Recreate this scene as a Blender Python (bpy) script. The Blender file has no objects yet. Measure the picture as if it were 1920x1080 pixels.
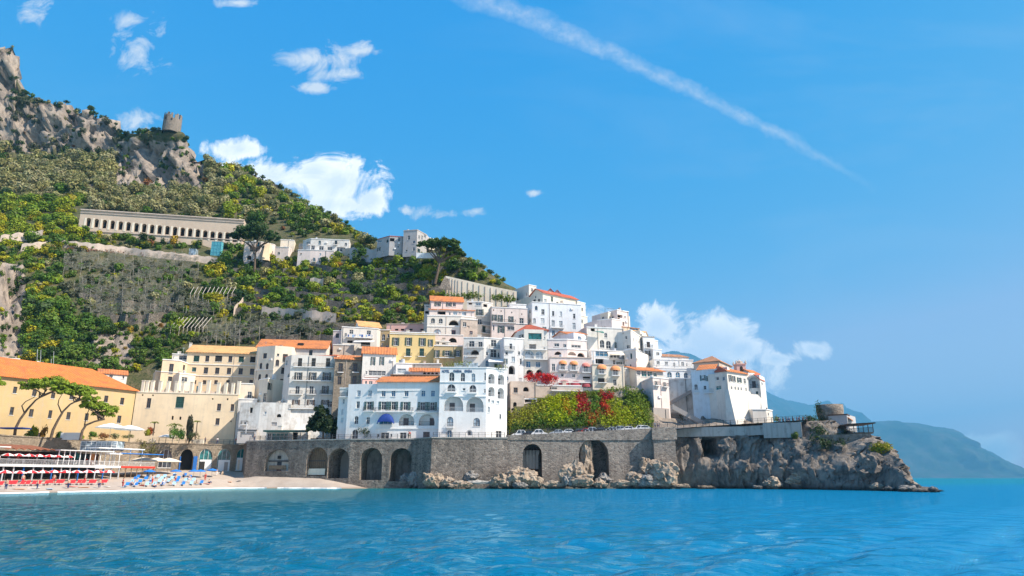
import bpy, math, random
import numpy as np
from mathutils import Vector, Matrix
random.seed(7); RNG = np.random.default_rng(7)
SC = bpy.context.scene
COL = SC.collection
# ------------------------------------------------------------------ camera, sky, sun, exposure
FPX = 1280.0                      # focal length in pixels of a 1920 px wide frame (24 mm)
EYE = 2.4                         # the camera stands on a pier 2.4 m above the sea
PITCH = math.atan(356.0 / FPX)
CP, SP = math.cos(PITCH), math.sin(PITCH)
cam_d = bpy.data.cameras.new('camera'); cam = bpy.data.objects.new('camera', cam_d); COL.objects.link(cam)
cam.location = (0, 0, EYE); cam.rotation_euler = (math.pi / 2 + PITCH, 0, 0)
cam_d.sensor_width = 36.0; cam_d.lens = 24.0; cam_d.clip_start = 0.5; cam_d.clip_end = 60000
SC.camera = cam
SUN_AZ = math.radians(111.0); SUN_EL = math.radians(46.0)
SUN_DIR = Vector((math.sin(SUN_AZ) * math.cos(SUN_EL), math.cos(SUN_AZ) * math.cos(SUN_EL), math.sin(SUN_EL)))
sl = bpy.data.lights.new('sun', 'SUN'); sl.energy = 5.0; sl.angle = math.radians(0.53); sl.color = (1.0, 0.92, 0.80)
so = bpy.data.objects.new('sun', sl); COL.objects.link(so); so.location = (300, -150, 400)
so.rotation_euler = (-SUN_DIR).to_track_quat('-Z', 'Y').to_euler()
SC.view_settings.view_transform = 'Standard'; SC.view_settings.look = 'None'
SC.view_settings.exposure = 0.68; SC.view_settings.gamma = 1.0; SC.view_settings.use_curve_mapping = False
SC.render.engine = 'CYCLES'
SC.cycles.use_denoising = True
SC.cycles.max_bounces = 6; SC.cycles.diffuse_bounces = 3; SC.cycles.glossy_bounces = 3
SC.cycles.transparent_max_bounces = 8; SC.cycles.volume_bounces = 0
SC.cycles.sample_clamp_indirect = 4.0

def ray(px, py):
    u = (px - 960.0) / FPX; v = (540.0 - py) / FPX
    return (u, CP - v * SP, SP + v * CP)
def P(px, py, d):                 # the point at forward distance d seen at a pixel of the 1920x1080 photograph
    r = ray(px, py); t = d / r[1]
    return Vector((r[0] * t, d, EYE + r[2] * t))
def Pz(px, d, z):                 # the point at distance d and height z in the column px
    k = (z - EYE) / d
    v = (k * CP - SP) / (CP + k * SP)
    return P(px, 540.0 - v * FPX, d)

class NT:
    """small node-tree writer"""
    def __init__(s, tree): s.t = tree; s.n = tree.nodes; s.l = tree.links
    def add(s, typ, **kw):
        nd = s.n.new(typ)
        for k, v in kw.items():
            if k == 'ins':
                for a, b in v.items():
                    if isinstance(b, bpy.types.NodeSocket): s.l.new(b, nd.inputs[a])
                    else: nd.inputs[a].default_value = b
            else: setattr(nd, k, v)
        return nd
    def math(s, op, a, b=None, c=None, clamp=False):
        nd = s.n.new('ShaderNodeMath'); nd.operation = op; nd.use_clamp = clamp
        for i, x in enumerate((a, b, c)):
            if x is None: continue
            if isinstance(x, bpy.types.NodeSocket): s.l.new(x, nd.inputs[i])
            else: nd.inputs[i].default_value = x
        return nd.outputs[0]
    def vmath(s, op, a, b=None, out=0):
        nd = s.n.new('ShaderNodeVectorMath'); nd.operation = op
        for i, x in enumerate((a, b)):
            if x is None: continue
            if isinstance(x, bpy.types.NodeSocket): s.l.new(x, nd.inputs[i])
            else: nd.inputs[i].default_value = x
        return nd.outputs[out]
    def mix(s, f, a, b, blend='MIX'):
        nd = s.n.new('ShaderNodeMix'); nd.data_type = 'RGBA'; nd.blend_type = blend
        for i, x in ((0, f), (6, a), (7, b)):
            if isinstance(x, bpy.types.NodeSocket): s.l.new(x, nd.inputs[i])
            elif i == 0: nd.inputs[0].default_value = x
            else: nd.inputs[i].default_value = (*x[:3], 1.0)
        return nd.outputs[2]
    def ramp(s, f, stops):
        nd = s.n.new('ShaderNodeValToRGB'); e = nd.color_ramp.elements
        while len(e) < len(stops): e.new(0.5)
        for i, (p, c) in enumerate(stops):
            e[i].position = p; e[i].color = (*c, 1.0) if isinstance(c, tuple) else (c, c, c, 1.0)
        s.l.new(f, nd.inputs[0]); return nd.outputs[0]
    def noise(s, vec, scale, detail=4.0, rough=0.55, dist=0.0, out=0):
        nd = s.n.new('ShaderNodeTexNoise')
        if vec is not None: s.l.new(vec, nd.inputs['Vector'])
        nd.inputs['Scale'].default_value = scale; nd.inputs['Detail'].default_value = detail
        nd.inputs['Roughness'].default_value = rough; nd.inputs['Distortion'].default_value = dist
        return nd.outputs[out]
    def mapr(s, x, a, b, c, d, clamp=True):
        nd = s.n.new('ShaderNodeMapRange'); nd.clamp = clamp
        s.l.new(x, nd.inputs[0])
        for i, v in enumerate((a, b, c, d)): nd.inputs[i + 1].default_value = v
        return nd.outputs[0]

# ---- world: physical sky, with the cumulus clouds, high veil and the contrail in the sky itself
W = bpy.data.worlds.new('World'); SC.world = W; W.use_nodes = True
w = NT(W.node_tree); w.n.clear()
sky = w.add('ShaderNodeTexSky', sky_type='NISHITA', sun_disc=False, sun_elevation=SUN_EL, sun_rotation=SUN_AZ,
            altitude=0.0, air_density=1.0, dust_density=0.4, ozone_density=3.2)
# colour grade of the whole sky: the photograph's deep cyan blue
grade = w.n.new('ShaderNodeVectorMath'); grade.operation = 'MULTIPLY_ADD'
w.l.new(sky.outputs[0], grade.inputs[0]); grade.inputs[1].default_value = (1.0, 0.82, 0.16); grade.inputs[2].default_value = (0.0, 1.15, 5.5)
sraw = w.add('ShaderNodeSeparateXYZ', ins={0: sky.outputs[0]}); sgr = w.add('ShaderNodeSeparateXYZ', ins={0: grade.outputs[0]})
skycol = w.add('ShaderNodeCombineXYZ', ins={0: w.math('MINIMUM', w.math('MULTIPLY', w.math('POWER', sraw.outputs[0], 3.0), 0.24), w.math('SUBTRACT', w.math('MULTIPLY', sraw.outputs[0], 1.7), 1.0)), 1: sgr.outputs[1], 2: sgr.outputs[2]}).outputs[0]; skycol = w.vmath('MAXIMUM', skycol, (0.02, 0.02, 0.02))
tc = w.add('ShaderNodeTexCoord')
sep = w.add('ShaderNodeSeparateXYZ', ins={0: tc.outputs['Generated']})
dx, dy, dz = sep.outputs
dyc = w.math('MAXIMUM', dy, 0.05)
cs = w.math('DIVIDE', dx, dyc); ct = w.math('DIVIDE', dz, dyc)
comb = w.add('ShaderNodeCombineXYZ', ins={0: cs, 1: ct, 2: 0.0})
uv = comb.outputs[0]
front = w.math('GREATER_THAN', dy, 0.06)
def stv(px, py):
    r = ray(px, py); return (r[0] / r[1], r[2] / r[1])
def blob(px, py, rx, ry):
    a = stv(px, py); sc = 0.00074
    d1 = w.vmath('SUBTRACT', uv, (a[0], a[1], 0.0))
    d2 = w.vmath('MULTIPLY', d1, (1.0 / (rx * sc), 1.0 / (ry * sc), 0.0))
    return w.math('SUBTRACT', 1.0, w.vmath('LENGTH', d2, out=1))
def union(lst):
    o = lst[0]
    for x in lst[1:]: o = w.math('MAXIMUM', o, x)
    return o
def puff(field, vec_off, amp, scale):
    v = w.vmath('ADD', uv, vec_off)
    n = w.noise(v, scale, 9.0, 0.66, 0.5)
    return w.math('ADD', field, w.math('MULTIPLY', w.math('SUBTRACT', n, 0.52), amp))
cum = union([blob(1235, 610, 75, 48), blob(1330, 640, 110, 55), blob(1400, 655, 75, 38), blob(1290, 665, 150, 42), blob(1140, 610, 60, 40),
             blob(1525, 655, 55, 26), blob(1455, 672, 60, 18), blob(1250, 700, 260, 60), blob(1840, 850, 140, 40),
             blob(640, 345, 95, 70), blob(590, 320, 60, 40), blob(450, 280, 75, 34), blob(500, 330, 120, 60), blob(690, 375, 55, 42), blob(640, 385, 110, 40)])
wsp = union([blob(265, 85, 60, 60), blob(250, 40, 55, 30), blob(600, 110, 100, 38), blob(640, 140, 70, 22), blob(590, 165, 50, 14), blob(690, 95, 80, 20),
             blob(50, 20, 50, 45), blob(820, 402, 50, 16), blob(890, 396, 26, 14), blob(1000, 362, 22, 8), blob(450, 5, 60, 14), blob(255, 225, 60, 30),
             blob(760, 395, 20, 10)])
dens_c = w.ramp(puff(cum, (3.1, 1.7, 0), 3.1, 13.0), [(0.0, 0.0), (0.42, 1.0)])
dens_cl = w.ramp(puff(cum, (3.1 + 0.03, 1.7 + 0.035, 0), 2.6, 13.0), [(0.0, 0.0), (0.9, 1.0)])
dens_w = w.ramp(puff(wsp, (7.3, 2.2, 0), 4.6, 17.0), [(0.0, 0.0), (1.3, 0.85)])
# contrail: a broadening band along one straight line of the sky
a0 = stv(880, -12); a1 = stv(1610, 335)
ex = (a1[0] - a0[0], a1[1] - a0[1]); el = math.hypot(*ex); ex = (ex[0] / el, ex[1] / el); en = (-ex[1], ex[0])
dl = w.vmath('SUBTRACT', uv, (a0[0], a0[1], 0))
along = w.math('DIVIDE', w.vmath('DOT_PRODUCT', dl, (ex[0], ex[1], 0), out=1), el)
off = w.vmath('DOT_PRODUCT', dl, (en[0], en[1], 0), out=1)
bend = w.math('MULTIPLY', w.math('SINE', w.math('MULTIPLY', along, 3.1)), 0.016)
off = w.math('SUBTRACT', off, bend)
nwarp = w.noise(uv, 16.0, 5.0, 0.6)
off = w.math('ADD', off, w.math('MULTIPLY', w.math('SUBTRACT', nwarp, 0.5), 0.05))
wid = w.mapr(along, 0.0, 1.0, 0.028, 0.011)
tr = w.math('SUBTRACT', 1.0, w.math('DIVIDE', w.math('ABSOLUTE', off), wid), clamp=True)
tr = w.math('MULTIPLY', tr, w.mapr(along, 0.78, 1.05, 1.0, 0.0))
tr = w.math('MULTIPLY', w.math('POWER', tr, 0.8), w.mapr(w.noise(uv, 34.0, 8.0, 0.7), 0.3, 0.75, 0.06, 0.60))
# high thin veil
strv = w.vmath('MULTIPLY', w.vmath('ADD', uv, (0.0, 0.0, 0.0)), (0.9, 3.2, 1.0))
rot = w.add('ShaderNodeVectorRotate', rotation_type='Z_AXIS', ins={'Vector': strv, 'Angle': 0.55})
veil = w.mapr(w.noise(rot.outputs[0], 1.6, 7.0, 0.62, 0.4), 0.5, 0.8, 0.0, 0.14)
veil = w.math('MULTIPLY', veil, w.mapr(cs, -0.2, 0.5, 0.25, 1.0))
cl_lit = w.mix(dens_cl, (1.0, 0.99, 0.97), (0.66, 0.73, 0.84))  # cloud self-shading put into the colour: bluish grey where thicker towards the sun
CLOUD_V = 10.5
clcol = w.vmath('MULTIPLY', cl_lit, (CLOUD_V, CLOUD_V, CLOUD_V))
wc = (6.4, 6.8, 7.2)
den_thin = w.math('MULTIPLY', w.math('MAXIMUM', w.math('MAXIMUM', dens_w, tr), veil), front)
c1 = w.mix(den_thin, skycol, wc)
c2 = w.mix(w.math('MULTIPLY', dens_c, front), c1, clcol)
bg = w.add('ShaderNodeBackground', ins={'Color': c2, 'Strength': 0.088})
wo = w.add('ShaderNodeOutputWorld', ins={0: bg.outputs[0]})

# ------------------------------------------------------------------ helpers
def hash3(ix, iy, iz, s=0):
    h = (ix * 374761393 + iy * 668265263 + iz * 2147483647 + s * 1274126177) & 0xffffffff
    h = ((h ^ (h >> 13)) * 1274126177) & 0xffffffff
    h = (h ^ (h >> 16)) & 0xffffffff
    return h / 4294967295.0
def vnoise(p, s=0):
    p = np.asarray(p, float); i = np.floor(p).astype(np.int64); f = p - i; f = f * f * (3 - 2 * f)
    r = 0
    for a in (0, 1):
        for b in (0, 1):
            for c in (0, 1):
                wgt = (f[..., 0] if a else 1 - f[..., 0]) * (f[..., 1] if b else 1 - f[..., 1]) * (f[..., 2] if c else 1 - f[..., 2])
                r = r + wgt * hash3(i[..., 0] + a, i[..., 1] + b, i[..., 2] + c, s)
    return r
def fbm(p, octs=5, gain=0.5, s=0):
    p = np.asarray(p, float); a = 1.0; r = 0; t = 0
    for o in range(octs):
        r = r + a * vnoise(p * (2.03 ** o) + o * 17.3, s + o); t += a; a *= gain
    return r / t - 0.5
def cells(p, s=0):                # faceted rock: distance to the nearest jittered cell point, and the cell's own value
    p = np.asarray(p, float); i = np.floor(p).astype(np.int64)
    best = np.full(p.shape[:-1], 9.0); val = np.zeros(p.shape[:-1])
    for a in (-1, 0, 1):
        for b in (-1, 0, 1):
            for c in (-1, 0, 1):
                q = i + np.array([a, b, c])
                j = np.stack([hash3(q[..., 0], q[..., 1], q[..., 2], s + k) for k in range(3)], -1)
                d = np.linalg.norm(q + j - p, axis=-1)
                m = d < best; best = np.where(m, d, best)
                val = np.where(m, hash3(q[..., 0], q[..., 1], q[..., 2], s + 7), val)
    return best, val
def facets(p, s=0):               # angular rock: each cell is a tilted plane of its own
    p = np.asarray(p, float); i = np.floor(p).astype(np.int64); best = np.full(p.shape[:-1], 9.0); out = np.zeros(p.shape[:-1])
    for a in (-1, 0, 1):
        for b in (-1, 0, 1):
            for c in (-1, 0, 1):
                q = i + np.array([a, b, c]); h = [hash3(q[..., 0], q[..., 1], q[..., 2], s + k) for k in range(7)]
                dv = p - q - np.stack(h[:3], -1); d = np.linalg.norm(dv, axis=-1)
                f = (dv * (np.stack(h[3:6], -1) - 0.5)).sum(-1) * 1.8 + (h[6] - 0.5) * 0.8
                m = d < best; best = np.where(m, d, best); out = np.where(m, f, out)
    return out

class MB:
    """collects shapes; build() links them as ONE mesh object"""
    def __init__(s): s.v = []; s.f = []; s.m = []; s.cur = 0
    def quad(s, *pts):
        b = len(s.v); s.v += [tuple(p) for p in pts]; s.f.append(tuple(range(b, b + len(pts)))); s.m.append(s.cur)
    def box(s, c0, c1):
        x0, y0, z0 = c0; x1, y1, z1 = c1; b = len(s.v)
        s.v += [(x0, y0, z0), (x1, y0, z0), (x1, y1, z0), (x0, y1, z0), (x0, y0, z1), (x1, y0, z1), (x1, y1, z1), (x0, y1, z1)]
        for q in ((0, 3, 2, 1), (4, 5, 6, 7), (0, 1, 5, 4), (1, 2, 6, 5), (2, 3, 7, 6), (3, 0, 4, 7)):
            s.f.append(tuple(b + k for k in q)); s.m.append(s.cur)
        return s
    def prism(s, poly, z0, z1):   # poly: list of (x, y), counter-clockwise
        b = len(s.v); n = len(poly)
        s.v += [(x, y, z0) for x, y in poly] + [(x, y, z1) for x, y in poly]
        s.f.append(tuple(b + k for k in reversed(range(n)))); s.m.append(s.cur)
        s.f.append(tuple(b + n + k for k in range(n))); s.m.append(s.cur)
        for k in range(n):
            j = (k + 1) % n; s.f.append((b + k, b + j, b + n + j, b + n + k)); s.m.append(s.cur)
        return s
    def bar(s, p, q, r, n=5, r2=None):
        p = Vector(p); q = Vector(q); r2 = r if r2 is None else r2
        d = (q - p)
        if d.length < 1e-6: return s
        d.normalize(); a = d.orthogonal().normalized(); bb = d.cross(a); b = len(s.v)
        for k in range(n):
            t = 2 * math.pi * k / n; o = a * math.cos(t) + bb * math.sin(t)
            s.v += [tuple(p + o * r), tuple(q + o * r2)]
        for k in range(n):
            j = (k + 1) % n; s.f.append((b + 2 * k, b + 2 * j, b + 2 * j + 1, b + 2 * k + 1)); s.m.append(s.cur)
        s.f.append(tuple(b + 2 * k for k in reversed(range(n)))); s.m.append(s.cur)
        s.f.append(tuple(b + 2 * k + 1 for k in range(n))); s.m.append(s.cur)
        return s
    def tube(s, pts, rad, n=7):
        pts = [Vector(p) for p in pts]; b = len(s.v); m = len(pts); a = None
        for i, p in enumerate(pts):
            d = (pts[min(i + 1, m - 1)] - pts[max(i - 1, 0)]).normalized()
            if a is None: a = d.orthogonal().normalized()
            a = (a - d * a.dot(d)).normalized(); c = d.cross(a)
            for k in range(n):
                t = 2 * math.pi * k / n
                s.v.append(tuple(p + (a * math.cos(t) + c * math.sin(t)) * rad[i]))
        for i in range(m - 1):
            for k in range(n):
                j = (k + 1) % n
                s.f.append((b + i * n + k, b + i * n + j, b + (i + 1) * n + j, b + (i + 1) * n + k)); s.m.append(s.cur)
        s.f.append(tuple(b + (m - 1) * n + k for k in range(n))); s.m.append(s.cur)
        return s
    def lathe(s, prof, n=20, c=(0, 0, 0), a0=0.0, a1=2 * math.pi, cols=None):
        full = abs(a1 - a0 - 2 * math.pi) < 1e-6; k = n if full else n + 1; b = len(s.v)
        for r, z in prof:
            for i in range(k):
                t = a0 + (a1 - a0) * i / n; s.v.append((c[0] + r * math.cos(t), c[1] + r * math.sin(t), c[2] + z))
        for j in range(len(prof) - 1):
            for i in range(n):
                i2 = (i + 1) % k
                s.f.append((b + j * k + i, b + j * k + i2, b + (j + 1) * k + i2, b + (j + 1) * k + i))
                s.m.append(s.cur if cols is None else cols(i))
        return s
    def mesh(s, name, mats):
        me = bpy.data.meshes.new(name); me.from_pydata(s.v, [], s.f)
        for m in (mats if isinstance(mats, (list, tuple)) else [mats]): me.materials.append(m)
        if any(s.m): me.polygons.foreach_set('material_index', s.m)
        me.update(); return me
    def build(s, name, mats, parent=None, smooth=False):
        me = s.mesh(name, mats)
        if smooth: me.shade_smooth()
        return link(name, me, parent)
def link(name, me, parent=None, loc=None, rz=None):
    o = bpy.data.objects.new(name, me); COL.objects.link(o)
    if parent is not None: o.parent = parent
    if loc is not None: o.location = loc
    if rz is not None: o.rotation_euler = (0, 0, rz)
    return o
def tag(o, label, cat, group=None):
    o['label'] = label; o['category'] = cat
    if group: o['group'] = group
    return o
def empty(name, label=None, cat=None, loc=(0, 0, 0), rz=0.0, group=None):
    o = link(name, None, None, loc, rz); o.empty_display_size = 0.5
    if label: tag(o, label, cat, group)
    return o
def np_mesh(name, V, Fq, mat, smooth=False, attrs=None):
    me = bpy.data.meshes.new(name); V = np.asarray(V, np.float32); Fq = np.asarray(Fq, np.int32)
    k = Fq.shape[1]
    me.vertices.add(len(V)); me.vertices.foreach_set('co', V.ravel())
    me.loops.add(Fq.size); me.loops.foreach_set('vertex_index', Fq.ravel())
    me.polygons.add(len(Fq)); me.polygons.foreach_set('loop_start', np.arange(0, Fq.size, k, dtype=np.int32))
    me.polygons.foreach_set('loop_total', np.full(len(Fq), k, np.int32))
    me.materials.append(mat)
    for nm, (typ, arr) in (attrs or {}).items():
        at = me.attributes.new(nm, typ, 'POINT')
        at.data.foreach_set('color' if typ == 'FLOAT_COLOR' else 'value', np.asarray(arr, np.float32).ravel())
    me.update(calc_edges=True); me.validate()
    if smooth: me.shade_smooth()
    return me
def grid_faces(nr, nc):
    i = np.arange(nr - 1)[:, None] * nc + np.arange(nc - 1)[None, :]
    return np.stack([i, i + 1, i + nc + 1, i + nc], -1).reshape(-1, 4)
# ------------------------------------------------------------------ materials
MATS = {}
def newmat(name):
    m = bpy.data.materials.new(name); m.use_nodes = True; t = NT(m.node_tree); t.n.clear()
    b = t.add('ShaderNodeBsdfPrincipled'); o = t.add('ShaderNodeOutputMaterial', ins={0: b.outputs[0]})
    MATS[name] = m; t.b = b; t.o = o; return m, t
def setb(t, col=None, rough=None, spec=None, bump=None, bstr=0.3, bdist=0.05, metal=None):
    for k, v in (('Base Color', col), ('Roughness', rough), ('Specular IOR Level', spec), ('Metallic', metal)):
        if v is None: continue
        if isinstance(v, bpy.types.NodeSocket): t.l.new(v, t.b.inputs[k])
        else: t.b.inputs[k].default_value = (*v, 1.0) if isinstance(v, tuple) else v
    if bump is not None:
        bp = t.add('ShaderNodeBump', ins={'Strength': bstr, 'Distance': bdist, 'Height': bump}); t.l.new(bp.outputs[0], t.b.inputs['Normal'])
def geo(t): return t.add('ShaderNodeNewGeometry').outputs['Position']
def objc(t): return t.add('ShaderNodeTexCoord').outputs['Object']
def stretch(t, v, s): return t.vmath('MULTIPLY', v, s)

def plain(name, col, rough=0.6, var=0.12, spec=0.3, metal=0.0):
    m, t = newmat(name); n = t.noise(geo(t), 2.3, 4)
    c = t.mix(t.mapr(n, 0.3, 0.7, 0, 1), tuple(x * (1 - var) for x in col), tuple(min(1, x * (1 + var)) for x in col))
    setb(t, c, rough, spec, metal=metal); return m
def stucco(name, col, stain=0.5, stone=0.0, patch=(0.42, 0.36, 0.30)):
    m, t = newmat(name); p = geo(t)
    big = t.noise(p, 0.16, 5, 0.6); mid = t.noise(p, 0.7, 6, 0.62)
    streak = t.noise(stretch(t, p, (1.6, 1.6, 0.10)), 1.0, 6, 0.65)
    fine = t.noise(p, 9.0, 4, 0.6)
    c = t.mix(t.mapr(big, 0.35, 0.65, 0, 1), tuple(x * 0.9 for x in col), tuple(min(0.86, x * 1.05) for x in col))
    c = t.mix(t.math('MULTIPLY', t.mapr(streak, 0.47, 0.75, 0, 1), stain * 0.7), c, patch)
    c = t.mix(t.math('MULTIPLY', t.mapr(mid, 0.54, 0.72, 0, 1), stain * 0.7), c, patch)
    if stone > 0:
        vo = t.add('ShaderNodeTexVoronoi', ins={'Vector': p, 'Scale': 2.2})
        c = t.mix(t.math('MULTIPLY', t.mapr(mid, 0.45, 0.6, 0, 1), stone), c, t.mix(vo.outputs['Color'], (0.2, 0.17, 0.14), (0.4, 0.34, 0.27)))
    setb(t, c, 0.9, 0.15, t.math('ADD', mid, t.math('MULTIPLY', fine, 0.4)), 0.35, 0.05)
    return m
def masonry(name, c0, c1, mort, scale=1.5, stain=(0.06, 0.055, 0.05), st=0.6, dist=0.12):
    m, t = newmat(name); p = geo(t)
    q = t.vmath('ADD', stretch(t, p, (1.0, 1.0, 1.55)), t.vmath('MULTIPLY', t.noise(p, 1.3, 3, out=1), (0.35, 0.35, 0.35)))
    v1 = t.add('ShaderNodeTexVoronoi', ins={'Vector': q, 'Scale': scale})
    v2 = t.add('ShaderNodeTexVoronoi', feature='DISTANCE_TO_EDGE', ins={'Vector': q, 'Scale': scale})
    sp = t.add('ShaderNodeSeparateColor', ins={0: v1.outputs['Color']})
    edge = t.mapr(v2.outputs['Distance'], 0.02, 0.09, 0, 1)
    c = t.mix(sp.outputs[0], c0, c1); c = t.mix(edge, mort, c)
    streak = t.noise(stretch(t, p, (0.8, 0.8, 0.09)), 0.8, 6, 0.65); big = t.noise(p, 0.11, 5, 0.6)
    c = t.mix(t.math('MULTIPLY', t.mapr(streak, 0.45, 0.72, 0, 1), st), c, stain)
    c = t.mix(t.math('MULTIPLY', t.mapr(big, 0.45, 0.65, 0, 1), 0.5), c, t.mix(0.5, c, c1))
    c = t.mix(t.math('MULTIPLY', t.mapr(big, 0.62, 0.38, 0, 1), st * 0.7), c, stain)
    h = t.math('ADD', edge, t.math('MULTIPLY', sp.outputs[1], 0.6))
    setb(t, c, 0.92, 0.12, t.math('ADD', h, t.math('MULTIPLY', t.noise(p, 7, 4), 0.5)), 0.9, dist); return m
def tiles(name, c0, c1, dark):
    m, t = newmat(name); p = objc(t); sx = t.add('ShaderNodeSeparateXYZ', ins={0: p})
    wx = t.math('SINE', t.math('MULTIPLY', sx.outputs[0], 2 * math.pi / 0.42)); wy = t.math('FRACT', t.math('MULTIPLY', sx.outputs[1], 1 / 0.4))
    n = t.noise(p, 0.5, 6, 0.65); n2 = t.noise(p, 3.5, 3, 0.7)
    c = t.mix(t.mapr(n2, 0.3, 0.7, 0, 1), c0, c1); c = t.mix(t.math('MULTIPLY', t.mapr(n, 0.44, 0.70, 0, 1), 0.8), c, dark)
    c = t.mix(t.mapr(wx, -1.0, -0.4, 0.30, 0), c, tuple(x * 0.45 for x in c0))
    setb(t, c, 0.85, 0.15, t.math('ADD', wx, t.math('MULTIPLY', wy, 0.5)), 0.9, 0.06); return m
stucco('white', (0.74, 0.725, 0.70), 0.5); stucco('white_clean', (0.79, 0.765, 0.73), 0.34); stucco('arcade', (0.55, 0.43, 0.325), 0.5); stucco('white_warm', (0.73, 0.685, 0.62), 0.55); stucco('white_grey', (0.66, 0.65, 0.635), 0.65); stucco('offwhite', (0.70, 0.645, 0.57), 0.6)
stucco('oldwhite', (0.70, 0.67, 0.62), 0.85, 0.25); stucco('cream', (0.74, 0.58, 0.39), 0.42); stucco('pale_cream', (0.76, 0.66, 0.52), 0.42)
stucco('ochre', (0.53, 0.38, 0.19), 0.45); stucco('yellow', (0.74, 0.55, 0.25), 0.3); stucco('pink', (0.76, 0.45, 0.38), 0.35); stucco('palepink', (0.74, 0.62, 0.56), 0.55)
stucco('rosestone', (0.56, 0.45, 0.37), 0.6, 0.35); stucco('greystucco', (0.42, 0.40, 0.39), 0.7, 0.2); stucco('bluewhite', (0.69, 0.71, 0.73), 0.45)
stucco('concrete', (0.40, 0.37, 0.33), 0.8, 0, (0.14, 0.125, 0.11)); stucco('trimwhite', (0.8, 0.78, 0.75), 0.25); stucco('greytrim', (0.36, 0.32, 0.29), 0.5)
masonry('seawall', (0.38, 0.315, 0.26), (0.16, 0.13, 0.108), (0.46, 0.39, 0.325), 1.5, (0.055, 0.05, 0.046), 0.62)
masonry('seawall_light', (0.47, 0.39, 0.315), (0.21, 0.17, 0.14), (0.54, 0.455, 0.375), 1.8, (0.07, 0.06, 0.055), 0.42)
masonry('terrace_stone', (0.46, 0.37, 0.27), (0.27, 0.21, 0.15), (0.46, 0.38, 0.29), 2.2, (0.12, 0.10, 0.08), 0.35)
masonry('drystone', (0.33, 0.28, 0.23), (0.17, 0.145, 0.12), (0.10, 0.085, 0.07), 1.8, (0.06, 0.055, 0.045), 0.5)
masonry('housestone', (0.42, 0.345, 0.26), (0.25, 0.20, 0.15), (0.40, 0.34, 0.27), 2.4, (0.12, 0.10, 0.08), 0.4)
masonry('towerstone', (0.38, 0.31, 0.25), (0.22, 0.18, 0.145), (0.34, 0.28, 0.23), 1.6, (0.09, 0.08, 0.065), 0.45)
tiles('tile', (0.56, 0.17, 0.055), (0.68, 0.27, 0.10), (0.30, 0.13, 0.08)); tiles('tile_pale', (0.72, 0.37, 0.14), (0.76, 0.45, 0.2), (0.5, 0.26, 0.12))
tiles('tile_red', (0.50, 0.105, 0.06), (0.56, 0.16, 0.09), (0.24, 0.09, 0.07)); tiles('tile_bright', (0.60, 0.155, 0.035), (0.72, 0.25, 0.075), (0.40, 0.13, 0.06)); tiles('tile_brown', (0.42, 0.19, 0.1), (0.5, 0.27, 0.16), (0.2, 0.12, 0.08))
def glassy(name, col, rough=0.1):
    m, t = newmat(name); n = t.noise(geo(t), 1.1, 2)
    setb(t, t.mix(t.mapr(n, 0.35, 0.65, 0, 1), tuple(x * 0.5 for x in col), tuple(x * 1.5 for x in col)), rough, 0.5); return m
glassy('glass', (0.035, 0.045, 0.055)); glassy('glass_teal', (0.02, 0.14, 0.14), 0.15); glassy('glass_pale', (0.30, 0.36, 0.40), 0.2); glassy('glass_blue', (0.05, 0.16, 0.26), 0.12)
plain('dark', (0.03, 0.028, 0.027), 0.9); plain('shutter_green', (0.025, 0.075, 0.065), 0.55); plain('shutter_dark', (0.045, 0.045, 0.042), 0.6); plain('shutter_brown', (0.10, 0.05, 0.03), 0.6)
plain('shutter_red', (0.22, 0.035, 0.025), 0.6); plain('frame_white', (0.7, 0.69, 0.66), 0.5); plain('frame_brown', (0.13, 0.08, 0.05), 0.6); plain('iron', (0.06, 0.06, 0.062), 0.5); plain('rail_white', (0.62, 0.62, 0.62), 0.5)
plain('blind', (0.50, 0.55, 0.58), 0.6); plain('white_paint', (0.78, 0.77, 0.75), 0.5, 0.05); plain('navy', (0.012, 0.04, 0.20), 0.75, 0.2); plain('red_cloth', (0.62, 0.03, 0.035), 0.8, 0.12)
plain('white_cloth', (0.80, 0.77, 0.74), 0.85, 0.05); plain('pink_cloth', (0.72, 0.24, 0.19), 0.85); plain('rose_cloth', (0.42, 0.09, 0.10), 0.85); plain('orange_cloth', (0.78, 0.30, 0.12), 0.85); plain('cream_cloth', (0.80, 0.66, 0.50), 0.85, 0.06)
plain('blue_cloth', (0.02, 0.17, 0.52), 0.8, 0.2); plain('paleblue_cloth', (0.30, 0.50, 0.72), 0.8, 0.2); plain('brown_awning', (0.25, 0.09, 0.045), 0.8, 0.3); plain('blue_paint', (0.02, 0.12, 0.38), 0.5); plain('red_paint', (0.55, 0.04, 0.02), 0.5)
plain('wood', (0.24, 0.16, 0.10), 0.8, 0.3); plain('pole', (0.36, 0.32, 0.27), 0.7); plain('grey_metal', (0.45, 0.46, 0.48), 0.4); plain('rubber', (0.02, 0.02, 0.02), 0.8); plain('letter_blue', (0.02, 0.035, 0.12), 0.6); plain('solar', (0.02, 0.05, 0.12), 0.25)
plain('green_net', (0.02, 0.16, 0.12), 0.8, 0.3); plain('teal_tarp', (0.10, 0.36, 0.42), 0.7, 0.3); plain('laundry_blue', (0.03, 0.10, 0.35), 0.9, 0.3); plain('car_white', (0.78, 0.78, 0.78), 0.25, 0.02, 0.5); plain('car_silver', (0.38, 0.42, 0.46), 0.25, 0.02, 0.5)
plain('car_black', (0.03, 0.03, 0.035), 0.2, 0.02, 0.5); plain('car_red', (0.4, 0.03, 0.02), 0.25, 0.02, 0.5); plain('asphalt', (0.06, 0.058, 0.056), 0.9, 0.25); plain('paving', (0.36, 0.31, 0.27), 0.9, 0.2)
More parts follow.
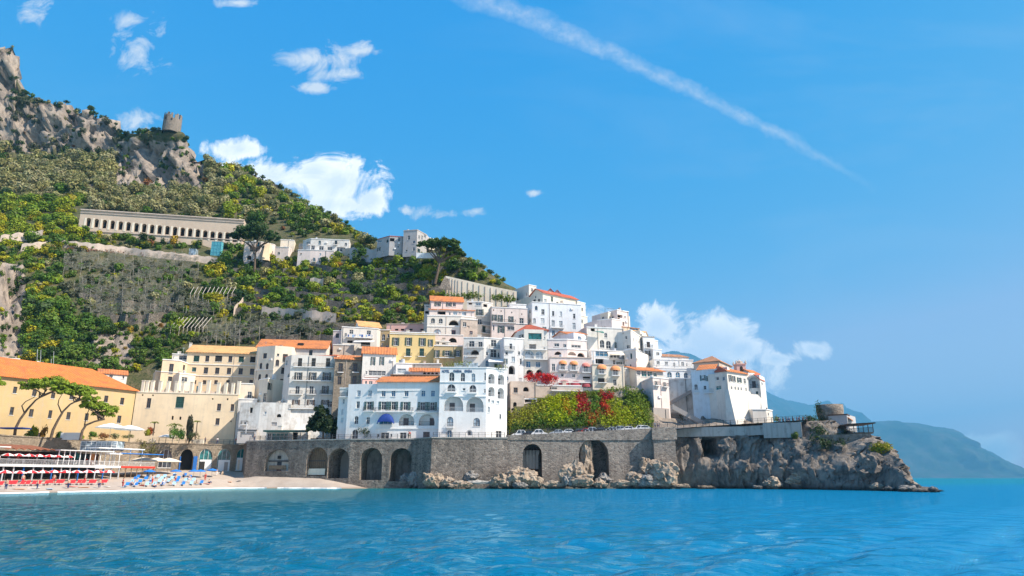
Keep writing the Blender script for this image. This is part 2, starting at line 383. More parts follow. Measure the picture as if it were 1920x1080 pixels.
plain('skin', (0.50, 0.30, 0.21), 0.6, 0.05); plain('hair', (0.05, 0.035, 0.025), 0.7); plain('cloth_navy', (0.03, 0.05, 0.14), 0.9); plain('cloth_white', (0.7, 0.68, 0.66), 0.9); plain('cloth_red', (0.5, 0.05, 0.04), 0.9); plain('cloth_beige', (0.45, 0.36, 0.26), 0.9); plain('cloth_grey', (0.18, 0.18, 0.19), 0.9)
plain('skin_tan', (0.42, 0.21, 0.12), 0.55, 0.05); plain('terracotta_pot', (0.5, 0.22, 0.12), 0.8)
plain('bark', (0.12, 0.085, 0.06), 0.95, 0.4)

def rock(name, c0, c1, dark, scale=0.25, tide=True):
    m, t = newmat(name); p = geo(t)
    n = t.noise(p, scale, 8, 0.68, 0.4); st = t.noise(stretch(t, p, (1.0, 1.0, 0.18)), scale * 2.2, 7, 0.7); f = t.noise(p, 3.0, 6, 0.7)
    c = t.mix(t.mapr(n, 0.36, 0.62, 0, 1), c0, c1); c = t.mix(t.math('MULTIPLY', t.mapr(st, 0.5, 0.68, 0, 1), 0.75), c, dark)
    c = t.mix(t.math('MULTIPLY', t.mapr(f, 0.55, 0.7, 0, 1), 0.35), c, dark)
    if tide:                       # the dark algae line left by the sea
        z = t.add('ShaderNodeSeparateXYZ', ins={0: p}).outputs[2]; c = t.mix(t.math('MULTIPLY', t.mapr(t.math('ADD', z, t.math('MULTIPLY', t.math('SUBTRACT', n, 0.5), 2.2)), 0.25, 0.95, 1, 0), 0.85), c, (0.035, 0.032, 0.028))
    h = t.math('ADD', t.math('MULTIPLY', n, 2.0), t.math('ADD', st, t.math('MULTIPLY', f, 0.5))); setb(t, c, 0.95, 0.1, h, 0.9, 0.5); t.col = c; return m, t
rock('seacliff', (0.31, 0.26, 0.215), (0.135, 0.118, 0.105), (0.035, 0.032, 0.03), 0.28)
rock('boulder', (0.52, 0.42, 0.32), (0.33, 0.245, 0.175), (0.11, 0.085, 0.07), 0.5)
rock('greyrock', (0.42, 0.39, 0.36), (0.24, 0.22, 0.20), (0.07, 0.065, 0.06), 0.5)
# hillside: rock and scrub soil, mixed by the 'rock' attribute that says where the ground is bare limestone
m, t = rock('hill', (0.41, 0.335, 0.265), (0.22, 0.18, 0.15), (0.06, 0.055, 0.045), 0.16)
p = geo(t); g1 = t.noise(p, 0.22, 6, 0.65); g2 = t.noise(p, 1.6, 5, 0.7)
soil = t.mix(t.mapr(g1, 0.35, 0.65, 0, 1), (0.065, 0.078, 0.03), (0.16, 0.13, 0.075)); soil = t.mix(t.mapr(g2, 0.45, 0.62, 0, 0.8), soil, (0.035, 0.05, 0.018))
at = t.add('ShaderNodeAttribute', attribute_name='rock')
rk = t.mapr(t.math('ADD', at.outputs['Fac'], t.math('MULTIPLY', t.math('SUBTRACT', t.noise(p, 0.12, 7, 0.7), 0.5), 1.1)), 0.42, 0.58, 0, 1)
setb(t, t.mix(rk, soil, t.col))
# sand and pebbles, darker where the waves keep it wet
m, t = newmat('sand'); p = geo(t); n1 = t.noise(p, 0.35, 5, 0.6); n2 = t.noise(p, 9, 5, 0.75)
c = t.mix(t.mapr(n1, 0.35, 0.65, 0, 1), (0.38, 0.305, 0.245), (0.46, 0.38, 0.31)); c = t.mix(t.mapr(n2, 0.5, 0.65, 0, 0.6), c, (0.33, 0.27, 0.23))
z = t.add('ShaderNodeSeparateXYZ', ins={0: p}).outputs[2]
wet = t.mapr(t.math('ADD', z, t.math('MULTIPLY', t.math('SUBTRACT', n1, 0.5), 0.35)), 0.08, 0.42, 1, 0)
c = t.mix(wet, c, (0.30, 0.22, 0.165)); setb(t, c, 0.9, 0.2, n2, 0.6, 0.05)
# foliage: leaf colour comes with the plant (object colour, or the 'tint' attribute of ground cover)
def foliage(name, src):
    m, t = newmat(name); g = t.add('ShaderNodeNewGeometry')
    base = t.add('ShaderNodeObjectInfo').outputs['Color'] if src == 'obj' else t.add('ShaderNodeAttribute', attribute_name='tint').outputs['Color']
    r = g.outputs['Random Per Island']
    hsv = t.add('ShaderNodeHueSaturation', ins={'Hue': t.mapr(r, 0, 1, 0.482, 0.518), 'Saturation': 1.05, 'Value': t.mapr(r, 0, 1, 0.72, 1.28), 'Color': base})
    setb(t, hsv.outputs[0], 0.6, 0.25)
    tl = t.add('ShaderNodeBsdfTranslucent', ins={'Color': t.mix(0.35, hsv.outputs[0], (0.20, 0.26, 0.03))})
    mx = t.add('ShaderNodeMixShader', ins={0: 0.28, 1: t.b.outputs[0], 2: tl.outputs[0]}); t.l.new(mx.outputs[0], t.o.inputs[0])
foliage('leaf', 'obj'); foliage('leaf_stuff', 'attr')
# the shade nets over the lemon terraces let part of the light through
m, t = newmat('net'); p = geo(t); n = t.noise(p, 0.5, 5, 0.7)
setb(t, t.mix(t.mapr(n, 0.35, 0.65, 0, 1), (0.08, 0.082, 0.058), (0.16, 0.15, 0.115)), 0.9, 0.1)
tr_ = t.add('ShaderNodeBsdfTransparent'); mx = t.add('ShaderNodeMixShader', ins={0: t.mapr(t.noise(p, 1.3, 5, 0.7), 0.38, 0.58, 0.15, 0.85), 1: t.b.outputs[0], 2: tr_.outputs[0]}); t.l.new(mx.outputs[0], t.o.inputs[0])
# sea water: green-blue over the pale bottom of the bay, deep blue further out
m, t = newmat('water'); p = geo(t); sx = t.add('ShaderNodeSeparateXYZ', ins={0: p})
big = t.noise(stretch(t, p, (0.6, 1.0, 1.0)), 0.035, 4, 0.6)
xx = t.math('ADD', sx.outputs[0], t.math('MULTIPLY', t.math('SUBTRACT', big, 0.5), 26))
c = t.mix(t.mapr(xx, -26, 20, 0, 1), (0.0002, 0.066, 0.072), (0.0002, 0.155, 0.30))
shal = t.mapr(t.math('ADD', sx.outputs[1], t.math('MULTIPLY', sx.outputs[0], -0.55)), 135, 200, 0, 1)
c = t.mix(t.math('MULTIPLY', shal, 0.75), c, (0.004, 0.19, 0.205))
edge = t.mapr(t.math('ADD', sx.outputs[1], t.math('ADD', t.math('MULTIPLY', sx.outputs[0], -0.62), t.math('MULTIPLY', t.math('SUBTRACT', t.noise(p, 0.2, 4), 0.5), 9))), 148, 172, 0, 1)
edge = t.math('MULTIPLY', edge, t.mapr(sx.outputs[0], -38, -62, 0, 1))
c = t.mix(t.math('MULTIPLY', edge, 0.8), c, (0.17, 0.29, 0.26))
q = stretch(t, p, (0.42, 1.0, 1.0))
h = t.math('ADD', t.math('MULTIPLY', t.noise(q, 3.0, 5, 0.62), 0.8), t.math('MULTIPLY', t.noise(q, 0.8, 4, 0.6), 1.8))
bp = t.add('ShaderNodeBump', ins={'Strength': 1.0, 'Distance': 0.26, 'Height': h})
df = t.add('ShaderNodeBsdfDiffuse', ins={'Color': c, 'Normal': bp.outputs[0]}); gl = t.add('ShaderNodeBsdfGlossy', ins={'Color': (0.55, 0.88, 1.0, 1), 'Roughness': 0.03, 'Normal': bp.outputs[0]})
fr = t.add('ShaderNodeFresnel', ins={'IOR': 1.33, 'Normal': bp.outputs[0]}); mx = t.add('ShaderNodeMixShader', ins={0: t.math('MULTIPLY', fr.outputs[0], 0.40), 1: df.outputs[0], 2: gl.outputs[0]}); t.l.new(mx.outputs[0], t.o.inputs[0])
# far mountains: dark maquis and pale rock
m, t = newmat('mountain'); p = geo(t); n = t.noise(p, 0.004, 7, 0.65)
setb(t, t.mix(t.mapr(n, 0.45, 0.62, 0, 1), (0.022, 0.04, 0.022), (0.06, 0.06, 0.05)), 0.95, 0.05)
plain('foam', (0.82, 0.84, 0.84), 0.7, 0.03)
M = MATS
# ------------------------------------------------------------------ sea
def make_sea():
    fine = np.radians(np.linspace(-42, 42, 400)); coarse = np.radians(np.linspace(42, 318, 46)[1:])
    ang = np.concatenate([fine, coarse]); n_a = len(ang)
    r = 3.0 * 1.0133 ** np.arange(735)
    A, R = np.meshgrid(ang, r); X = np.sin(A) * R; Y = np.cos(A) * R; Z = np.zeros_like(X)
    rg = np.random.default_rng(3)
    for k in range(70):
        lam = 0.30 * (13.0 ** rg.random()); th = math.radians(14 + rg.normal() * 30); kk = 2 * math.pi / lam
        amp = 0.0105 * lam ** 0.92 * rg.uniform(0.5, 1.1) * (0.75 if lam > 4 else 1.0)
        fade = np.clip(1.25 - (R * 0.0133) / (lam * 0.30), 0, 1) * np.clip(1.3 - R * 0.0037 / (lam * 0.3), 0, 1)
        ph = kk * (X * math.sin(th) + Y * math.cos(th)) + rg.uniform(0, 6.28)
        Z += amp * fade * (np.sin(ph) + 0.25 * np.cos(2 * ph))
    calm = np.clip((260 - R) / 160, 0.25, 1); Z *= calm * 1.25
    Z = np.where(np.abs(A) < math.radians(42.5), Z, 0)
    V = np.stack([X, Y, Z], -1).reshape(-1, 3); nr = len(r)
    i = np.arange(nr - 1)[:, None] * n_a + np.arange(n_a)[None, :]; j = np.arange(nr - 1)[:, None] * n_a + (np.arange(n_a)[None, :] + 1) % n_a
    Fq = np.stack([i, i + n_a, j + n_a, j], -1).reshape(-1, 4)
    # close the middle with a fan of quads
    V = np.vstack([V, [[0, 0, 0]]]); c = len(V) - 1
    fan = np.stack([np.arange(0, n_a - 1, 2), np.arange(1, n_a, 2)[:len(np.arange(0, n_a - 1, 2))], (np.arange(2, n_a + 1, 2) % n_a)[:len(np.arange(0, n_a - 1, 2))], np.full(len(np.arange(0, n_a - 1, 2)), c)], -1)
    o = link('sea', np_mesh('sea', V, np.vstack([Fq, fan]), M['water'], True)); o['kind'] = 'structure'
make_sea()

# ------------------------------------------------------------------ lofted ground: lines of (column, depth, height) swept into one sheet
def line(pts):                     # pts: (px, py, d) or (px, ('z', z), d)
    px = np.array([p[0] for p in pts], float); D = np.array([p[2] for p in pts], float)
    Z = np.array([p[1][1] if isinstance(p[1], tuple) else P(p[0], p[1], p[2]).z for p in pts], float)
    return px, D, Z
def loft(lines, cols, sub):
    rows = []
    Ls = []
    for L in lines:
        px, D, Z = L; Ls.append((np.interp(cols, px, D), np.interp(cols, px, Z)))
    for a, b in zip(Ls[:-1], Ls[1:]):
        for k in range(sub):
            f = k / sub; rows.append((a[0] * (1 - f) + b[0] * f, a[1] * (1 - f) + b[1] * f))
    rows.append(Ls[-1])
    D = np.array([r[0] for r in rows]); Z = np.array([r[1] for r in rows])
    K = (Z - EYE) / D; v = (K * CP - SP) / (CP + K * SP)
    r1 = CP - v * SP; u = (cols[None, :] - 960) / FPX
    return np.stack([u * D / r1, D, Z], -1)
def pix(pts):                      # project points back to the photograph's pixels
    pts = np.asarray(pts, float); x, y, z = pts[..., 0], pts[..., 1], pts[..., 2] - EYE
    f = y * CP + z * SP; up = -y * SP + z * CP
    return 960 + x / f * FPX, 540 - up / f * FPX

zz = lambda z: ('z', z)
T0 = line([(-420, zz(10.3), 150), (0, zz(10.5), 172), (250, zz(10.8), 186), (470, zz(11.2), 193), (640, zz(11.4), 188), (800, zz(11.4), 180), (940, zz(11.5), 178), (960, zz(12.0), 171), (1220, zz(13.9), 171), (1330, zz(14.6), 170), (1440, zz(15.0), 170), (1500, zz(15.0), 170)])
T1 = line([(-420, zz(14), 175), (0, zz(14), 188), (250, zz(15), 198), (470, zz(17), 202), (640, zz(17), 196), (800, zz(16), 188), (946, zz(17), 184), (964, zz(20), 178), (1000, zz(22.3), 180), (1100, zz(24.6), 181.5), (1200, zz(25), 182), (1240, zz(17), 179), (1300, zz(16.5), 179), (1330, zz(17.5), 177.5), (1400, zz(17.5), 176), (1440, zz(15.2), 174), (1500, zz(15.0), 174)])
H0 = line([(-420, 735, 196), (0, 705, 200), (150, 700, 206), (260, 695, 212), (330, 690, 214), (470, 672, 220), (600, 658, 220), (700, 645, 224), (800, 640, 226), (900, 640, 228), (1000, 632, 236), (1100, 650, 232), (1170, 665, 222), (1240, 705, 206), (1300, 730, 200), (1400, zz(20), 195), (1440, zz(16), 188), (1500, zz(15), 182)])
H1 = line([(-420, 610, 220), (0, 600, 222), (150, 600, 230), (300, 600, 238), (450, 590, 244), (600, 582, 243), (700, 580, 244), (800, 572, 243), (900, 565, 242), (960, 565, 242), (1000, 580, 243), (1100, 615, 242), (1170, 645, 235), (1240, 695, 215), (1300, 722, 208), (1400, zz(19), 202), (1440, zz(15), 196), (1500, zz(14), 190)])
H2 = line([(-420, 480, 258), (0, 468, 258), (100, 465, 265), (250, 478, 278), (400, 492, 283), (480, 500, 283), (560, 492, 280), (700, 484, 268), (800, 492, 256), (860, 515, 250), (950, 540, 247), (985, 558, 246), (1050, 590, 247), (1100, 612, 246), (1170, 643, 240), (1240, 693, 222), (1300, 721, 214), (1400, zz(18), 208), (1440, zz(14), 203), (1500, zz(10), 200)])
H2b = line([(-420, 462, 275), (0, 445, 276), (140, 442, 280.5), (250, 455, 284), (350, 468, 288), (460, 481, 292), (540, 472, 290), (650, 467, 282), (700, 473, 273.5), (760, 475, 263), (830, 478, 259.5), (880, 497, 255), (950, 537, 250), (985, 556, 249), (1050, 590, 250.5), (1100, 612.5, 249.5), (1170, 644, 243), (1240, 695, 225), (1300, 723, 218), (1400, zz(17), 212), (1500, zz(8), 205)])
H3 = line([(-420, 440, 292), (0, 420, 292), (140, 412, 296), (300, 425, 300), (460, 445, 304), (540, 448, 300), (650, 452, 292), (700, 462, 278), (760, 463, 270), (830, 466, 262), (880, 482, 258), (910, 508, 256), (950, 533, 253), (985, 555, 252), (1050, 590, 254), (1100, 613, 253), (1170, 645, 246), (1240, 698, 228), (1300, 726, 222), (1400, zz(16), 216), (1500, zz(6), 210)])
H4 = line([(-420, 330, 365), (0, 335, 365), (150, 330, 370), (300, 362, 356), (400, 355, 356), (500, 375, 350), (600, 417, 324), (690, 452, 302), (760, 466, 280), (830, 470, 270), (880, 487, 266), (950, 537, 260), (985, 560, 258), (1100, 620, 260), (1170, 655, 252), (1240, 710, 236), (1300, 740, 230), (1400, zz(8), 226), (1500, zz(0), 220)])
H5 = line([(-420, 280, 430), (0, 285, 430), (100, 282, 428), (200, 290, 418), (225, 315, 402), (270, 335, 392), (330, 352, 384), (375, 340, 384), (420, 322, 388), (500, 350, 378), (600, 405, 344), (690, 450, 312), (760, 468, 290), (830, 474, 280), (880, 492, 276), (950, 542, 268), (1100, 630, 268), (1240, 730, 245), (1400, zz(2), 236), (1500, zz(-2), 230)])
H6 = line([(-420, 10, 470), (-60, 60, 460), (0, 95, 452), (26, 108, 450), (36, 165, 447), (75, 192, 444), (150, 208, 438), (200, 220, 434), (226, 250, 424), (262, 250, 408), (300, 242, 398), (345, 248, 396), (372, 292, 396), (400, 310, 398), (450, 314, 398), (478, 318, 396), (510, 345, 386), (570, 380, 362), (640, 418, 332), (690, 449, 318), (760, 470, 300), (830, 478, 292), (880, 498, 286), (950, 550, 278), (1100, 640, 278), (1240, 750, 255), (1400, zz(-2), 246), (1500, zz(-2), 240)])
px6 = H6[0]
H7 = (px6, H6[1] + 90, np.maximum(H6[2] * 0.72, -3)); H8 = (px6, H6[1] + 320, np.maximum(H6[2] * 0.3, -3))
HC = np.concatenate([np.arange(-420, -30, 15), np.arange(-30, 1500.1, 4.5)])
SUB = 16
T2 = line([(-420, zz(18), 186), (0, zz(19), 194), (250, zz(21), 205), (470, zz(24), 211), (640, zz(25), 207), (800, zz(25), 204), (946, zz(25), 200), (964, zz(23), 193), (1000, zz(22.6), 193), (1100, zz(24.8), 194), (1200, zz(25.5), 193), (1240, zz(17.5), 188), (1300, zz(17), 188), (1330, zz(18), 186), (1400, zz(17.5), 184), (1440, zz(15.2), 180), (1500, zz(15), 178)])
HG = loft([T0, T1, T2, H0, H1, H2, H2b, H3, H4, H5, H6, H7, H8], HC, SUB)
HPX, HPY = pix(HG)
def smooth_rect(x0, x1, y0, y1, s=14):
    a = np.clip((HPX - x0) / s + 0.5, 0, 1) * np.clip((x1 - HPX) / s + 0.5, 0, 1)
    return a * np.clip((HPY - y0) / s + 0.5, 0, 1) * np.clip((y1 - HPY) / s + 0.5, 0, 1)
ROCK = np.zeros_like(HPX)
for rc, k in (((-440, 215, 196, 288), 1), ((-440, 34, 60, 190), 1), ((218, 382, 262, 352), 0.9), ((-60, 48, 500, 690), 0.85), ((165, 250, 625, 690), 0.9), ((225, 330, 560, 640), 0.45), ((1225, 1460, 740, 812), 1.0), ((1130, 1225, 660, 745), 0.55), ((955, 1010, 690, 760), 0.6), ((470, 520, 315, 345), 0.6), ((-60, 40, 640, 700), 0.8)):
    ROCK = np.maximum(ROCK, k * smooth_rect(*rc))
dPx = np.gradient(HG, axis=1); dPy = np.gradient(HG, axis=0)
NRM = np.cross(dPx, dPy); NRM /= np.linalg.norm(NRM, axis=-1, keepdims=True) + 1e-9
NRM = np.where((NRM[..., 1] > 0)[..., None] & (NRM[..., 2] < 0)[..., None], -NRM, NRM)
NRM = np.where((NRM[..., 2] < -0.2)[..., None], -NRM, NRM)
dist_k = np.clip(HG[..., 1] / 300, 0.5, 1.5)
soft = fbm(HG / 14.0, 4) * 3.2 + fbm(HG / 4.0, 3, s=9) * 0.8
hard = facets(HG / np.array([13.0, 13.0, 20.0]), 4) * 7.5 + facets(HG / np.array([5.0, 5.0, 8.0]), 5) * 3.4 + facets(HG / np.array([2.2, 2.2, 3.2]), 6) * 1.3 + fbm(HG / 20.0, 4, s=2) * 6
town = np.clip((HPY - 640) / 40, 0, 1) * np.clip((HPX - 600) / 60, 0, 1)       # under the houses the ground stays even
disp = (soft * (1 - ROCK) + hard * ROCK * 1.15) * dist_k * (1 - 0.72 * town)
edge_k = np.clip(np.arange(HG.shape[0])[:, None] / 6.0, 0, 1)
HG = HG + NRM * (disp * edge_k)[..., None]
HPX, HPY = pix(HG)
hill = link('hillside', np_mesh('hillside', HG.reshape(-1, 3), grid_faces(*HG.shape[:2])[:, ::-1], M['hill'], False, {'rock': ('FLOAT', ROCK.ravel())}))
hill['kind'] = 'structure'
VIS_ROWS = SUB * 10 + 1
def ground(px, py):                # the hillside point under a pixel: nearest one along the column, from below
    j = int(np.clip(np.searchsorted(HC, px), 1, len(HC) - 1)); f = (px - HC[j - 1]) / (HC[j] - HC[j - 1])
    colp = HG[:VIS_ROWS, j - 1] * (1 - f) + HG[:VIS_ROWS, j] * f
    yy = HPY[:VIS_ROWS, j - 1] * (1 - f) + HPY[:VIS_ROWS, j] * f
    k = np.nonzero(yy <= py)[0]
    if len(k) == 0: return Vector(colp[int(np.argmin(yy))])
    k = int(k[0])
    if k == 0: return Vector(colp[0])
    g = (yy[k - 1] - py) / max(1e-6, yy[k - 1] - yy[k])
    return Vector(colp[k - 1] * (1 - g) + colp[k] * g)
def rock_at(px, py):
    j = int(np.clip(np.searchsorted(HC, px), 0, len(HC) - 1)); k = int(np.argmin(np.abs(HPY[:VIS_ROWS, j] - py)))
    return ROCK[k, j]

# ------------------------------------------------------------------ beach
bl0 = line([(-420, zz(-1.6), 70), (0, zz(-1.5), 98), (220, zz(-1.5), 120), (355, zz(-1.5), 143), (440, zz(-1.5), 158), (477, zz(-1.5), 160), (620, zz(-1.5), 156), (730, zz(-1.5), 154), (780, zz(-1.5), 154)])
bl1 = line([(-420, zz(0.0), 84), (0, zz(0.0), 111), (100, zz(0), 121), (220, zz(0.0), 133), (355, zz(0.0), 154), (440, zz(0), 169), (477, zz(0.0), 170.5), (560, zz(0), 168), (620, zz(0.0), 165), (655, zz(-.1), 164.5), (690, zz(-.5), 164), (730, zz(-.7), 163), (780, zz(-0.9), 163)])
bl2 = line([(-420, zz(1.2), 94), (0, zz(1.15), 121), (100, zz(1.2), 130), (220, zz(1.3), 143), (355, zz(1.5), 163), (440, zz(1.6), 175), (477, zz(1.6), 174), (620, zz(.9), 167), (655, zz(.4), 166.5), (690, zz(-.1), 166), (730, zz(-0.2), 165), (780, zz(-0.5), 165)])
bl3 = line([(-420, zz(3.0), 120), (0, zz(2.9), 140), (220, zz(3.5), 162), (355, zz(4.2), 180), (440, zz(4.0), 186), (477, zz(3.4), 178), (600, zz(2.4), 171.5), (660, zz(1.0), 169.5), (695, zz(-.2), 168), (780, zz(-.8), 167)])
bl4 = line([(-420, zz(4.0), 165), (0, zz(4.0), 182), (220, zz(4.4), 190), (355, zz(4.5), 198), (477, zz(4.2), 200), (600, zz(3.2), 200), (700, zz(2.5), 197), (780, zz(2.0), 190)])
BC = np.concatenate([np.arange(-420, -20, 20), np.arange(-20, 781, 5.0)])
BG = loft([bl0, bl1, bl2, bl3, bl4], BC, 12)
BG[..., 2] += fbm(BG / 3.0, 4, s=21) * 0.22 + fbm(BG / 0.8, 2, s=3) * 0.06
o = link('beach', np_mesh('beach', BG.reshape(-1, 3), grid_faces(*BG.shape[:2])[:, ::-1], M['sand'], True)); o['kind'] = 'structure'
def sand_z(x, y):
    k = np.argmin((BG[..., 0] - x) ** 2 + (BG[..., 1] - y) ** 2); return float(BG.reshape(-1, 3)[k, 2])
# the breaking wavelets on the sand
mb = MB(); rg = random.Random(5)
for (p0, p1, dd) in ((-60, 92, -1.6), (108, 242, -1.5), (180, 330, -1.0), (330, 500, -0.7), (520, 640, -0.6)):
    n = 40; L = []
    for k in range(n + 1):
        pxx = p0 + (p1 - p0) * k / n; d = float(np.interp(pxx, bl1[0], bl1[1])) + dd + 0.5 * math.sin(k * 0.55) + rg.uniform(-.12, .12)
        wd = (0.75 if p0 < 100 else 0.4) * math.sin(math.pi * k / n) ** 0.6 * rg.uniform(0.6, 1.2) + 0.05
        a = Pz(pxx, d - wd, 0.0); b = Pz(pxx, d, 0.0); c = Pz(pxx, d + wd, 0.0); L.append(((a.x, a.y, 0.03), (b.x, b.y, 0.20), (c.x, c.y, 0.10)))
    for q, r_ in zip(L[:-1], L[1:]):
        mb.quad(q[0], r_[0], r_[1], q[1]); mb.quad(q[1], r_[1], r_[2], q[2])
o = mb.build('surf_foam', M['foam'], smooth=True); o['kind'] = 'stuff'; o['label'] = 'white foam of small waves breaking along the beach'; o['category'] = 'foam'

# ------------------------------------------------------------------ headland cliff
c0 = line([(1255, zz(-2), 165), (1409, zz(-2), 157), (1520, zz(-2), 147), (1640, zz(-2), 134), (1700, zz(-2), 128), (1735, zz(-2), 124), (1757, zz(-2), 121)])
c1 = line([(1255, zz(0.0), 169), (1330, zz(0), 166.5), (1409, zz(0.0), 161), (1450, zz(0), 157.5), (1520, zz(0.0), 152), (1640, zz(0.0), 138.5), (1690, zz(0.0), 131), (1715, zz(0), 126.5), (1757, zz(-0.2), 123)])
c2 = line([(1255, zz(4), 168.6), (1330, zz(4), 165.4), (1409, zz(4), 160), (1450, zz(4), 156.5), (1490, zz(4), 153.5), (1520, zz(4), 151), (1600, zz(4.5), 145.5), (1640, zz(4.4), 140.5), (1685, zz(3.8), 133.5), (1700, zz(2.8), 130.5), (1712, zz(1.4), 128), (1722, zz(0.5), 126.8), (1757, zz(0.2), 124.5)])
c3 = line([(1255, zz(11), 170.6), (1330, zz(11), 168), (1409, zz(10.5), 163), (1440, zz(10), 160.5), (1490, zz(10), 157), (1520, zz(10), 155), (1600, zz(9.6), 149.5), (1645, zz(9), 143.5), (1668, zz(7.4), 140), (1684, zz(5.4), 135.5), (1696, zz(3.6), 132), (1710, zz(1.8), 129.5), (1722, zz(0.6), 128.3), (1757, zz(0.3), 126)])
c4 = line([(1255, zz(14.1), 172), (1330, zz(14.6), 170), (1409, zz(14.8), 166.3), (1440, zz(14.7), 163), (1490, zz(14.8), 160.5), (1520, zz(15), 159.5), (1560, zz(14.9), 158), (1600, zz(12.2), 154), (1640, zz(11.2), 149), (1648, zz(10.4), 148), (1668, zz(8.6), 144), (1682, zz(6.6), 140), (1692, zz(4.6), 137), (1710, zz(2.1), 132), (1722, zz(0.7), 130), (1757, zz(0.4), 128)])
c5 = (c4[0], c4[1] + 14, c4[2] + 0.1); c6 = (c4[0], c4[1] + 26, c4[2] * 0.5); c7 = (c4[0], c4[1] + 36, np.full(len(c4[0]), -2.0))
CC = np.arange(1255, 1757, 2.0)
CG = loft([c0, c1, c2, c3, c4, c5, c6, c7], CC, 13)
CPX, CPY = pix(CG); NR = CG.shape[0]
rowf = np.arange(NR)[:, None] / 13.0
sk_ = CG + np.stack([CG[..., 2] * .28 * np.clip((CPX - 1440) / 60, -.3, 1), CG[..., 2] * 0, CG[..., 0] * 0], -1); hard = facets(sk_ / np.array([7.5, 7.5, 22.0]), 14) * 2.4 + facets(sk_ / np.array([2.6, 2.6, 10.0]), 15) * 1.5 + facets(sk_ / np.array([0.9, 0.9, 3.6]), 16) * 0.9 + fbm(CG / np.array([6.0, 6.0, 14.0]), 4, s=6) * 1.3 + fbm(CG / 0.8, 2, s=12) * 0.5
amp = np.clip((CPX - 1262) / 30, 0.25, 1) * np.clip(rowf / 0.6, 0.3, 1) * np.where(rowf > 4.0, np.clip(1 - (rowf - 4.0) * 4, 0.1, 1), 1) * np.clip(0.3 + CG[..., 2] / 5.0 + 0.5, 0.35, 1)
amp = amp * np.where((rowf > 3.0) & (CPX < 1500), np.clip(1 - (rowf - 3.0) * 1.1, 0.12, 1), 1)
CG[..., 1] -= hard * amp * 0.9; CG[..., 0] += hard * amp * 0.25; CG[..., 2] += np.where(rowf > 0.9, fbm(CG / 2.0, 3, s=8) * 0.9 * np.clip(amp, 0, .8), 0)
cave = np.clip((CPX - 1315) / 3, 0, 1) * np.clip((1349 - CPX) / 3, 0, 1) * np.clip((CPY - 821) / 3, 0, 1) * np.clip((858 - CPY) / 8, 0, 1) * (rowf < 4)
CG[..., 1] += cave * 8
o = link('sea_cliff', np_mesh('sea_cliff', CG.reshape(-1, 3), grid_faces(*CG.shape[:2])[:, ::-1], M['seacliff'], False)); o['kind'] = 'structure'
def cliff(px, py):
    d = (CPX[:60] - px) ** 2 + (CPY[:60] - py) ** 2; return Vector(CG[:60].reshape(-1, 3)[int(np.argmin(d))])

# ------------------------------------------------------------------ far mountains across the gulf
def mountain(name, sky_line, d0, d1, seed, amp):
    px = np.array([s[0] for s in sky_line], float); top = np.array([P(s[0], s[1], d1).z for s in sky_line])
    cols = np.arange(px[0], px[-1] + 0.1, 3.0)
    base = (px, np.full(len(px), float(d0)), np.full(len(px), -20.0)); rid = (px, np.full(len(px), float(d1)), top); back = (px, np.full(len(px), d1 + (d1 - d0) * 0.8), np.full(len(px), -20.0))
    G = loft([base, rid, back], cols, 34)
    wgt = np.sin(np.pi * np.clip(np.arange(G.shape[0]) / 34.0, 0, 1))[:, None]
    sc_ = d1 / 5200.0; rid_ = 1 - np.abs(fbm(G / (np.array([420.0, 900.0, 600.0]) * sc_), 5, s=seed)) * 4
    G[..., 1] -= rid_ * amp * wgt; G[..., 2] += (fbm(G / (260.0 * sc_), 5, s=seed + 3) * amp * 0.22) * np.clip((G[..., 2] + 20) / 120, 0, 1)
    o = link(name, np_mesh(name, G.reshape(-1, 3), grid_faces(*G.shape[:2])[:, ::-1], M['mountain'], False)); o['kind'] = 'structure'
mountain('mountain', [(1180, 668), (1235, 660), (1262, 657), (1300, 668), (1380, 705), (1440, 738), (1465, 748), (1490, 752), (1515, 762), (1535, 757), (1552, 752), (1566, 762), (1580, 755), (1592, 770), (1608, 788), (1640, 800), (1700, 830), (1800, 868), (1860, 896)], 13500, 17500, 31, 1500)
mountain('mountain', [(1560, 850), (1600, 818), (1630, 795), (1655, 793), (1680, 787), (1705, 793), (1740, 795), (1770, 800), (1790, 806), (1800, 818), (1830, 836), (1860, 848), (1890, 868), (1905, 884), (1918, 898)], 10500, 13000, 47, 850)
# ------------------------------------------------------------------ building kit
class Crop:
    def __init__(s, ox, oy, sc): s.o = (ox, oy, sc)
    def __call__(s, x, y): return (s.o[0] + x / s.o[2], s.o[1] + y / s.o[2])
K0 = Crop(0, 0, 1); K1 = Crop(0, 640, 3.725); K2 = Crop(240, 620, 3.857); K3 = Crop(460, 620, 3.485); K4 = Crop(620, 580, 4.0); K5 = Crop(780, 520, 4.5)
K6 = Crop(1000, 550, 3.857); K7 = Crop(1180, 620, 5.4); K8 = Crop(940, 680, 4.32); KA = Crop(460, 780, 3.84); KB = Crop(220, 800, 7.385); KL = Crop(0, 820, 8.0); KH = Crop(1240, 720, 3.556)
KR = Crop(1290, 660, 7.712); KT = Crop(960, 520, 9.0); KC = Crop(130, 370, 4.465); KU = Crop(690, 420, 6.4); KS = Crop(1120, 570, 9.0)

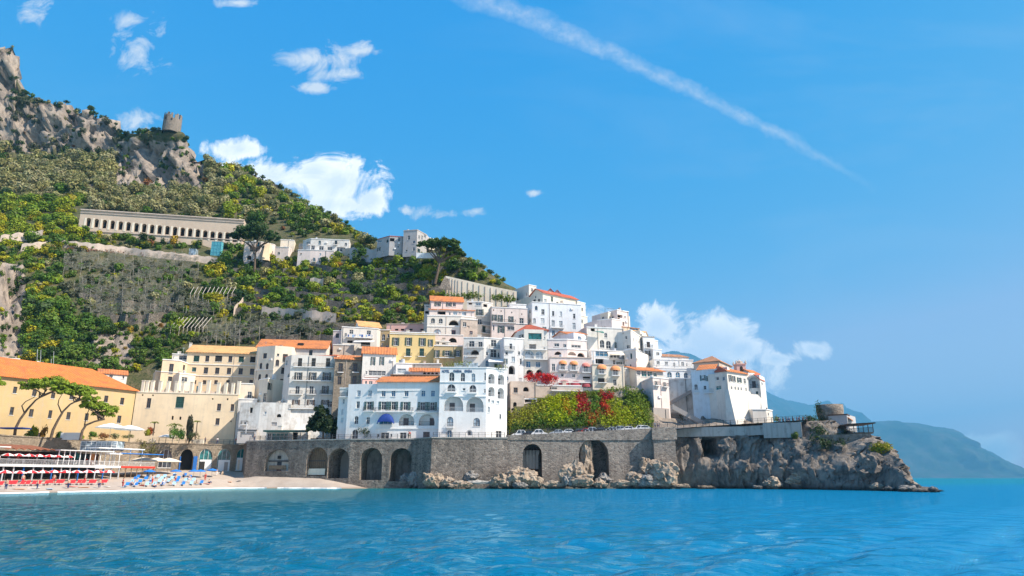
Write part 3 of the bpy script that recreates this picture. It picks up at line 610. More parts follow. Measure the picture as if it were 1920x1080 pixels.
def arch_pts(u0, u1, z1, r, n=8):
    uc = (u0 + u1) / 2; hw = (u1 - u0) / 2
    return [(uc - hw * math.cos(math.pi * k / n), z1 - r + r * math.sin(math.pi * k / n)) for k in range(n + 1)]
def wall_face(mb, A, t, L, inw, zb, zt, holes):
    pt = lambda u, z, w=0.0: (A[0] + t[0] * u + inw[0] * w, A[1] + t[1] * u + inw[1] * w, z)
    zs = sorted({zb, zt} | {h['z0'] for h in holes} | {h['z1'] for h in holes})
    for a, b in zip(zs[:-1], zs[1:]):
        if b - a < 1e-5: continue
        mid = (a + b) / 2; iv = sorted((h['u0'], h['u1']) for h in holes if h['z0'] < mid < h['z1']); u = 0.0
        for (p, q) in iv:
            if p > u + 1e-5: mb.quad(pt(u, a), pt(p, a), pt(p, b), pt(u, b))
            u = max(u, q)
        if u < L - 1e-5: mb.quad(pt(u, a), pt(L, a), pt(L, b), pt(u, b))
    for h in holes:
        u0, u1, z0, z1, dp = h['u0'], h['u1'], h['z0'], h['z1'], h['dep']
        r = min((u1 - u0) / 2 * h.get('flat', 1.0), z1 - z0 - 0.02) if h['arch'] else 0.0
        zs_ = z1 - r
        mb.quad(pt(u0, z0), pt(u0, z0, dp), pt(u1, z0, dp), pt(u1, z0))
        mb.quad(pt(u0, z0), pt(u0, zs_), pt(u0, zs_, dp), pt(u0, z0, dp)); mb.quad(pt(u1, z0), pt(u1, z0, dp), pt(u1, zs_, dp), pt(u1, zs_))
        if not h['arch']: mb.quad(pt(u0, z1), pt(u1, z1), pt(u1, z1, dp), pt(u0, z1, dp))
        else:
            ap = arch_pts(u0, u1, z1, r); n = len(ap)
            for k in range(n - 1):
                p, q = ap[k], ap[k + 1]; mb.quad(pt(*p), pt(*q), pt(q[0], q[1], dp), pt(p[0], p[1], dp))
                cx = u0 if k < (n - 1) / 2 else u1
                mb.quad(pt(cx, z1), pt(*p), pt(*q))
            mb.quad(pt(u0, z1), pt(*ap[n // 2]), pt(u1, z1))if abs(ap[n // 2][1] - z1) > 1e-4 else None

WC = {}
def cached(key, fn):
    if key not in WC: WC[key] = fn()
    return WC[key]
def rd(x, q=0.1): return max(q, round(x / q) * q)
def frame_mesh(w_, h, arch, fm, sill, mull=1):
    def mk():
        mb = MB(); f = 0.07; y0, y1 = 0.10, 0.17; r = min(w_ / 2, h - 0.1) if arch else 0
        hs_ = h - r
        mb.box((-w_ / 2, y0, 0), (-w_ / 2 + f, y1, hs_)); mb.box((w_ / 2 - f, y0, 0), (w_ / 2, y1, hs_)); mb.box((-w_ / 2 + f, y0, 0), (w_ / 2 - f, y1, f))
        for k in range(mull):
            x = -w_ / 2 + w_ * (k + 1) / (mull + 1); mb.box((x - 0.035, y0 + .01, f), (x + 0.035, y1 - .01, h - (f if not arch else 0.03)))
        mb.box((-w_ / 2 + f, y0 + .015, hs_ * 0.62), (w_ / 2 - f, y1 - .015, hs_ * 0.62 + 0.05))
        if not arch: mb.box((-w_ / 2 + f, y0, h - f), (w_ / 2 - f, y1, h))
        else:
            a = arch_pts(-w_ / 2, w_ / 2, h, r); b = arch_pts(-w_ / 2 + f, w_ / 2 - f, h - f, max(.03, r - f))
            for k in range(len(a) - 1): mb.quad((a[k][0], y0, a[k][1]), (a[k + 1][0], y0, a[k + 1][1]), (b[k + 1][0], y0, b[k + 1][1]), (b[k][0], y0, b[k][1]))
        if sill: mb.cur = 1; mb.box((-w_ / 2 - 0.12, -0.10, -0.10), (w_ / 2 + 0.12, 0.05, -0.005))
        return mb.mesh('window', [M[fm], M['trimwhite']])
    return cached(('frame', w_, h, arch, fm, sill, mull), mk)
def pane_mesh(w_, h, arch, gm, y=0.19):
    def mk():
        mb = MB(); r = min(w_ / 2, h - 0.1) if arch else 0; e = 0.02
        if not arch: mb.box((-w_ / 2 - e, y, -e), (w_ / 2 + e, y + 0.03, h + e))
        else:
            a = [(-w_ / 2 - e, -e), (w_ / 2 + e, -e)] + [(u, z + e) for u, z in reversed(arch_pts(-w_ / 2 - e, w_ / 2 + e, h, r))]
            b = len(mb.v); n = len(a); mb.v += [(u, y, z) for u, z in a] + [(u, y + 0.03, z) for u, z in a]
            mb.f.append(tuple(range(n))); mb.f.append(tuple(reversed(range(n, 2 * n)))); mb.m += [0, 0]
            for k in range(n): j = (k + 1) % n; mb.f.append((k, n + k, n + j, j)); mb.m.append(0)
        return mb.mesh('pane', M[gm])
    return cached(('pane', w_, h, arch, gm, y), mk)
def shutter_mesh(w_, h, sm):
    def mk():
        mb = MB(); f = 0.06; y0, y1 = -0.075, -0.012
        mb.box((0, y0, 0), (f, y1, h)); mb.box((w_ - f, y0, 0), (w_, y1, h)); mb.box((f, y0, 0), (w_ - f, y1, f)); mb.box((f, y0, h - f), (w_ - f, y1, h)); mb.box((f, y0, h / 2 - .03), (w_ - f, y1, h / 2 + .03))
        n = max(4, int(h / 0.16))
        for k in range(n):
            z = f + (h - 2 * f) * (k + 0.5) / n; mb.quad((f, y0 + .005, z - .05), (w_ - f, y0 + .005, z - .05), (w_ - f, y1 - .005, z + .05), (f, y1 - .005, z + .05))
        return mb.mesh('shutter', M[sm])
    return cached(('shut', w_, h, sm), mk)
def hood_mesh(w_, m1):
    def mk():
        mb = MB(); r = w_ / 2; n, k = 10, 5; out = 0.75
        g = [[(-r * math.cos(math.pi * i / n), -out * math.sin(math.pi * i / n) * math.cos(math.pi / 2 * j / k), r * 0.85 * math.sin(math.pi / 2 * j / k) * (0.25 + 0.75 * math.sin(math.pi * i / n))) for i in range(n + 1)] for j in range(k + 1)]
        for j in range(k):
            for i in range(n): mb.quad(g[j][i], g[j][i + 1], g[j + 1][i + 1], g[j + 1][i])
        for i in range(n): a, b = g[0][i], g[0][i + 1]; mb.quad((a[0], a[1], -0.16), (b[0], b[1], -0.16), b, a)
        return mb.mesh('awning', M[m1])
    return cached(('hood', w_, m1), mk)
def rail_mb(mb, L, h=0.95, y=0.0, x0=0.0, step=0.16, z=0.0):
    mb.box((x0, y - .025, z + h - .05), (x0 + L, y + .025, z + h)); mb.box((x0, y - .015, z + .08), (x0 + L, y + .015, z + .11))
    n = max(2, int(L / step))
    for k in range(n + 1):
        x = x0 + L * k / n; mb.box((x - .013, y - .012, z), (x + .013, y + .012, z + h - .05))
def local_box(mb, f, u0, u1, w0, w1, z0, z1):   # box in facade coordinates (along, inward, up)
    A, t, inw = f['A'], f['t'], f['inw']
    p = lambda u, q: (A[0] + t[0] * u + inw[0] * q, A[1] + t[1] * u + inw[1] * q)
    mb.prism([p(u0, w0), p(u1, w0), p(u1, w1), p(u0, w1)], z0, z1)

G_T = 'houses stacked on the town slope'
class Building:
    def __init__(s, name, label, cat='building', group=None):
        s.name, s.label, s.cat, s.group = name, label, cat, group; s.root = None
    def block(s, cr, corners, zb, wins=(), mat='white', roof='flat', back=9.0, rise=None, rmat='tile', balc=(), over=0.45, sh='shutter_green', fm='frame_white', ledges=(), wname='wall', dep=0.22, parapet=0.0, hole_dep=None, cornice=True, trim='trimwhite', rails='iron', ztop=None, backdir=None, eave_th=0.16):
        crng = random.Random(int(corners[0][0] * 7 + corners[0][1] * 3))
        if mat == 'white': mat = crng.choice(['white', 'white_warm', 'white_warm', 'palepink', 'offwhite', 'oldwhite', 'white_grey'])
        cs_ = []
        for (x, y, d) in corners:
            px, py = cr(x, y); cs_.append(P(px, py, d))
        zt = cs_[0].z if ztop is None else ztop
        zb = min(zb, zt - 2.2)
        # measure every corner at the wall-top height in its own column
        cs_ = [Pz(cr(x, y)[0], d, zt) for (x, y, d) in corners]
        if s.root is None:
            d = cs_[-1] - cs_[0] if len(cs_) == 2 else cs_[1] - cs_[0]
            s.rz = math.atan2(d.y, d.x); s.root = empty(s.name, s.label, s.cat, (cs_[0].x, cs_[0].y, zb), s.rz, s.group)
            s.R = Matrix.Rotation(-s.rz, 2); s.o = Vector((cs_[0].x, cs_[0].y)); s.z0 = zb
        lp = [s.R @ (Vector((c.x, c.y)) - s.o) for c in cs_]; zb_, zt_ = zb - s.z0, zt - s.z0
        fac = []
        for i in range(len(lp) - 1):
            t = lp[i + 1] - lp[i]; L = t.length; t = t / L; fac.append({'A': lp[i], 't': t, 'L': L, 'inw': Vector((-t.y, t.x)), 'holes': [], 'wA': cs_[i], 'px0': cr(*corners[i][:2])[0], 'px1': cr(*corners[i + 1][:2])[0]})
        s.fac = fac; s.cr = cr
        for wn in wins: s.window(wn, sh, fm, zb_, zt_, dep)
        if s.group == G_T and s.cat in ('house', 'building'): s.autofill(zb_, zt_, sh, fm, dep, crng)
        mb = MB()
        for f in fac: wall_face(mb, f['A'], f['t'], f['L'], f['inw'], zb_, zt_, f['holes'])
        main = max(fac, key=lambda f: f['px1'] - f['px0']); bd = main['inw'] if backdir is None else Vector(backdir)
        Bk = lp[-1] + bd * back; Ak = lp[0] + bd * back
        ring = [lp[-1], Bk, Ak, lp[0]]
        for a, b in zip(ring[:-1], ring[1:]): mb.quad((a.x, a.y, zb_), (b.x, b.y, zb_), (b.x, b.y, zt_), (a.x, a.y, zt_))
        poly = [(p.x, p.y) for p in lp] + [(Bk.x, Bk.y), (Ak.x, Ak.y)]
        mb.quad(*[(x, y, zt_ - (parapet if roof == 'flat' else 0)) for x, y in poly])
        wl = mb.build(wname, M[mat], s.root)
        if roof == 'flat' and cornice:
            cb = MB()
            for f in fac: local_box(cb, f, -0.08, f['L'] + 0.08, -0.14, 0.28, zt_ - 0.22, zt_ + 0.03)
            cb.build('cornice', M[trim], s.root)
        elif roof in ('gable', 'hip', 'shed'): s.tile_roof([lp[0], lp[-1], Bk, Ak], zt_, roof, rise, rmat, over, eave_th)
        for z_l in ledges:
            f = fac[0] if len(z_l) == 1 else fac[z_l[1]]; cb = MB(); z = s.uz(f, f['px0'] * 0.5 + f['px1'] * 0.5, cr(0, z_l[0])[1])[1]
            local_box(cb, f, -0.06, f['L'] + 0.06, -0.16, 0.1, z - 0.1, z + 0.08); cb.build('string_course', M[trim], s.root)
        for b in balc: s.balcony(*b, rails=rails)
        s.lp, s.zt_, s.zb_ = lp, zt_, zb_
        if s.group == G_T: s.clutter(main, back, zt_, zb_, roof, crng)
        return s
    def autofill(s, zb_, zt_, sh, fm, dep, rn):   # the many small odd windows of the old walls
        old = s.cr; s.cr = K0
        for f in s.fac:
            u = rn.uniform(.9, 1.8)
            while u < f['L'] - .8:
                z = zt_ - rn.uniform(2.2, 3.4)
                while z > max(zb_ + .6, zt_ - 13):
                    w_, h = rn.choice(((.8, 1.1), (.9, 1.5), (1.0, 1.9), (.6, .7), (1.1, 1.4))); code = rn.choice('wwwscaad'); m_ = .55 if code != 's' else .95
                    if rn.random() < .42 and all(not (q['u0'] - w_ / 2 - m_ < u < q['u1'] + w_ / 2 + m_ and q['z0'] - .45 < z + h and z < q['z1'] + .45) for q in f['holes']):
                        c, sn = math.cos(s.rz), math.sin(s.rz); lp = f['A'] + f['t'] * u; wp = lambda du, dz: (s.o.x + c * (lp.x + f['t'].x * du) - sn * (lp.y + f['t'].y * du), s.o.y + sn * (lp.x + f['t'].x * du) + c * (lp.y + f['t'].y * du), s.z0 + z + dz)
                        a, b_, t_, o_ = pix(wp(-w_ / 2, h / 2)), pix(wp(w_ / 2, h / 2)), pix(wp(0, h)), pix(wp(0, 0)); k_ = 1.9 if code == 's' else 1
                        if f['px0'] < a[0] and b_[0] < f['px1']: s.window(((a[0] + b_[0]) / 2, (t_[1] + o_[1]) / 2, (b_[0] - a[0]) * k_, o_[1] - t_[1], code, {'g': rn.choice(('glass', 'glass', 'glass_pale', 'glass_blue')), 'f': rn.choice((fm, 'frame_white', 'frame_brown', 'shutter_green')), **({'bal': 1.7} if code == 'd' else {})}), sh, fm, zb_, zt_, dep)
                    z -= rn.uniform(2.6, 3.4)
                u += rn.uniform(1.7, 3.2)
        s.cr = old
    def clutter(s, f, back, zt_, zb_, roof, rn):   # chimneys, tanks, wall units and rain pipes, each a part
        L = f['L']
        if roof == 'flat' and back > 4.5 and L > 4:
            for k in range(rn.choice((1, 1, 2))):
                u, v = rn.uniform(.8, L - .8), rn.uniform(1.6, min(4.5, back - 1.2)); p = f['A'] + f['t'] * u + f['inw'] * v; h = rn.uniform(.7, 1.5); w_ = rn.uniform(.3, .55); mb = MB()
                if rn.random() < .7: mb.box((p.x - w_, p.y - w_ * .8, zt_ - .7), (p.x + w_, p.y + w_ * .8, zt_ + h)); mb.box((p.x - w_ - .07, p.y - w_ * .8 - .07, zt_ + h), (p.x + w_ + .07, p.y + w_ * .8 + .07, zt_ + h + .12)); mb.build('chimney', M[rn.choice(('offwhite', 'white_grey', 'rosestone'))], s.root)
                else: mb.lathe([(.02, zt_ + h), (w_, zt_ + h - .1), (w_, zt_ - .7)], 12, (p.x, p.y, 0)); mb.build('water_tank', M['grey_metal'], s.root)
            if rn.random() < .45:
                u = rn.uniform(.6, L - .6); p = f['A'] + f['t'] * u + f['inw'] * 2.2; h = rn.uniform(1.8, 3.2); mb = MB(); mb.bar((p.x, p.y, zt_ - .7), (p.x, p.y, zt_ + h), .03, 4)
                for k in range(4): mb.bar((p.x - .45 + .06 * k, p.y, zt_ + h - .12 * k), (p.x + .45 - .06 * k, p.y, zt_ + h - .12 * k), .018, 4)
                mb.build('aerial', M['grey_metal'], s.root)
        free = lambda u, z, r: all(not (q['u0'] - r < u < q['u1'] + r and q['z0'] - r < z < q['z1'] + r) for q in f['holes'])
        if L > 5 and rn.random() < .75:
            for tr_ in range(8):
                u = rn.uniform(.3, L - .3)
                if all(not (q['u0'] - .5 < u < q['u1'] + .5) for q in f['holes']):
                    mb = MB(); local_box(mb, f, u - .05, u + .05, -.11, -.01, zb_, zt_ - .25); mb.build('rain_pipe', M[rn.choice(('greytrim', 'rosestone', 'iron'))], s.root); break
        for k in range(rn.choice((0, 1, 1, 2))):
            u, z = rn.uniform(.8, max(.9, L - .8)), rn.uniform(zt_ - 6, zt_ - 1.2)
            if L > 3 and z > zb_ + 1 and free(u, z, .8): mb = MB(); local_box(mb, f, u - .42, u + .42, -.34, -.01, z - .28, z + .28); mb.build('air_unit', M['trimwhite'], s.root)
    def uz(s, f, px, py):          # pixel -> (along, height) on that facade plane
        r = ray(px, py); A = f['wA']; c, sn = math.cos(s.rz), math.sin(s.rz); t = f['t']; tx, ty = c * t.x - sn * t.y, sn * t.x + c * t.y
        det = r[0] * (-ty) - r[1] * (-tx); k = (A.x * (-ty) - A.y * (-tx)) / det; u = (r[0] * A.y - r[1] * A.x) / det
        return u, EYE + r[2] * k - s.z0
    def pick(s, px):
        for f in s.fac:
            if f['px0'] - 1 <= px <= f['px1'] + 1: return f
        return s.fac[0] if px < s.fac[0]['px0'] else s.fac[-1]
    def put(s, name, me, f, u, z, w_=0.0, parent=None):
        if parent is None:
            p = f['A'] + f['t'] * u + f['inw'] * w_
            return link(name, me, s.root, (p.x, p.y, z), math.atan2(f['t'].y, f['t'].x))
        return link(name, me, parent, (u, w_, z))
    def window(s, wn, sh, fm, zb_, zt_, dep):
        x, y, ww, hh, code = wn[:5]; opt = wn[5] if len(wn) > 5 else {}
        cr = s.cr; px, py = cr(x, y); f = s.pick(px)
        u0, u1 = s.uz(f, cr(x - ww / 2, y)[0], py)[0], s.uz(f, cr(x + ww / 2, y)[0], py)[0]
        z0, z1 = s.uz(f, px, cr(x, y + hh / 2)[1])[1], s.uz(f, px, cr(x, y - hh / 2)[1])[1]
        uc = (u0 + u1) / 2; w_ = u1 - u0; h = z1 - z0; shut = code in 'sD'
        if shut: w_ = w_ * 0.52
        w_, h = rd(w_), rd(h); arch = code in 'alkAh'
        u0, u1 = uc - w_ / 2, uc + w_ / 2; z1 = z0 + h
        if u0 < 0.1 or u1 > f['L'] - 0.1: 
            uc = min(max(uc, w_ / 2 + 0.12), f['L'] - w_ / 2 - 0.12); u0, u1 = uc - w_ / 2, uc + w_ / 2
        if u0 < 0.02 or z1 > zt_ - 0.1 or z0 < zb_ - 0.01: 
            z1 = min(z1, zt_ - 0.15); z0 = max(z0, zb_)
            if u0 < 0.02 or z1 - z0 < 0.4: return
            h = z1 - z0
        for q in f['holes']:
            if u0 < q['u1'] + .02 and u1 > q['u0'] - .02 and z0 < q['z1'] and z1 > q['z0']: return
        sm = opt.get('sh', sh); gm = opt.get('g', 'glass'); fmm = opt.get('f', fm)
        if code in 'lkr':          # loggia, deep dark arch, deep opening
            dp = opt.get('dep', 1.7); f['holes'].append({'u0': u0, 'u1': u1, 'z0': z0, 'z1': z1, 'arch': arch, 'dep': dp})
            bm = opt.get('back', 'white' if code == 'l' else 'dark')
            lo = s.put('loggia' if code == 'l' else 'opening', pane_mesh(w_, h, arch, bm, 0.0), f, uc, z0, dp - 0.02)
            if code == 'l':
                dw, dh = rd(min(1.3, w_ * 0.4)), rd(min(2.2, h * 0.68)); link('door', cached(('ldoor', dw, dh), lambda: MB().box((-dw / 2, -0.06, 0), (dw / 2, -0.01, dh)).mesh('door', M['glass'])), lo, (opt.get('dx', 0.0) * w_, 0, 0.05))
                def mk():
                    mb = MB(); rail_mb(mb, w_, min(1.0, h * 0.4), 0.12, -w_ / 2); return mb.mesh('railing', M[opt.get('rail', 'rail_white')])
                if opt.get('rail', 'rail_white'): s.put('railing', cached(('lrail', w_, h, opt.get('rail', 'rail_white')), mk), f, uc, z0 + 0.02)
            return
        f['holes'].append({'u0': u0, 'u1': u1, 'z0': z0, 'z1': z1, 'arch': arch, 'dep': dep + 0.05})
        door = code in 'dD'
        wo_ = s.put('door' if door else 'window', frame_mesh(w_, h, arch, fmm, not door, max(1, int(w_ / 1.3)) if code != 'w' or w_ > 0.8 else 0), f, uc, z0)
        if code == 'c':
            me = shutter_mesh(w_ / 2, h, sm); link('shutter', me, wo_, (-w_ / 2, 0.14, 0)); link('shutter', me, wo_, (0, 0.14, 0))
            return
        link('pane', pane_mesh(w_, h, arch, 'blind' if code == 'p' else gm), wo_)
        if shut:
            me = shutter_mesh(rd(w_ * 0.48, 0.05), h, sm); link('shutter', me, wo_, (-w_ / 2 - rd(w_ * 0.48, 0.05) - 0.02, 0, 0)); link('shutter', me, wo_, (w_ / 2 + 0.02, 0, 0))
        if 'hood' in opt:
            hw = rd(w_ * opt.get('hw', 1.7)); ho = link('awning', hood_mesh(hw, opt['hood']), wo_, (0, -0.02, h - hw * 0.12))
        if 'bal' in opt:
            s.balcony_at(f, uc - opt['bal'] / 2, uc + opt['bal'] / 2, z0 - 0.02, 0.8, opt.get('rail', 'iron'))
        return wo_
    def balcony_at(s, f, u0, u1, z, out=0.9, rail='iron', solid=None):
        L = rd(u1 - u0, 0.2); out = rd(out)
        sl_ = cached(('bal', L, out), lambda: MB().box((0, -out, -0.18), (L, 0.05, 0)).mesh('balcony', M['trimwhite']))
        bo = s.put('balcony', sl_, f, u0, z)
        def mk():
            mb = MB()
            if solid: mb.box((0.0, -out, 0), (L, -out + .12, .85)); mb.box((0.0, -out + .12, 0), (.12, 0, .85)); mb.box((L - .12, -out + .12, 0), (L, 0, .85))
            else:
                rail_mb(mb, L, 0.95, -out + 0.05)
                for x in (0.03, L - 0.03):
                    mb.box((x - .025, -out + .08, .9), (x + .025, 0, .95))
                    for k in range(1, int(out / 0.16)): yy = -out + .05 + k * .16; mb.box((x - .012, yy - .012, 0), (x + .012, yy + .012, .9))
            return mb.mesh('railing', M[solid or rail])
        link('railing', cached(('balr', L, out, rail, solid), mk), bo)
    def balcony(s, x0, x1, y, out=0.9, solid=None, rails='iron'):
        f = s.pick(s.cr((x0 + x1) / 2, y)[0]); u0, z = s.uz(f, *s.cr(x0, y)); u1, _ = s.uz(f, *s.cr(x1, y)); s.balcony_at(f, u0, u1, z, out, rails, solid)
    def tile_roof(s, q, z, kind, rise, rmat, over, th):
        A, B, C, D = [Vector(p) for p in q]; t = (B - A).normalized(); n = Vector((-t.y, t.x)); L = (B - A).length; W_ = max((D - A).dot(n), (C - B).dot(n)); sk = (D - A).dot(t)
        rise = rise if rise is not None else W_ * 0.21
        loc = lambda u, v: A + t * u + n * v
        u0, u1, v0, v1 = -over, L + over, -over, W_ + over
        if kind == 'shed': top = [(u0, v0, 0), (u1, v0, 0), (u1, v1, rise), (u0, v1, rise)]; planes = [[0, 1, 2, 3]]
        elif kind == 'gable':
            top = [(u0, v0, 0), (u1, v0, 0), (u1, W_ / 2, rise), (u0, W_ / 2, rise), (u1, v1, 0), (u0, v1, 0)]; planes = [[0, 1, 2, 3], [3, 2, 4, 5]]
        else:
            hx = min(W_ / 2, L / 2 - 0.1); top = [(u0, v0, 0), (u1, v0, 0), (u1, v1, 0), (u0, v1, 0), (hx, W_ / 2, rise), (L - hx, W_ / 2, rise)]; planes = [[0, 1, 5, 4], [1, 2, 5], [2, 3, 4, 5], [3, 0, 4]]
        off_ = lambda p: (loc(p[0], p[1] ) + t * (sk * p[1] / max(W_, .1) if abs(sk) > .3 else 0))
        mb = MB(); dz = -over * rise / (W_ if kind == 'shed' else W_ / 2)
        P3 = []
        for p in top: e = off_(p); P3.append((e.x, e.y, z + p[2] + (dz if p[2] == 0 else 0) + th + 0.04))
        for pl in planes: mb.quad(*[P3[k] for k in pl])
        low = [(x, y, zz_ - th) for x, y, zz_ in P3]
        for pl in planes: mb.quad(*[low[k] for k in reversed(pl)])
        from collections import Counter
        edges = Counter()
        for pl in planes:
            for a, b in zip(pl, pl[1:] + pl[:1]): edges[(a, b)] += 1
        for (a, b) in list(edges):
            if (b, a) not in edges: mb.quad(P3[b], P3[a], low[a], low[b])
        # roof mesh in facade-aligned coordinates so the tile courses follow the slope
        ang = math.atan2(t.y, t.x); Rm = Matrix.Rotation(-ang, 2); vv = []
        for x, y, zz_ in mb.v: p = Rm @ (Vector((x, y)) - A); vv.append((p.x, p.y, zz_ - z))
        mb.v = vv; ro = mb.build('roof', M[rmat], s.root); ro.location = (A.x, A.y, z); ro.rotation_euler = (0, 0, ang); s.roof = ro
        if kind == 'gable':        # the gable triangles close the walls
            gb = MB()
            for u in (0.02, L - 0.02):
                a, b, c = off_((u, 0.0, 0)), off_((u, W_, 0)), off_((u, W_ / 2, 0)); gb.quad((a.x, a.y, z), (b.x, b.y, z), (c.x, c.y, z + rise - .03))
            gb.build('gable', M['offwhite'], s.root)
        if kind == 'shed':
            gb = MB(); a, b, c, d = loc(0, W_), loc(L, W_), loc(0, 0), loc(L, 0)
            gb.quad((a.x, a.y, z), (a.x, a.y, z + rise), (b.x, b.y, z + rise), (b.x, b.y, z)); gb.quad((a.x, a.y, z), (a.x, a.y, z + rise), (c.x, c.y, z)); gb.quad((b.x, b.y, z), (d.x, d.y, z), (b.x, b.y, z + rise)); gb.build('gable', M['offwhite'], s.root)
    def chimney(s, px, py, d, w_=0.7, h=1.4, mat='offwhite'):
        p = P(px, py, d); q = s.R @ (Vector((p.x, p.y)) - s.o); mb = MB(); z = p.z - s.z0
        mb.box((q.x - w_ / 2, q.y - w_ / 2, z - h - 1.2), (q.x + w_ / 2, q.y + w_ / 2, z - 0.15)); mb.box((q.x - w_ / 2 - .08, q.y - w_ / 2 - .08, z - 0.15), (q.x + w_ / 2 + .08, q.y + w_ / 2 + .08, z))
        mb.build('chimney', M[mat], s.root)
    def part(s, name, mb, mat, world=True):   # a part given in world coordinates
        vv = []
        for x, y, z in mb.v: p = s.R @ (Vector((x, y)) - s.o); vv.append((p.x, p.y, z - s.z0))
        mb.v = vv; return mb.build(name, M[mat] if isinstance(mat, str) else [M[k] for k in mat], s.root)
def row(xs, y, w_, h, code, opt=None, dy=0.0):
    return [(x, y + dy * k, w_, h, code) + ((opt,) if opt else ()) for k, x in enumerate(xs)]
# ------------------------------------------------------------------ the town
def B(name, label, cat='house'): return Building(name, label, cat, G_T)
# --- left: the long ochre convent building and neighbours
b = Building('convent_building', 'long ochre plastered building with bright orange tiled roof behind the umbrella pines', 'building')
b.block(K1, [(-670, 150, 140), (950, 338, 183)], 10.4,
        [(105, 340, 28, 46, 'w'), (240, 360, 28, 46, 'w'), (371, 378, 28, 44, 'w'), (500, 384, 28, 44, 'w'), (620, 392, 28, 44, 'w'), (741, 403, 27, 46, 'w'), (853, 419, 26, 48, 'w'), (82, 487, 28, 56, 'w'), (218, 500, 28, 56, 'w'), (350, 510, 26, 56, 'w'), (478, 520, 27, 54, 'w'),
         (605, 528, 26, 52, 'w'), (832, 545, 26, 52, 'w'), (-90, 320, 28, 46, 'w'), (-110, 470, 28, 54, 'w'), (270, 655, 34, 34, 'd')],
        'ochre', 'hip', 16, 5.0, 'tile_bright', over=0.7, fm='frame_brown', dep=0.3, ztop=P(255, 731, 183).z)
b = Building('low_white_house', 'small white house with an orange roof peeking over the long ochre building', 'house')
b.block(K1, [(690, 222, 196), (890, 225, 200)], 18, [(728, 240, 26, 22, 'w'), (775, 244, 24, 24, 'w'), (862, 248, 14, 30, 'w')], 'white', 'gable', 7, 1.6, 'tile', over=0.3)
b.block(K1, [(595, 205, 197), (690, 212, 199)], 18, [(628, 232, 20, 16, 'r', {'dep': .5}), (668, 236, 22, 16, 'r', {'dep': .5})], 'oldwhite', 'flat', 6)
b = Building('white_roof_terrace', 'flat white roof terrace building under the dark shrubs at the left edge', 'house')
b.block(K1, [(-250, 95, 186), (138, 108, 192)], 14, [], 'white_clean', 'flat', 8)
b.block(K1, [(138, 165, 188), (570, 210, 194)], 14, [], 'greystucco', 'flat', 8)
mb = MB()
for (x, y0, y1) in ((258, 150, 55), (282, 155, 60), (372, 190, 70), (355, 190, 122), (297, 170, 140)):
    a, c = K1(x, y0), K1(x + 4, y1); mb.bar(P(*a, 190), P(*c, 190), 0.05)
o = mb.build('roof_antenna', M['grey_metal']); tag(o, 'thin metal aerial masts on the roof terrace left of the crenellated building', 'antenna')
for (x, y) in ((388, 187), (476, 200), (268, 150)):
    c = P(*K1(x, y), 189); mb = MB(); mb.lathe([(0.01, 0.0), (0.25, 0.03), (0.42, 0.1), (0.5, 0.18)], 12); mb.bar((0, 0, 0), (0, 0, -1.6), 0.04)
    o = mb.build('satellite_dish', M['white_paint']); o.location = c; o.rotation_euler = (math.radians(70), 0, 0.4); tag(o, 'white satellite dish on the roof terrace above the ochre building', 'dish', 'satellite dishes on the left terrace')

b = Building('crenellated_building', 'cream building crowned with rows of square pillars above the beach terrace', 'building')
b.block(K2, [(62, 440, 183), (432, 448, 186), (800, 462, 189)], 10.6,
        [(150, 523, 30, 72, 'w'), (375, 518, 58, 82, 'c', {'sh': 'shutter_green'}), (322, 630, 16, 30, 'k', {'dep': .5}), (378, 632, 14, 26, 'k', {'dep': .5}), (658, 553, 28, 52, 'w'), (755, 556, 26, 52, 'w'), (647, 657, 28, 50, 'w'), (105, 466, 12, 10, 'r', {'dep': .3}), (180, 468, 12, 10, 'r', {'dep': .3}), (612, 493, 10, 12, 'r', {'dep': .3}), (720, 496, 10, 12, 'r', {'dep': .3}), (745, 655, 8, 8, 'r', {'dep': .3})],
        'cream', 'flat', 9, fm='frame_brown', trim='pale_cream')
zt = b.zt_ + b.z0
for x in (105, 135, 170, 228, 285, 345, 392, 455, 515, 577, 650, 702, 755, 795):
    d = 183 + (x - 62) / 740 * 6; q = Pz(K2(x, 400)[0], d + 0.4, zt); mb = MB(); hgt = 2.9 if x not in (577, 795) else 3.5
    mb.box((q.x - .38, q.y - .35, zt), (q.x + .38, q.y + .45, zt + hgt)); mb.box((q.x - .45, q.y - .42, zt + hgt), (q.x + .45, q.y + .52, zt + hgt + .16)); b.part('pillar', mb, 'pale_cream')
for x0, x1 in ((112, 130), (140, 165), (178, 222), (236, 280), (294, 338), (353, 386), (400, 448), (464, 508), (523, 568), (586, 642), (658, 695), (710, 748)):
    a = Pz(K2(x0, 400)[0], 183.2 + (x0 - 62) / 123, zt); c = Pz(K2(x1, 400)[0], 183.2 + (x1 - 62) / 123, zt); mb = MB(); n_ = 6
    for k in range(n_):
        f0, f1 = k / n_, (k + 1) / n_; h0, h1 = 0.9 - 0.45 * math.sin(math.pi * f0), 0.9 - 0.45 * math.sin(math.pi * f1); pa, pb = a.lerp(c, f0), a.lerp(c, f1)
        mb.quad((pa.x, pa.y + .2, zt), (pb.x, pb.y + .2, zt), (pb.x, pb.y + .2, zt + h1), (pa.x, pa.y + .2, zt + h0)); mb.quad((pa.x, pa.y + .2, zt + h0), (pb.x, pb.y + .2, zt + h1), (pb.x, pb.y + .5, zt + h1), (pa.x, pa.y + .5, zt + h0))
        mb.quad((pb.x, pb.y + .5, zt), (pa.x, pa.y + .5, zt), (pa.x, pa.y + .5, zt + h0), (pb.x, pb.y + .5, zt + h1))
    b.part('parapet', mb, 'rosestone')
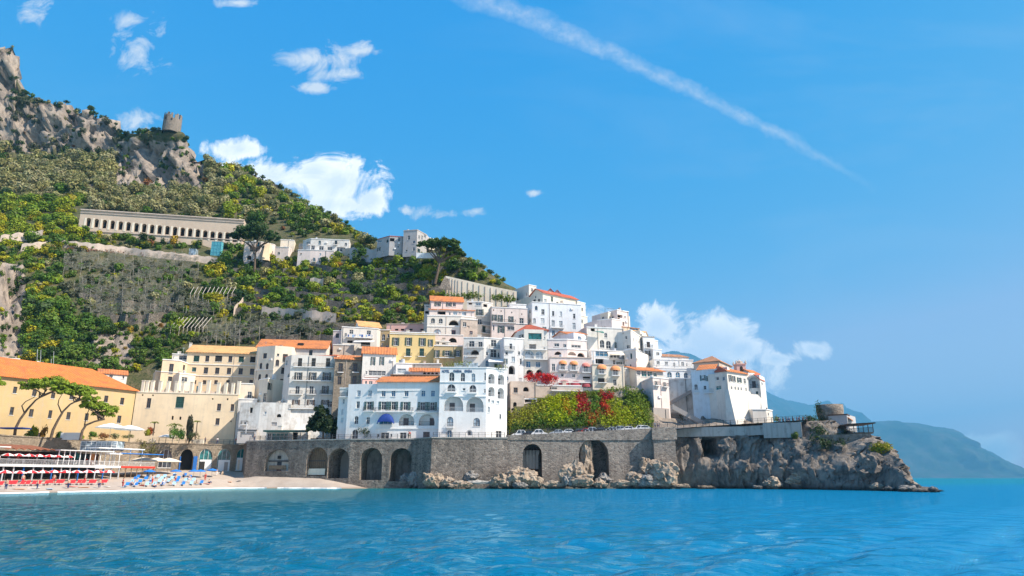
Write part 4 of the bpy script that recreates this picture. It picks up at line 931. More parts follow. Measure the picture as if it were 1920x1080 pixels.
b.block(K2, [(800, 490, 188.5), (935, 500, 189.5)], 10.8, [(855, 557, 40, 52, 'c'), (820, 600, 14, 12, 'r', {'dep': .2}), (855, 640, 18, 14, 'r', {'dep': .2})], 'white', 'flat', 6)
b.block(K2, [(800, 378, 192), (905, 380, 193)], 14, [(893, 465, 30, 46, 'w')], 'pale_cream', 'flat', 6)

b = B('tall_cream_house', 'narrow cream house with tall windows rising behind the crenellated roof')
b.block(K2, [(200, 290, 196), (252, 292, 197)], 16, [], 'cream', 'flat', 6)
b.block(K2, [(252, 205, 195), (378, 210, 197), (432, 205, 202)], 16, [(312, 276, 30, 72, 'w'), (303, 352, 28, 40, 'w'), (405, 268, 16, 40, 'w')], 'cream', 'flat', 7, fm='frame_brown', ledges=((300,),))
b.block(K2, [(322, 165, 206), (432, 165, 207)], 20, [(342, 192, 34, 24, 'w'), (398, 195, 60, 28, 'g')], 'white', 'flat', 6)
b.block(K2, [(374, 305, 193), (490, 308, 196)], 16, [(408, 352, 44, 34, 'w', {'f': 'frame_white'})], 'pale_cream', 'flat', 5)
b = B('long_cream_house', 'long cream three storey house with a pale orange roof')
b.block(K2, [(432, 152, 203), (940, 158, 207)], 16,
        [(495, 202, 40, 44, 'c', {'sh': 'shutter_green'}), (573, 202, 27, 44, 'w'), (655, 203, 50, 42, 'c', {'sh': 'shutter_dark'}), (740, 206, 28, 44, 'w'), (819, 207, 38, 42, 'c', {'sh': 'shutter_green'}), (902, 209, 38, 42, 'c', {'sh': 'shutter_dark'})] +
        [(478, 280, 32, 32, 'w', {'g': 'glass_teal'})] + row([563, 645, 730, 815, 897], 288, 30, 46, 'w', None, 2) + row([480, 553, 636, 722, 808, 890], 372, 26, 30, 'w'),
        'cream', 'gable', 13, 3.1, 'tile_pale', ledges=((248,), (330,)), fm='frame_brown', over=0.5)
b.chimney(358, 643, 212)
b = B('ochre_grey_house', 'tall weathered house with an orange roof and small arched windows')
b.block(K3, [(78, 106, 200), (197, 110, 198), (305, 120, 200)], 14,
        [(128, 165, 24, 34, 'w'), (101, 230, 17, 40, 'a'), (143, 232, 17, 40, 'a'), (93, 303, 17, 40, 'a'), (138, 303, 17, 40, 'a'), (260, 180, 32, 52, 'c', {'sh': 'shutter_dark'}), (245, 262, 20, 42, 'w'), (237, 343, 20, 56, 'w'), (225, 445, 34, 86, 'k', {'dep': 2.0}), (150, 435, 18, 60, 'd')],
        'pale_cream', 'flat', 9, ledges=((255, 0),), fm='frame_brown', cornice=False)
b.block(K3, [(78, 107, 200.4), (530, 112, 203)], 30, [], 'offwhite', 'gable', 12, 3.4, 'tile', over=0.5)
for x in (163, 363):
    q = P(*K3(x, 90), 204); mb = MB(); mb.box((q.x - .8, q.y - .6, q.z - .5), (q.x + .8, q.y + .9, q.z + .35)); b.part('skylight', mb, 'dark')
b = B('buttressed_house', 'slanting plastered house wall beside the stairway under the long cream house')
b.block(K3, [(95, 318, 191), (150, 305, 188), (185, 322, 191)], 12, [(150, 432, 22, 60, 'd')], 'pale_cream', 'flat', 6)
b = B('white_balcony_house', 'tall white apartment house with four rows of shuttered windows and balconies')
b.block(K3, [(262, 172, 188.5), (303, 140, 185), (592, 143, 187)], 12.5,
        row([357, 446, 540], 207, 28, 54, 'c', {'sh': 'shutter_dark'}) + row([347, 440, 532], 298, 50, 50, 'D', {'sh': 'shutter_dark'}) + [(340, 388, 28, 54, 'd'), (432, 388, 28, 54, 'd'), (522, 388, 42, 52, 'D', {'sh': 'shutter_dark'})] + row([330, 427, 520], 480, 50, 56, 'D', {'sh': 'shutter_brown'}) + [(283, 292, 14, 26, 'w'), (565, 480, 30, 40, 'w')],
        'white', 'shed', 10, 1.9, 'tile_red', balc=((315, 575, 234, .5), (310, 570, 324), (292, 372, 414, .7), (402, 462, 414, .6), (488, 566, 414, .7), (288, 470, 507, .9)), over=0.35)
zb = b.z0; mb = MB(); f = b.fac[1]      # the flared plaster foot of the house
pts = []
for k, (z, o_) in enumerate(((0.0, 1.6), (3.0, 1.0), (6.5, 0.4), (9.0, 0.02))): pts.append((z, o_))
for (za, oa), (zb2, ob) in zip(pts[:-1], pts[1:]):
    A0 = f['A']; t = f['t']; n = -f['inw']; L = f['L']; pp = lambda u, o_: A0 + t * u + n * o_
    a, b_, c, d = pp(-oa, oa), pp(L * .9, oa), pp(L * .9, ob), pp(-ob, ob); mb.quad((a.x, a.y, za), (b_.x, b_.y, za), (c.x, c.y, zb2), (d.x, d.y, zb2))
    e, g = pp(-oa, -6), pp(-ob, -6); mb.quad((e.x, e.y, za), (a.x, a.y, za), (d.x, d.y, zb2), (g.x, g.y, zb2))
mb.build('plinth', M['oldwhite'], b.root)
b = B('white_stair_block', 'low white wall with stairs, dark stains and a green awning on the promenade')
b.block(K3, [(-30, 470, 184), (100, 545, 183.5), (245, 560, 184), (300, 600, 184.5)], 11.3, [(38, 520, 20, 34, 'r', {'dep': .4}), (222, 555, 30, 22, 'k', {'dep': .6}), (188, 610, 36, 26, 'r', {'dep': .2, 'back': 'greystucco'})], 'oldwhite', 'flat', 5, cornice=False)
b.block(K3, [(140, 655, 178), (405, 660, 179)], 11.4, [(225, 700, 105, 60, 'g', {'g': 'glass_teal'}), (325, 692, 34, 56, 'r', {'dep': 1.0}), (155, 700, 24, 60, 'd')], 'white', 'flat', 5, cornice=False)
a, c = K3(130, 660), K3(410, 664); p0, p1 = P(*a, 177.4), P(*c, 178.4); mb = MB(); mb.box((p0.x, p0.y - 1.6, p0.z - .1), (p1.x, p1.y, p0.z + .3)); b.part('awning', mb, 'shutter_green')
mb = MB()                              # stair flight climbing behind
for k in range(16):
    q, q_ = P(*K3(90 + k * 9, 545 - k * 5.5), 186), P(*K3(99 + k * 9, 545 - k * 5.5), 186); mb.box((q.x, q.y - 1.5 + .004 * (k % 2), q.z - 1.6), (q_.x, q.y + 1.2, q.z))
b.part('stairs', mb, 'concrete')
b = B('grey_kiosk', 'small grey kiosk with a pipe chimney at the end of the beach terrace')
b.block(K2, [(795, 715, 180), (930, 720, 181)], 11.0, [(862, 752, 100, 40, 'r', {'dep': .4, 'back': 'greystucco'})], 'greystucco', 'flat', 4, trim='iron')
mb = MB(); q = P(*K2(856, 700), 180); mb.bar((q.x, q.y, q.z - 1.5), (q.x, q.y, q.z + 1.3), .12); b.part('flue', mb, 'grey_metal')

b = B('stone_house', 'bare stone house with an orange roof next to the tall white apartment house')
b.block(K4, [(35, 372, 184), (240, 372, 186)], 16, [(74, 437, 34, 66, 'd', {'f': 'frame_brown'}), (184, 437, 34, 66, 'd', {'f': 'frame_brown'}), (66, 533, 30, 62, 'd', {'f': 'frame_brown'}), (178, 531, 30, 62, 'd', {'f': 'frame_brown'})], 'housestone', 'shed', 9, 2.6, 'tile', over=.4, balc=((50, 96, 470, .5), (160, 208, 470, .5)))
b = B('white_gable_house', 'white house with an orange roof and a dark glazed gallery above the stone house')
b.block(K4, [(242, 330, 184), (492, 330, 186)], 15, [(318, 388, 34, 60, 'D'), (384, 388, 34, 60, 'D'), (268, 475, 14, 26, 'w'), (348, 478, 128, 36, 'g')], 'white', 'gable', 9, 2.6, 'tile', over=.35, balc=((258, 420, 505, .8),), rails='rail_white')
b.block(K4, [(240, 515, 181), (352, 517, 182)], 12, [(265, 548, 18, 22, 'w'), (300, 548, 30, 24, 'w')], 'pink', 'flat', 5)
b = B('white_terrace_house', 'pale house with blue laundry on its balcony, under the lemon terraces')
b.block(K4, [(20, 158, 214), (85, 160, 214)], 30, [(50, 198, 26, 34, 'w', {'f': 'frame_brown'})], 'palepink', 'flat', 8)
b.block(K4, [(85, 128, 212), (352, 128, 215), (388, 118, 219)], 28, [(155, 170, 30, 32, 'd'), (286, 174, 30, 30, 'd'), (145, 243, 40, 18, 'r', {'dep': .6}), (262, 262, 70, 36, 'r', {'dep': .8})], 'offwhite', 'flat', 9, balc=((118, 318, 208, 1.0), (200, 320, 292, 1.2)), rails='rail_white')
b.block(K4, [(215, 124, 216), (376, 124, 219)], 48, [], 'offwhite', 'gable', 8, 2.4, 'tile_pale', over=.35)
b.block(K4, [(20, 262, 210), (175, 258, 211)], 26, [], 'rosestone', 'flat', 5)
mb = MB()
for k in range(11):
    x = 128 + k * 17; mb = MB(); a, c = P(*K4(x, 189), 210.8), P(*K4(x + (9, 14, 12, 6)[k % 4], (206, 200, 210, 204)[k % 4]), 210.8); mb.box((a.x, a.y - .04, c.z), (c.x, a.y, a.z)); b.part('laundry', mb, ('laundry_blue', 'white_cloth', 'paleblue_cloth')[k % 3])
mb = MB(); a, c = P(*K4(172, 236), 210), P(*K4(322, 246), 210); mb.quad((a.x, a.y + 1.6, a.z + .4), (c.x, a.y + 1.6, a.z + .4), (c.x, a.y - .4, c.z), (a.x, a.y - .4, c.z)); mb.quad((a.x, a.y - .4, c.z), (c.x, a.y - .4, c.z), (c.x, a.y + 1.6, a.z + .33), (a.x, a.y + 1.6, a.z + .33)); b.part('awning', mb, 'white_cloth')
b = B('pink_house', 'long pink house behind the yellow house with green shutters')
b.block(K4, [(420, 108, 222), (728, 108, 222)], 40, row([495, 538, 602, 685], 152, 24, 14, 'r', {'dep': .4}), 'pink', 'flat', 9, trim='rosestone')
b = B('yellow_house', 'yellow house with dark green shutters and a white parapet')
b.block(K4, [(375, 152, 198), (446, 155, 198)], 26, [(432, 196, 16, 26, 'w'), (423, 284, 26, 28, 'w'), (385, 270, 10, 40, 'd')], 'ochre', 'flat', 8)
b.block(K4, [(446, 166, 193), (785, 168, 195)], 24, [(488, 242, 50, 58, 's'), (584, 242, 50, 58, 's'), (688, 245, 50, 58, 's'), (749, 252, 34, 50, 's'), (581, 322, 34, 60, 'c'), (683, 323, 34, 58, 'c'), (486, 305, 26, 30, 'w')], 'yellow', 'flat', 9, balc=((550, 608, 352, .5), (656, 712, 352, .5)), ledges=((186,),))
b.block(K4, [(775, 268, 192), (992, 272, 193)], 24, [(796, 333, 40, 56, 's'), (874, 328, 66, 40, 's'), (953, 330, 46, 46, 's')], 'ochre', 'flat', 7, balc=((812, 930, 362, .9),))
b.block(K4, [(788, 235, 196), (895, 238, 197)], 30, [(800, 250, 24, 26, 'w'), (850, 258, 30, 10, 'r', {'dep': .4})], 'offwhite', 'flat', 5)
b = B('white_loft', 'small white rooftop house with a glazed terrace behind the hotel roof')
b.block(K4, [(492, 400, 184), (612, 402, 185)], 16, [(532, 462, 64, 36, 'g', {'g': 'glass_pale'})], 'white_clean', 'flat', 6, balc=((470, 600, 486, .8),), rails='rail_white')
b.block(K4, [(612, 405, 187), (830, 408, 187)], 16, [], 'rosestone', 'flat', 5)
b = B('brick_veranda', 'long brown veranda of small arches under an orange roof behind the hotel')
b.block(K4, [(595, 465, 180), (820, 468, 181)], 16, row([705, 735, 765, 795], 478, 22, 18, 'k', {'dep': .8}), 'white', 'shed', 4, 1.5, 'tile', over=.4)
b.block(K4, [(450, 488, 178), (818, 492, 179)], 16, row(list(range(470, 815, 26)), 505, 15, 20, 'k', {'dep': .5}), 'tile_brown', 'flat', 4, trim='wood')

# --- the two hotels on the promenade
b = Building('white_hotel', 'broad white hotel with an orange roof, green shutters and a round blue awning', 'hotel')
b.block(K4, [(62, 660, 173), (200, 562, 172)], 11.5, [(97, 690, 14, 38, 'a'), (87, 770, 16, 44, 'p'), (85, 830, 20, 40, 'p')], 'white_clean', 'flat', 9)
b.block(K4, [(135, 562, 171.6), (352, 560, 170.5), (822, 546, 170)], 11.5,
        row([211, 295], 630, 28, 46, 'w', {'g': 'glass_pale'}) + row([397, 471, 569, 695, 767], 631, 29, 46, 'w', {'g': 'glass_blue'}) +
        [(205, 716, 26, 52, 'w'), (288, 722, 66, 62, 'D'), (398, 722, 72, 62, 'D'), (472, 722, 62, 62, 'D'), (562, 724, 72, 62, 'D'), (690, 726, 70, 62, 'D'), (762, 727, 64, 62, 'D'), (193, 830, 28, 62, 'a'), (280, 834, 26, 54, 'w'), (412, 845, 96, 36, 'd', {'g': 'glass_blue'}),
         (570, 828, 116, 88, 'l', {'dx': -.12, 'rail': 'iron', 'back': 'white_clean'}), (720, 828, 118, 88, 'l', {'dx': .3, 'rail': 'iron', 'back': 'white_clean'}), (182, 940, 46, 78, 'a'), (407, 950, 60, 54, 'd'), (543, 950, 50, 54, 'd'), (718, 946, 50, 52, 'd', {'f': 'frame_brown'}), (358, 945, 14, 26, 'w'), (456, 945, 12, 26, 'w')],
        'white_clean', 'flat', 10, balc=((250, 324, 764, .8), (334, 620, 768, .8), (648, 822, 770, .8)), rails='iron', cornice=False, ledges=((894, 1),))
b.block(K4, [(352, 545, 170.3), (822, 546, 170)], 30, [], 'white_clean', 'shed', 7, 2.3, 'tile', over=.5, ztop=P(*K4(352, 546), 170.3).z)
f = b.fac[0]
mb = MB(); a, c = P(*K4(350, 858), 169.6), P(*K4(474, 780), 169.6); r = (P(*K4(474, 858), 169.6).x - a.x) / 2; cx = a.x + r; hh = c.z - a.z
gq = lambda i_, j_: (cx - r * math.cos(math.pi * i_ / 16), a.y + .55 - 1.5 * math.cos(math.pi / 2 * j_ / 6), a.z + hh * math.sin(math.pi * i_ / 16) * (.18 + .82 * math.sin(math.pi / 2 * j_ / 6)) if 0 < i_ < 16 else a.z)
for j in range(6):
    for i in range(16): mb.quad(gq(i, j), gq(i + 1, j), gq(i + 1, j + 1), gq(i, j + 1))
b.part('awning', mb, 'navy')
b.block(K4, [(70, 588, 172.4), (190, 588, 172.2)], 29.5, [(150, 628, 58, 44, 'g', {'g': 'glass_pale'})], 'offwhite', 'flat', 4, balc=((70, 190, 655, .5),))
b = Building('hotel_with_loggias', 'five storey white hotel with arched loggias and blue lettering along its top', 'hotel')
b.block(K4, [(822, 432, 168), (1168, 452, 168.5), (1322, 470, 171)], 11.6,
        [(908, 505, 40, 66, 'a'), (991, 508, 35, 66, 'a'), (1069, 512, 30, 64, 'a', {'g': 'glass_pale'}), (1158, 505, 12, 60, 'w'), (1206, 520, 48, 76, 'l', {'dep': 1.4}), (1278, 528, 46, 76, 'l', {'dep': 1.4}),
         (905, 588, 62, 56, 'a'), (1000, 600, 22, 18, 'w'), (1066, 594, 52, 56, 'a'), (1158, 612, 12, 30, 'w'), (1206, 618, 48, 72, 'l', {'dep': 1.4}), (1276, 630, 46, 82, 'l', {'dep': 1.4}),
         (923, 706, 142, 116, 'l', {'dep': 2.2, 'dx': -.1}), (1082, 714, 128, 114, 'l', {'dep': 2.2, 'dx': -.15}), (1188, 683, 14, 24, 'w'), (1216, 693, 22, 22, 'w', {'g': 'glass_pale'}), (1254, 697, 22, 22, 'w', {'g': 'glass_pale'}), (1185, 752, 18, 46, 'a', {'g': 'glass_pale'}),
         (896, 842, 46, 72, 'a', {'g': 'glass_pale', 'f': 'frame_brown'}), (1095, 846, 48, 62, 'a', {'g': 'glass_pale', 'f': 'frame_brown'}), (1272, 805, 14, 36, 'w'), (891, 937, 38, 62, 'a', {'g': 'glass_blue'}), (1040, 925, 46, 40, 'l', {'dep': .3, 'rail': None}), (1260, 940, 42, 56, 'd')],
        'white_clean', 'flat', 10, ledges=((546, 0), (652, 0)), balc=((866, 944, 622, .6), (1030, 1100, 628, .6), (866, 924, 886, .5)), rails='rail_white')
f = b.fac[0]
for word, x0, x1 in (('HOTEL', 836, 892), ('MARINA', 922, 984), ('RIVIERA', 1006, 1062)):
    u0, z = b.uz(f, *K4(x0, 474)); u1, z1 = b.uz(f, *K4(x1, 450)); cu = bpy.data.curves.new('letters', 'FONT'); cu.body = word; cu.extrude = 0.04
    to = bpy.data.objects.new('tmp', cu); COL.objects.link(to); bpy.context.view_layer.update(); me = bpy.data.meshes.new_from_object(to.evaluated_get(bpy.context.evaluated_depsgraph_get())); bpy.data.objects.remove(to)
    xs = [v.co.x for v in me.vertices]; ys = [v.co.y for v in me.vertices]; sx = (u1 - u0) / (max(xs) - min(xs)); sy = 0.68 / (max(ys) - min(ys))
    for v in me.vertices: x_, y_, z_ = v.co; v.co = ((x_ - min(xs)) * sx, -0.04 - z_, (y_ - min(ys)) * sy)
    me.materials.clear(); me.materials.append(M['letter_blue']); b.put('lettering', me, f, u0, z)
def hotel_terrace():
    mb = MB(); a, c = P(*K4(928, 402), 171.5), P(*K4(1105, 436), 171.5); mb.box((a.x, a.y, c.z), (c.x, a.y + .08, a.z)); return mb
b.part('glass_screen', hotel_terrace(), 'glass_pale')

# --- upper middle
b = B('three_tier_house', 'pale three tier house with orange roofs and arched openings above the yellow house')
b.block(K5, [(128, 196, 214), (398, 200, 216)], 46, [(183, 225, 48, 36, 's'), (278, 228, 46, 34, 's'), (323, 228, 26, 36, 'w')], 'palepink', 'gable', 7, 2.4, 'tile', over=.35)
b.block(K5, [(72, 232, 218), (122, 236, 218)], 44, [(98, 243, 26, 14, 'w'), (92, 296, 32, 22, 'r', {'dep': .5})], 'offwhite', 'flat', 5)
b.block(K5, [(115, 272, 211), (492, 276, 213)], 40, [(215, 299, 70, 30, 'r', {'dep': 1.4}), (285, 306, 14, 26, 'w'), (330, 302, 34, 30, 'w', {'g': 'glass_pale'}), (370, 298, 14, 14, 'w'), (405, 305, 38, 32, 'w', {'g': 'glass_pale'})], 'palepink', 'shed', 4, 1.2, 'tile', over=.35)
b.block(K5, [(96, 318, 208), (382, 326, 209), (505, 340, 211)], 30, [(142, 365, 34, 42, 'a'), (208, 367, 34, 42, 'a'), (318, 382, 84, 46, 'k', {'dep': 1.5}), (410, 395, 28, 40, 'w'), (180, 456, 66, 36, 'A', {'f': 'shutter_red', 'g': 'glass_pale'}), (317, 465, 34, 36, 'w', {'f': 'shutter_red'}), (465, 466, 26, 24, 'w', {'f': 'shutter_red'})], 'offwhite', 'flat', 9, rails='rail_white', ledges=((415, 0),))
b.block(K5, [(380, 348, 207.6), (520, 358, 209)], 30, [(410, 396, 28, 38, 'w'), (465, 466, 26, 26, 'w', {'f': 'shutter_red'}), (440, 420, 20, 20, 'r', {'dep': .2, 'back': 'rosestone'})], 'rosestone', 'flat', 6)
b.block(K5, [(160, 480, 203), (400, 490, 204)], 28, [(310, 530, 70, 40, 'k', {'dep': 1.0}), (295, 550, 16, 14, 'w')], 'white', 'flat', 5)
b = B('gable_window_house', 'narrow white house with a pointed skylight and green shutters beside the three tier house')
b.block(K5, [(432, 205, 214), (560, 198, 214), (645, 205, 216)], 34, [(458, 222, 30, 16, 'r', {'dep': .4}), (525, 222, 44, 30, 'g', {'g': 'glass_pale'}), (585, 238, 34, 26, 'r', {'dep': .5}), (548, 298, 60, 56, 's'), (545, 375, 36, 46, 'w'), (572, 438, 28, 54, 'c'), (605, 438, 40, 44, 'g', {'g': 'glass_pale'})], 'offwhite', 'flat', 8, balc=((505, 600, 326, .6), (550, 640, 398, .7), (548, 640, 468, .7)))
b = B('green_shutter_row', 'white house with a row of tall green shuttered windows below the lemon terrace')
b.block(K5, [(640, 248, 212), (940, 262, 214)], 32, [(655, 276, 8, 14, 'r', {'dep': .3}), (718, 284, 8, 14, 'r', {'dep': .3}), (808, 296, 9, 14, 'r', {'dep': .3}), (893, 310, 9, 14, 'r', {'dep': .3}), (662, 340, 38, 52, 'D'), (712, 347, 40, 60, 'D'), (802, 360, 42, 62, 'D'), (890, 373, 36, 58, 'd'), (717, 438, 52, 60, 'D'), (800, 430, 60, 30, 'w'), (655, 425, 14, 44, 'w')], 'white', 'flat', 8, balc=((642, 840, 378, .6),), ledges=((388,),))
b.block(K5, [(640, 250, 215), (792, 256, 216)], 44, [], 'rosestone', 'shed', 5, 1.3, 'tile_brown', over=.2)
b.block(K5, [(785, 222, 217), (930, 232, 218)], 44, [], 'white', 'flat', 6)
b = B('big_white_block', 'large plain white building with few windows below the red roofed villa')
b.block(K5, [(940, 235, 224), (980, 222, 219), (1392, 258, 223)], 34,
        [(1071, 293, 26, 46, 'w'), (1157, 305, 20, 42, 'w'), (1222, 308, 20, 40, 'p'), (1335, 328, 20, 42, 'w'), (999, 365, 24, 42, 'a', {'g': 'glass_pale'}), (1068, 368, 32, 44, 'p'), (1157, 390, 26, 54, 'd', {'g': 'glass_pale'}), (1222, 396, 28, 54, 'd', {'g': 'glass_pale'}), (1333, 412, 26, 54, 'd', {'g': 'glass_pale'}), (960, 365, 16, 40, 'a'), (960, 290, 14, 26, 'w'), (1160, 470, 26, 46, 'w', {'g': 'glass_blue'}), (1225, 472, 26, 46, 'w', {'g': 'glass_blue'})],
        'bluewhite', 'flat', 11, balc=((1140, 1245, 425, .8),), rails='rail_white', parapet=.6)
b = B('red_roof_villa', 'cream villa with dark red gabled roofs at the top of the town')
b.block(KT, [(215, 145, 240), (285, 140, 238), (410, 160, 240)], 48, [(338, 214, 36, 52, 'w'), (240, 280, 14, 60, 'w'), (230, 240, 14, 40, 'w')], 'offwhite', 'flat', 10)
b.block(KT, [(80, 240, 244), (215, 225, 242)], 48, [(125, 340, 20, 60, 'w'), (170, 320, 20, 70, 'w'), (200, 310, 14, 60, 'w')], 'pale_cream', 'flat', 8)
zE = P(*KT(520, 262), 229).z
b.block(KT, [(310, 318, 233.5), (520, 262, 229), (1105, 380, 238.7)], 48, [(397, 330, 24, 36, 'w'), (455, 395, 32, 60, 'w', {'f': 'shutter_brown'}), (380, 400, 40, 50, 'w', {'f': 'shutter_brown'}), (562, 405, 44, 90, 'w', {'g': 'glass_pale'}), (765, 450, 36, 70, 'w', {'f': 'shutter_brown'}), (866, 465, 36, 70, 'w', {'f': 'shutter_brown'}), (1008, 490, 38, 50, 'w', {'f': 'shutter_brown'})], 'pale_cream', 'flat', 8, cornice=False, ztop=zE)
q1, q2, q3, ap = Pz(KT(310, 318)[0], 233.5, zE), Pz(KT(520, 262)[0], 229, zE), Pz(KT(1105, 380)[0], 238.7, zE), P(*KT(404, 200), 231.0); dr = q3 - q2
def plane(b, pts, mat, name='roof', th=.2):
    mb = MB(); q = [Vector(p) for p in pts]; mb.quad(*q); mb.quad(*[(p.x, p.y, p.z - th) for p in reversed(q)])
    for a_, c_ in zip(q, q[1:] + q[:1]): mb.quad(a_, (a_.x, a_.y, a_.z - th), (c_.x, c_.y, c_.z - th), c_)
    return b.part(name, mb, mat)
e2 = (q2 - q1).normalized() * .5; eb = -dr.normalized() * .4; up = Vector((0, 0, .22))
plane(b, [q2 + e2 + eb + up - Vector((0, 0, .2)), q3 + e2 - eb + up - Vector((0, 0, .2)), ap + dr - eb + up, ap + eb + up], 'tile_red'); plane(b, [ap + eb + up, ap + dr - eb + up, q1 + dr - e2 - eb + up - Vector((0, 0, .2)), q1 - e2 + eb + up - Vector((0, 0, .2))], 'tile_red')
mb = MB(); mb.quad(q1, q2, ap); b.part('gable', mb, 'pale_cream'); mb = MB(); mb.quad(q3, q1 + dr, ap + dr); b.part('gable', mb, 'pale_cream')
for fr in (.42, .62):                  # two red dormer gables behind the ridge
    c_ = ap + dr * fr + Vector((0, 2.5, 0)); mb = MB(); mb.quad((c_.x - 2.2, c_.y, c_.z - .6), (c_.x + 2.2, c_.y, c_.z - .6), (c_.x, c_.y, c_.z + 1.9)); b.part('dormer', mb, 'palepink')
    plane(b, [(c_.x - 2.6, c_.y - .4, c_.z - .6), (c_.x, c_.y - .4, c_.z + 2.1), (c_.x, c_.y + 5, c_.z + 2.1), (c_.x - 2.6, c_.y + 5, c_.z - .6)], 'tile_red'); plane(b, [(c_.x, c_.y - .4, c_.z + 2.1), (c_.x + 2.6, c_.y - .4, c_.z - .6), (c_.x + 2.6, c_.y + 5, c_.z - .6), (c_.x, c_.y + 5, c_.z + 2.1)], 'tile_red')
b.block(KT, [(1100, 400, 238), (1235, 465, 241)], 46, [(1185, 540, 24, 60, 'w'), (1140, 500, 14, 30, 'w')], 'pale_cream', 'flat', 9)
b.block(KT, [(1160, 640, 236), (1270, 650, 238)], 44, [(1180, 740, 30, 60, 'w')], 'pale_cream', 'flat', 9)
b = B('red_hip_house', 'house with a red hipped roof, wide green windows and big arches')
b.block(K5, [(840, 462, 193), (912, 462, 189), (1108, 468, 190)], 20, [(1004, 498, 112, 52, 'g', {'g': 'glass_teal', 'f': 'shutter_green'}), (1086, 510, 12, 18, 'w'), (985, 585, 60, 40, 'r', {'dep': 1.2}), (957, 655, 78, 80, 'A', {'g': 'glass_pale'}), (1040, 660, 62, 74, 'A', {'g': 'glass_pale'}), (948, 735, 40, 50, 'w', {'g': 'glass_blue'}), (1030, 735, 40, 46, 'w', {'g': 'glass_blue'}), (960, 808, 58, 60, 'k'), (1042, 806, 56, 56, 'k'), (868, 535, 26, 50, 'a'), (1082, 600, 14, 20, 'w')],
        'offwhite', 'hip', 9, 2.6, 'tile_red', balc=((915, 1105, 690, .9), (920, 1105, 608, .8)), rails='rail_white', over=.5)
b = B('white_terrace_cluster', 'white house with stacked terraces and an awning over the pool roof of the hotel')
b.block(K5, [(402, 505, 190), (575, 498, 190), (745, 520, 192)], 22, [(470, 562, 44, 50, 'd'), (543, 570, 36, 52, 'd'), (655, 556, 44, 56, 'w'), (718, 575, 24, 46, 'w'), (497, 632, 70, 42, 'k'), (655, 642, 50, 66, 'd'), (600, 645, 20, 30, 'w'), (700, 655, 20, 40, 'w')], 'white', 'flat', 8, balc=((430, 570, 590, .7), (430, 520, 668, .8), (615, 735, 600, .7), (625, 735, 680, .8)), ledges=((596, 0),))
mb = MB(); a, c = P(*K5(612, 700), 187.5), P(*K5(735, 722), 187.5); mb.quad((a.x, a.y + 1.2, a.z + .5), (c.x, a.y + 1.2, a.z + .5), (c.x, a.y - .6, c.z + .2), (a.x, a.y - .6, c.z + .2)); mb.quad((a.x, a.y - .6, c.z + .12), (c.x, a.y - .6, c.z + .12), (c.x, a.y + 1.2, a.z + .42), (a.x, a.y + 1.2, a.z + .42)); b.part('awning', mb, 'white_cloth')
b = B('white_arch_house', 'bright white house with a dark round archway at its foot beside the hotel')
b.block(K5, [(742, 505, 187), (838, 520, 188), (908, 600, 189)], 16, [(757, 708, 30, 46, 's'), (842, 692, 30, 46, 'w', {'g': 'glass_pale'}), (884, 712, 18, 50, 'w'), (800, 582, 24, 44, 'w'), (765, 640, 22, 30, 'w'), (823, 782, 52, 74, 'k'), (870, 640, 18, 30, 'w')], 'white', 'flat', 7, balc=((748, 830, 610, .5),))
b = B('pink_balcony_hotel', 'tall pinkish building with rounded pink and dark red window hoods above the creepers', 'building')
b.block(K5, [(1112, 520, 190), (1275, 535, 190), (1440, 560, 192)], 24, [(1187, 570, 42, 26, 'w'), (1255, 577, 26, 26, 'w'), (1350, 582, 80, 22, 'g'), (1198, 640, 60, 30, 'k', {'dep': .8}), (1295, 642, 70, 30, 'k', {'dep': .8, 'back': 'rosestone'}), (1392, 655, 62, 34, 'k', {'dep': .8})], 'white', 'flat', 6, ledges=((600, 0), (608, 1)))
b.block(K5, [(1272, 478, 196), (1330, 470, 194), (1435, 478, 197)], 34, [(1380, 525, 26, 54, 'w', {'g': 'glass_blue'})], 'bluewhite', 'gable', 6, 1.1, 'tile', over=.3)
b.block(K5, [(1128, 672, 186), (1480, 690, 187)], 18,
        [(1240, 752, 34, 60, 'd', {'hood': 'orange_cloth', 'hw': 2.0, 'bal': 2.4, 'rail': 'rail_white'}), (1332, 756, 34, 60, 'd', {'hood': 'orange_cloth', 'hw': 2.0, 'bal': 2.4, 'rail': 'rail_white'}), (1434, 772, 34, 60, 'd', {'hood': 'pink_cloth', 'hw': 2.0, 'bal': 2.4, 'rail': 'rail_white'}),
         (1235, 824, 24, 32, 'w'), (1332, 832, 28, 30, 'w'), (1440, 852, 64, 30, 'r', {'dep': .8}), (1250, 918, 66, 50, 'w', {'hood': 'rose_cloth', 'hw': 1.3, 'g': 'glass_pale'}), (1350, 926, 66, 50, 'w', {'hood': 'rose_cloth', 'hw': 1.3, 'g': 'glass_pale'}), (1442, 936, 64, 50, 'w', {'hood': 'rose_cloth', 'hw': 1.3, 'g': 'glass_pale'}), (1160, 760, 26, 60, 'w')],
        'palepink', 'flat', 8, trim='rosestone', balc=((1195, 1475, 885, .7), (1195, 1490, 968, .8)), ledges=((805,),), rails='rail_white')
b.block(K5, [(1020, 905, 181), (1200, 935, 182), (1395, 965, 183)], 17, [(1160, 935, 60, 16, 'r', {'dep': .5}), (1300, 985, 180, 18, 'g', {'g': 'glass_pale'})], 'rosestone', 'flat', 6, balc=((1140, 1400, 955, .7),), rails='rail_white')
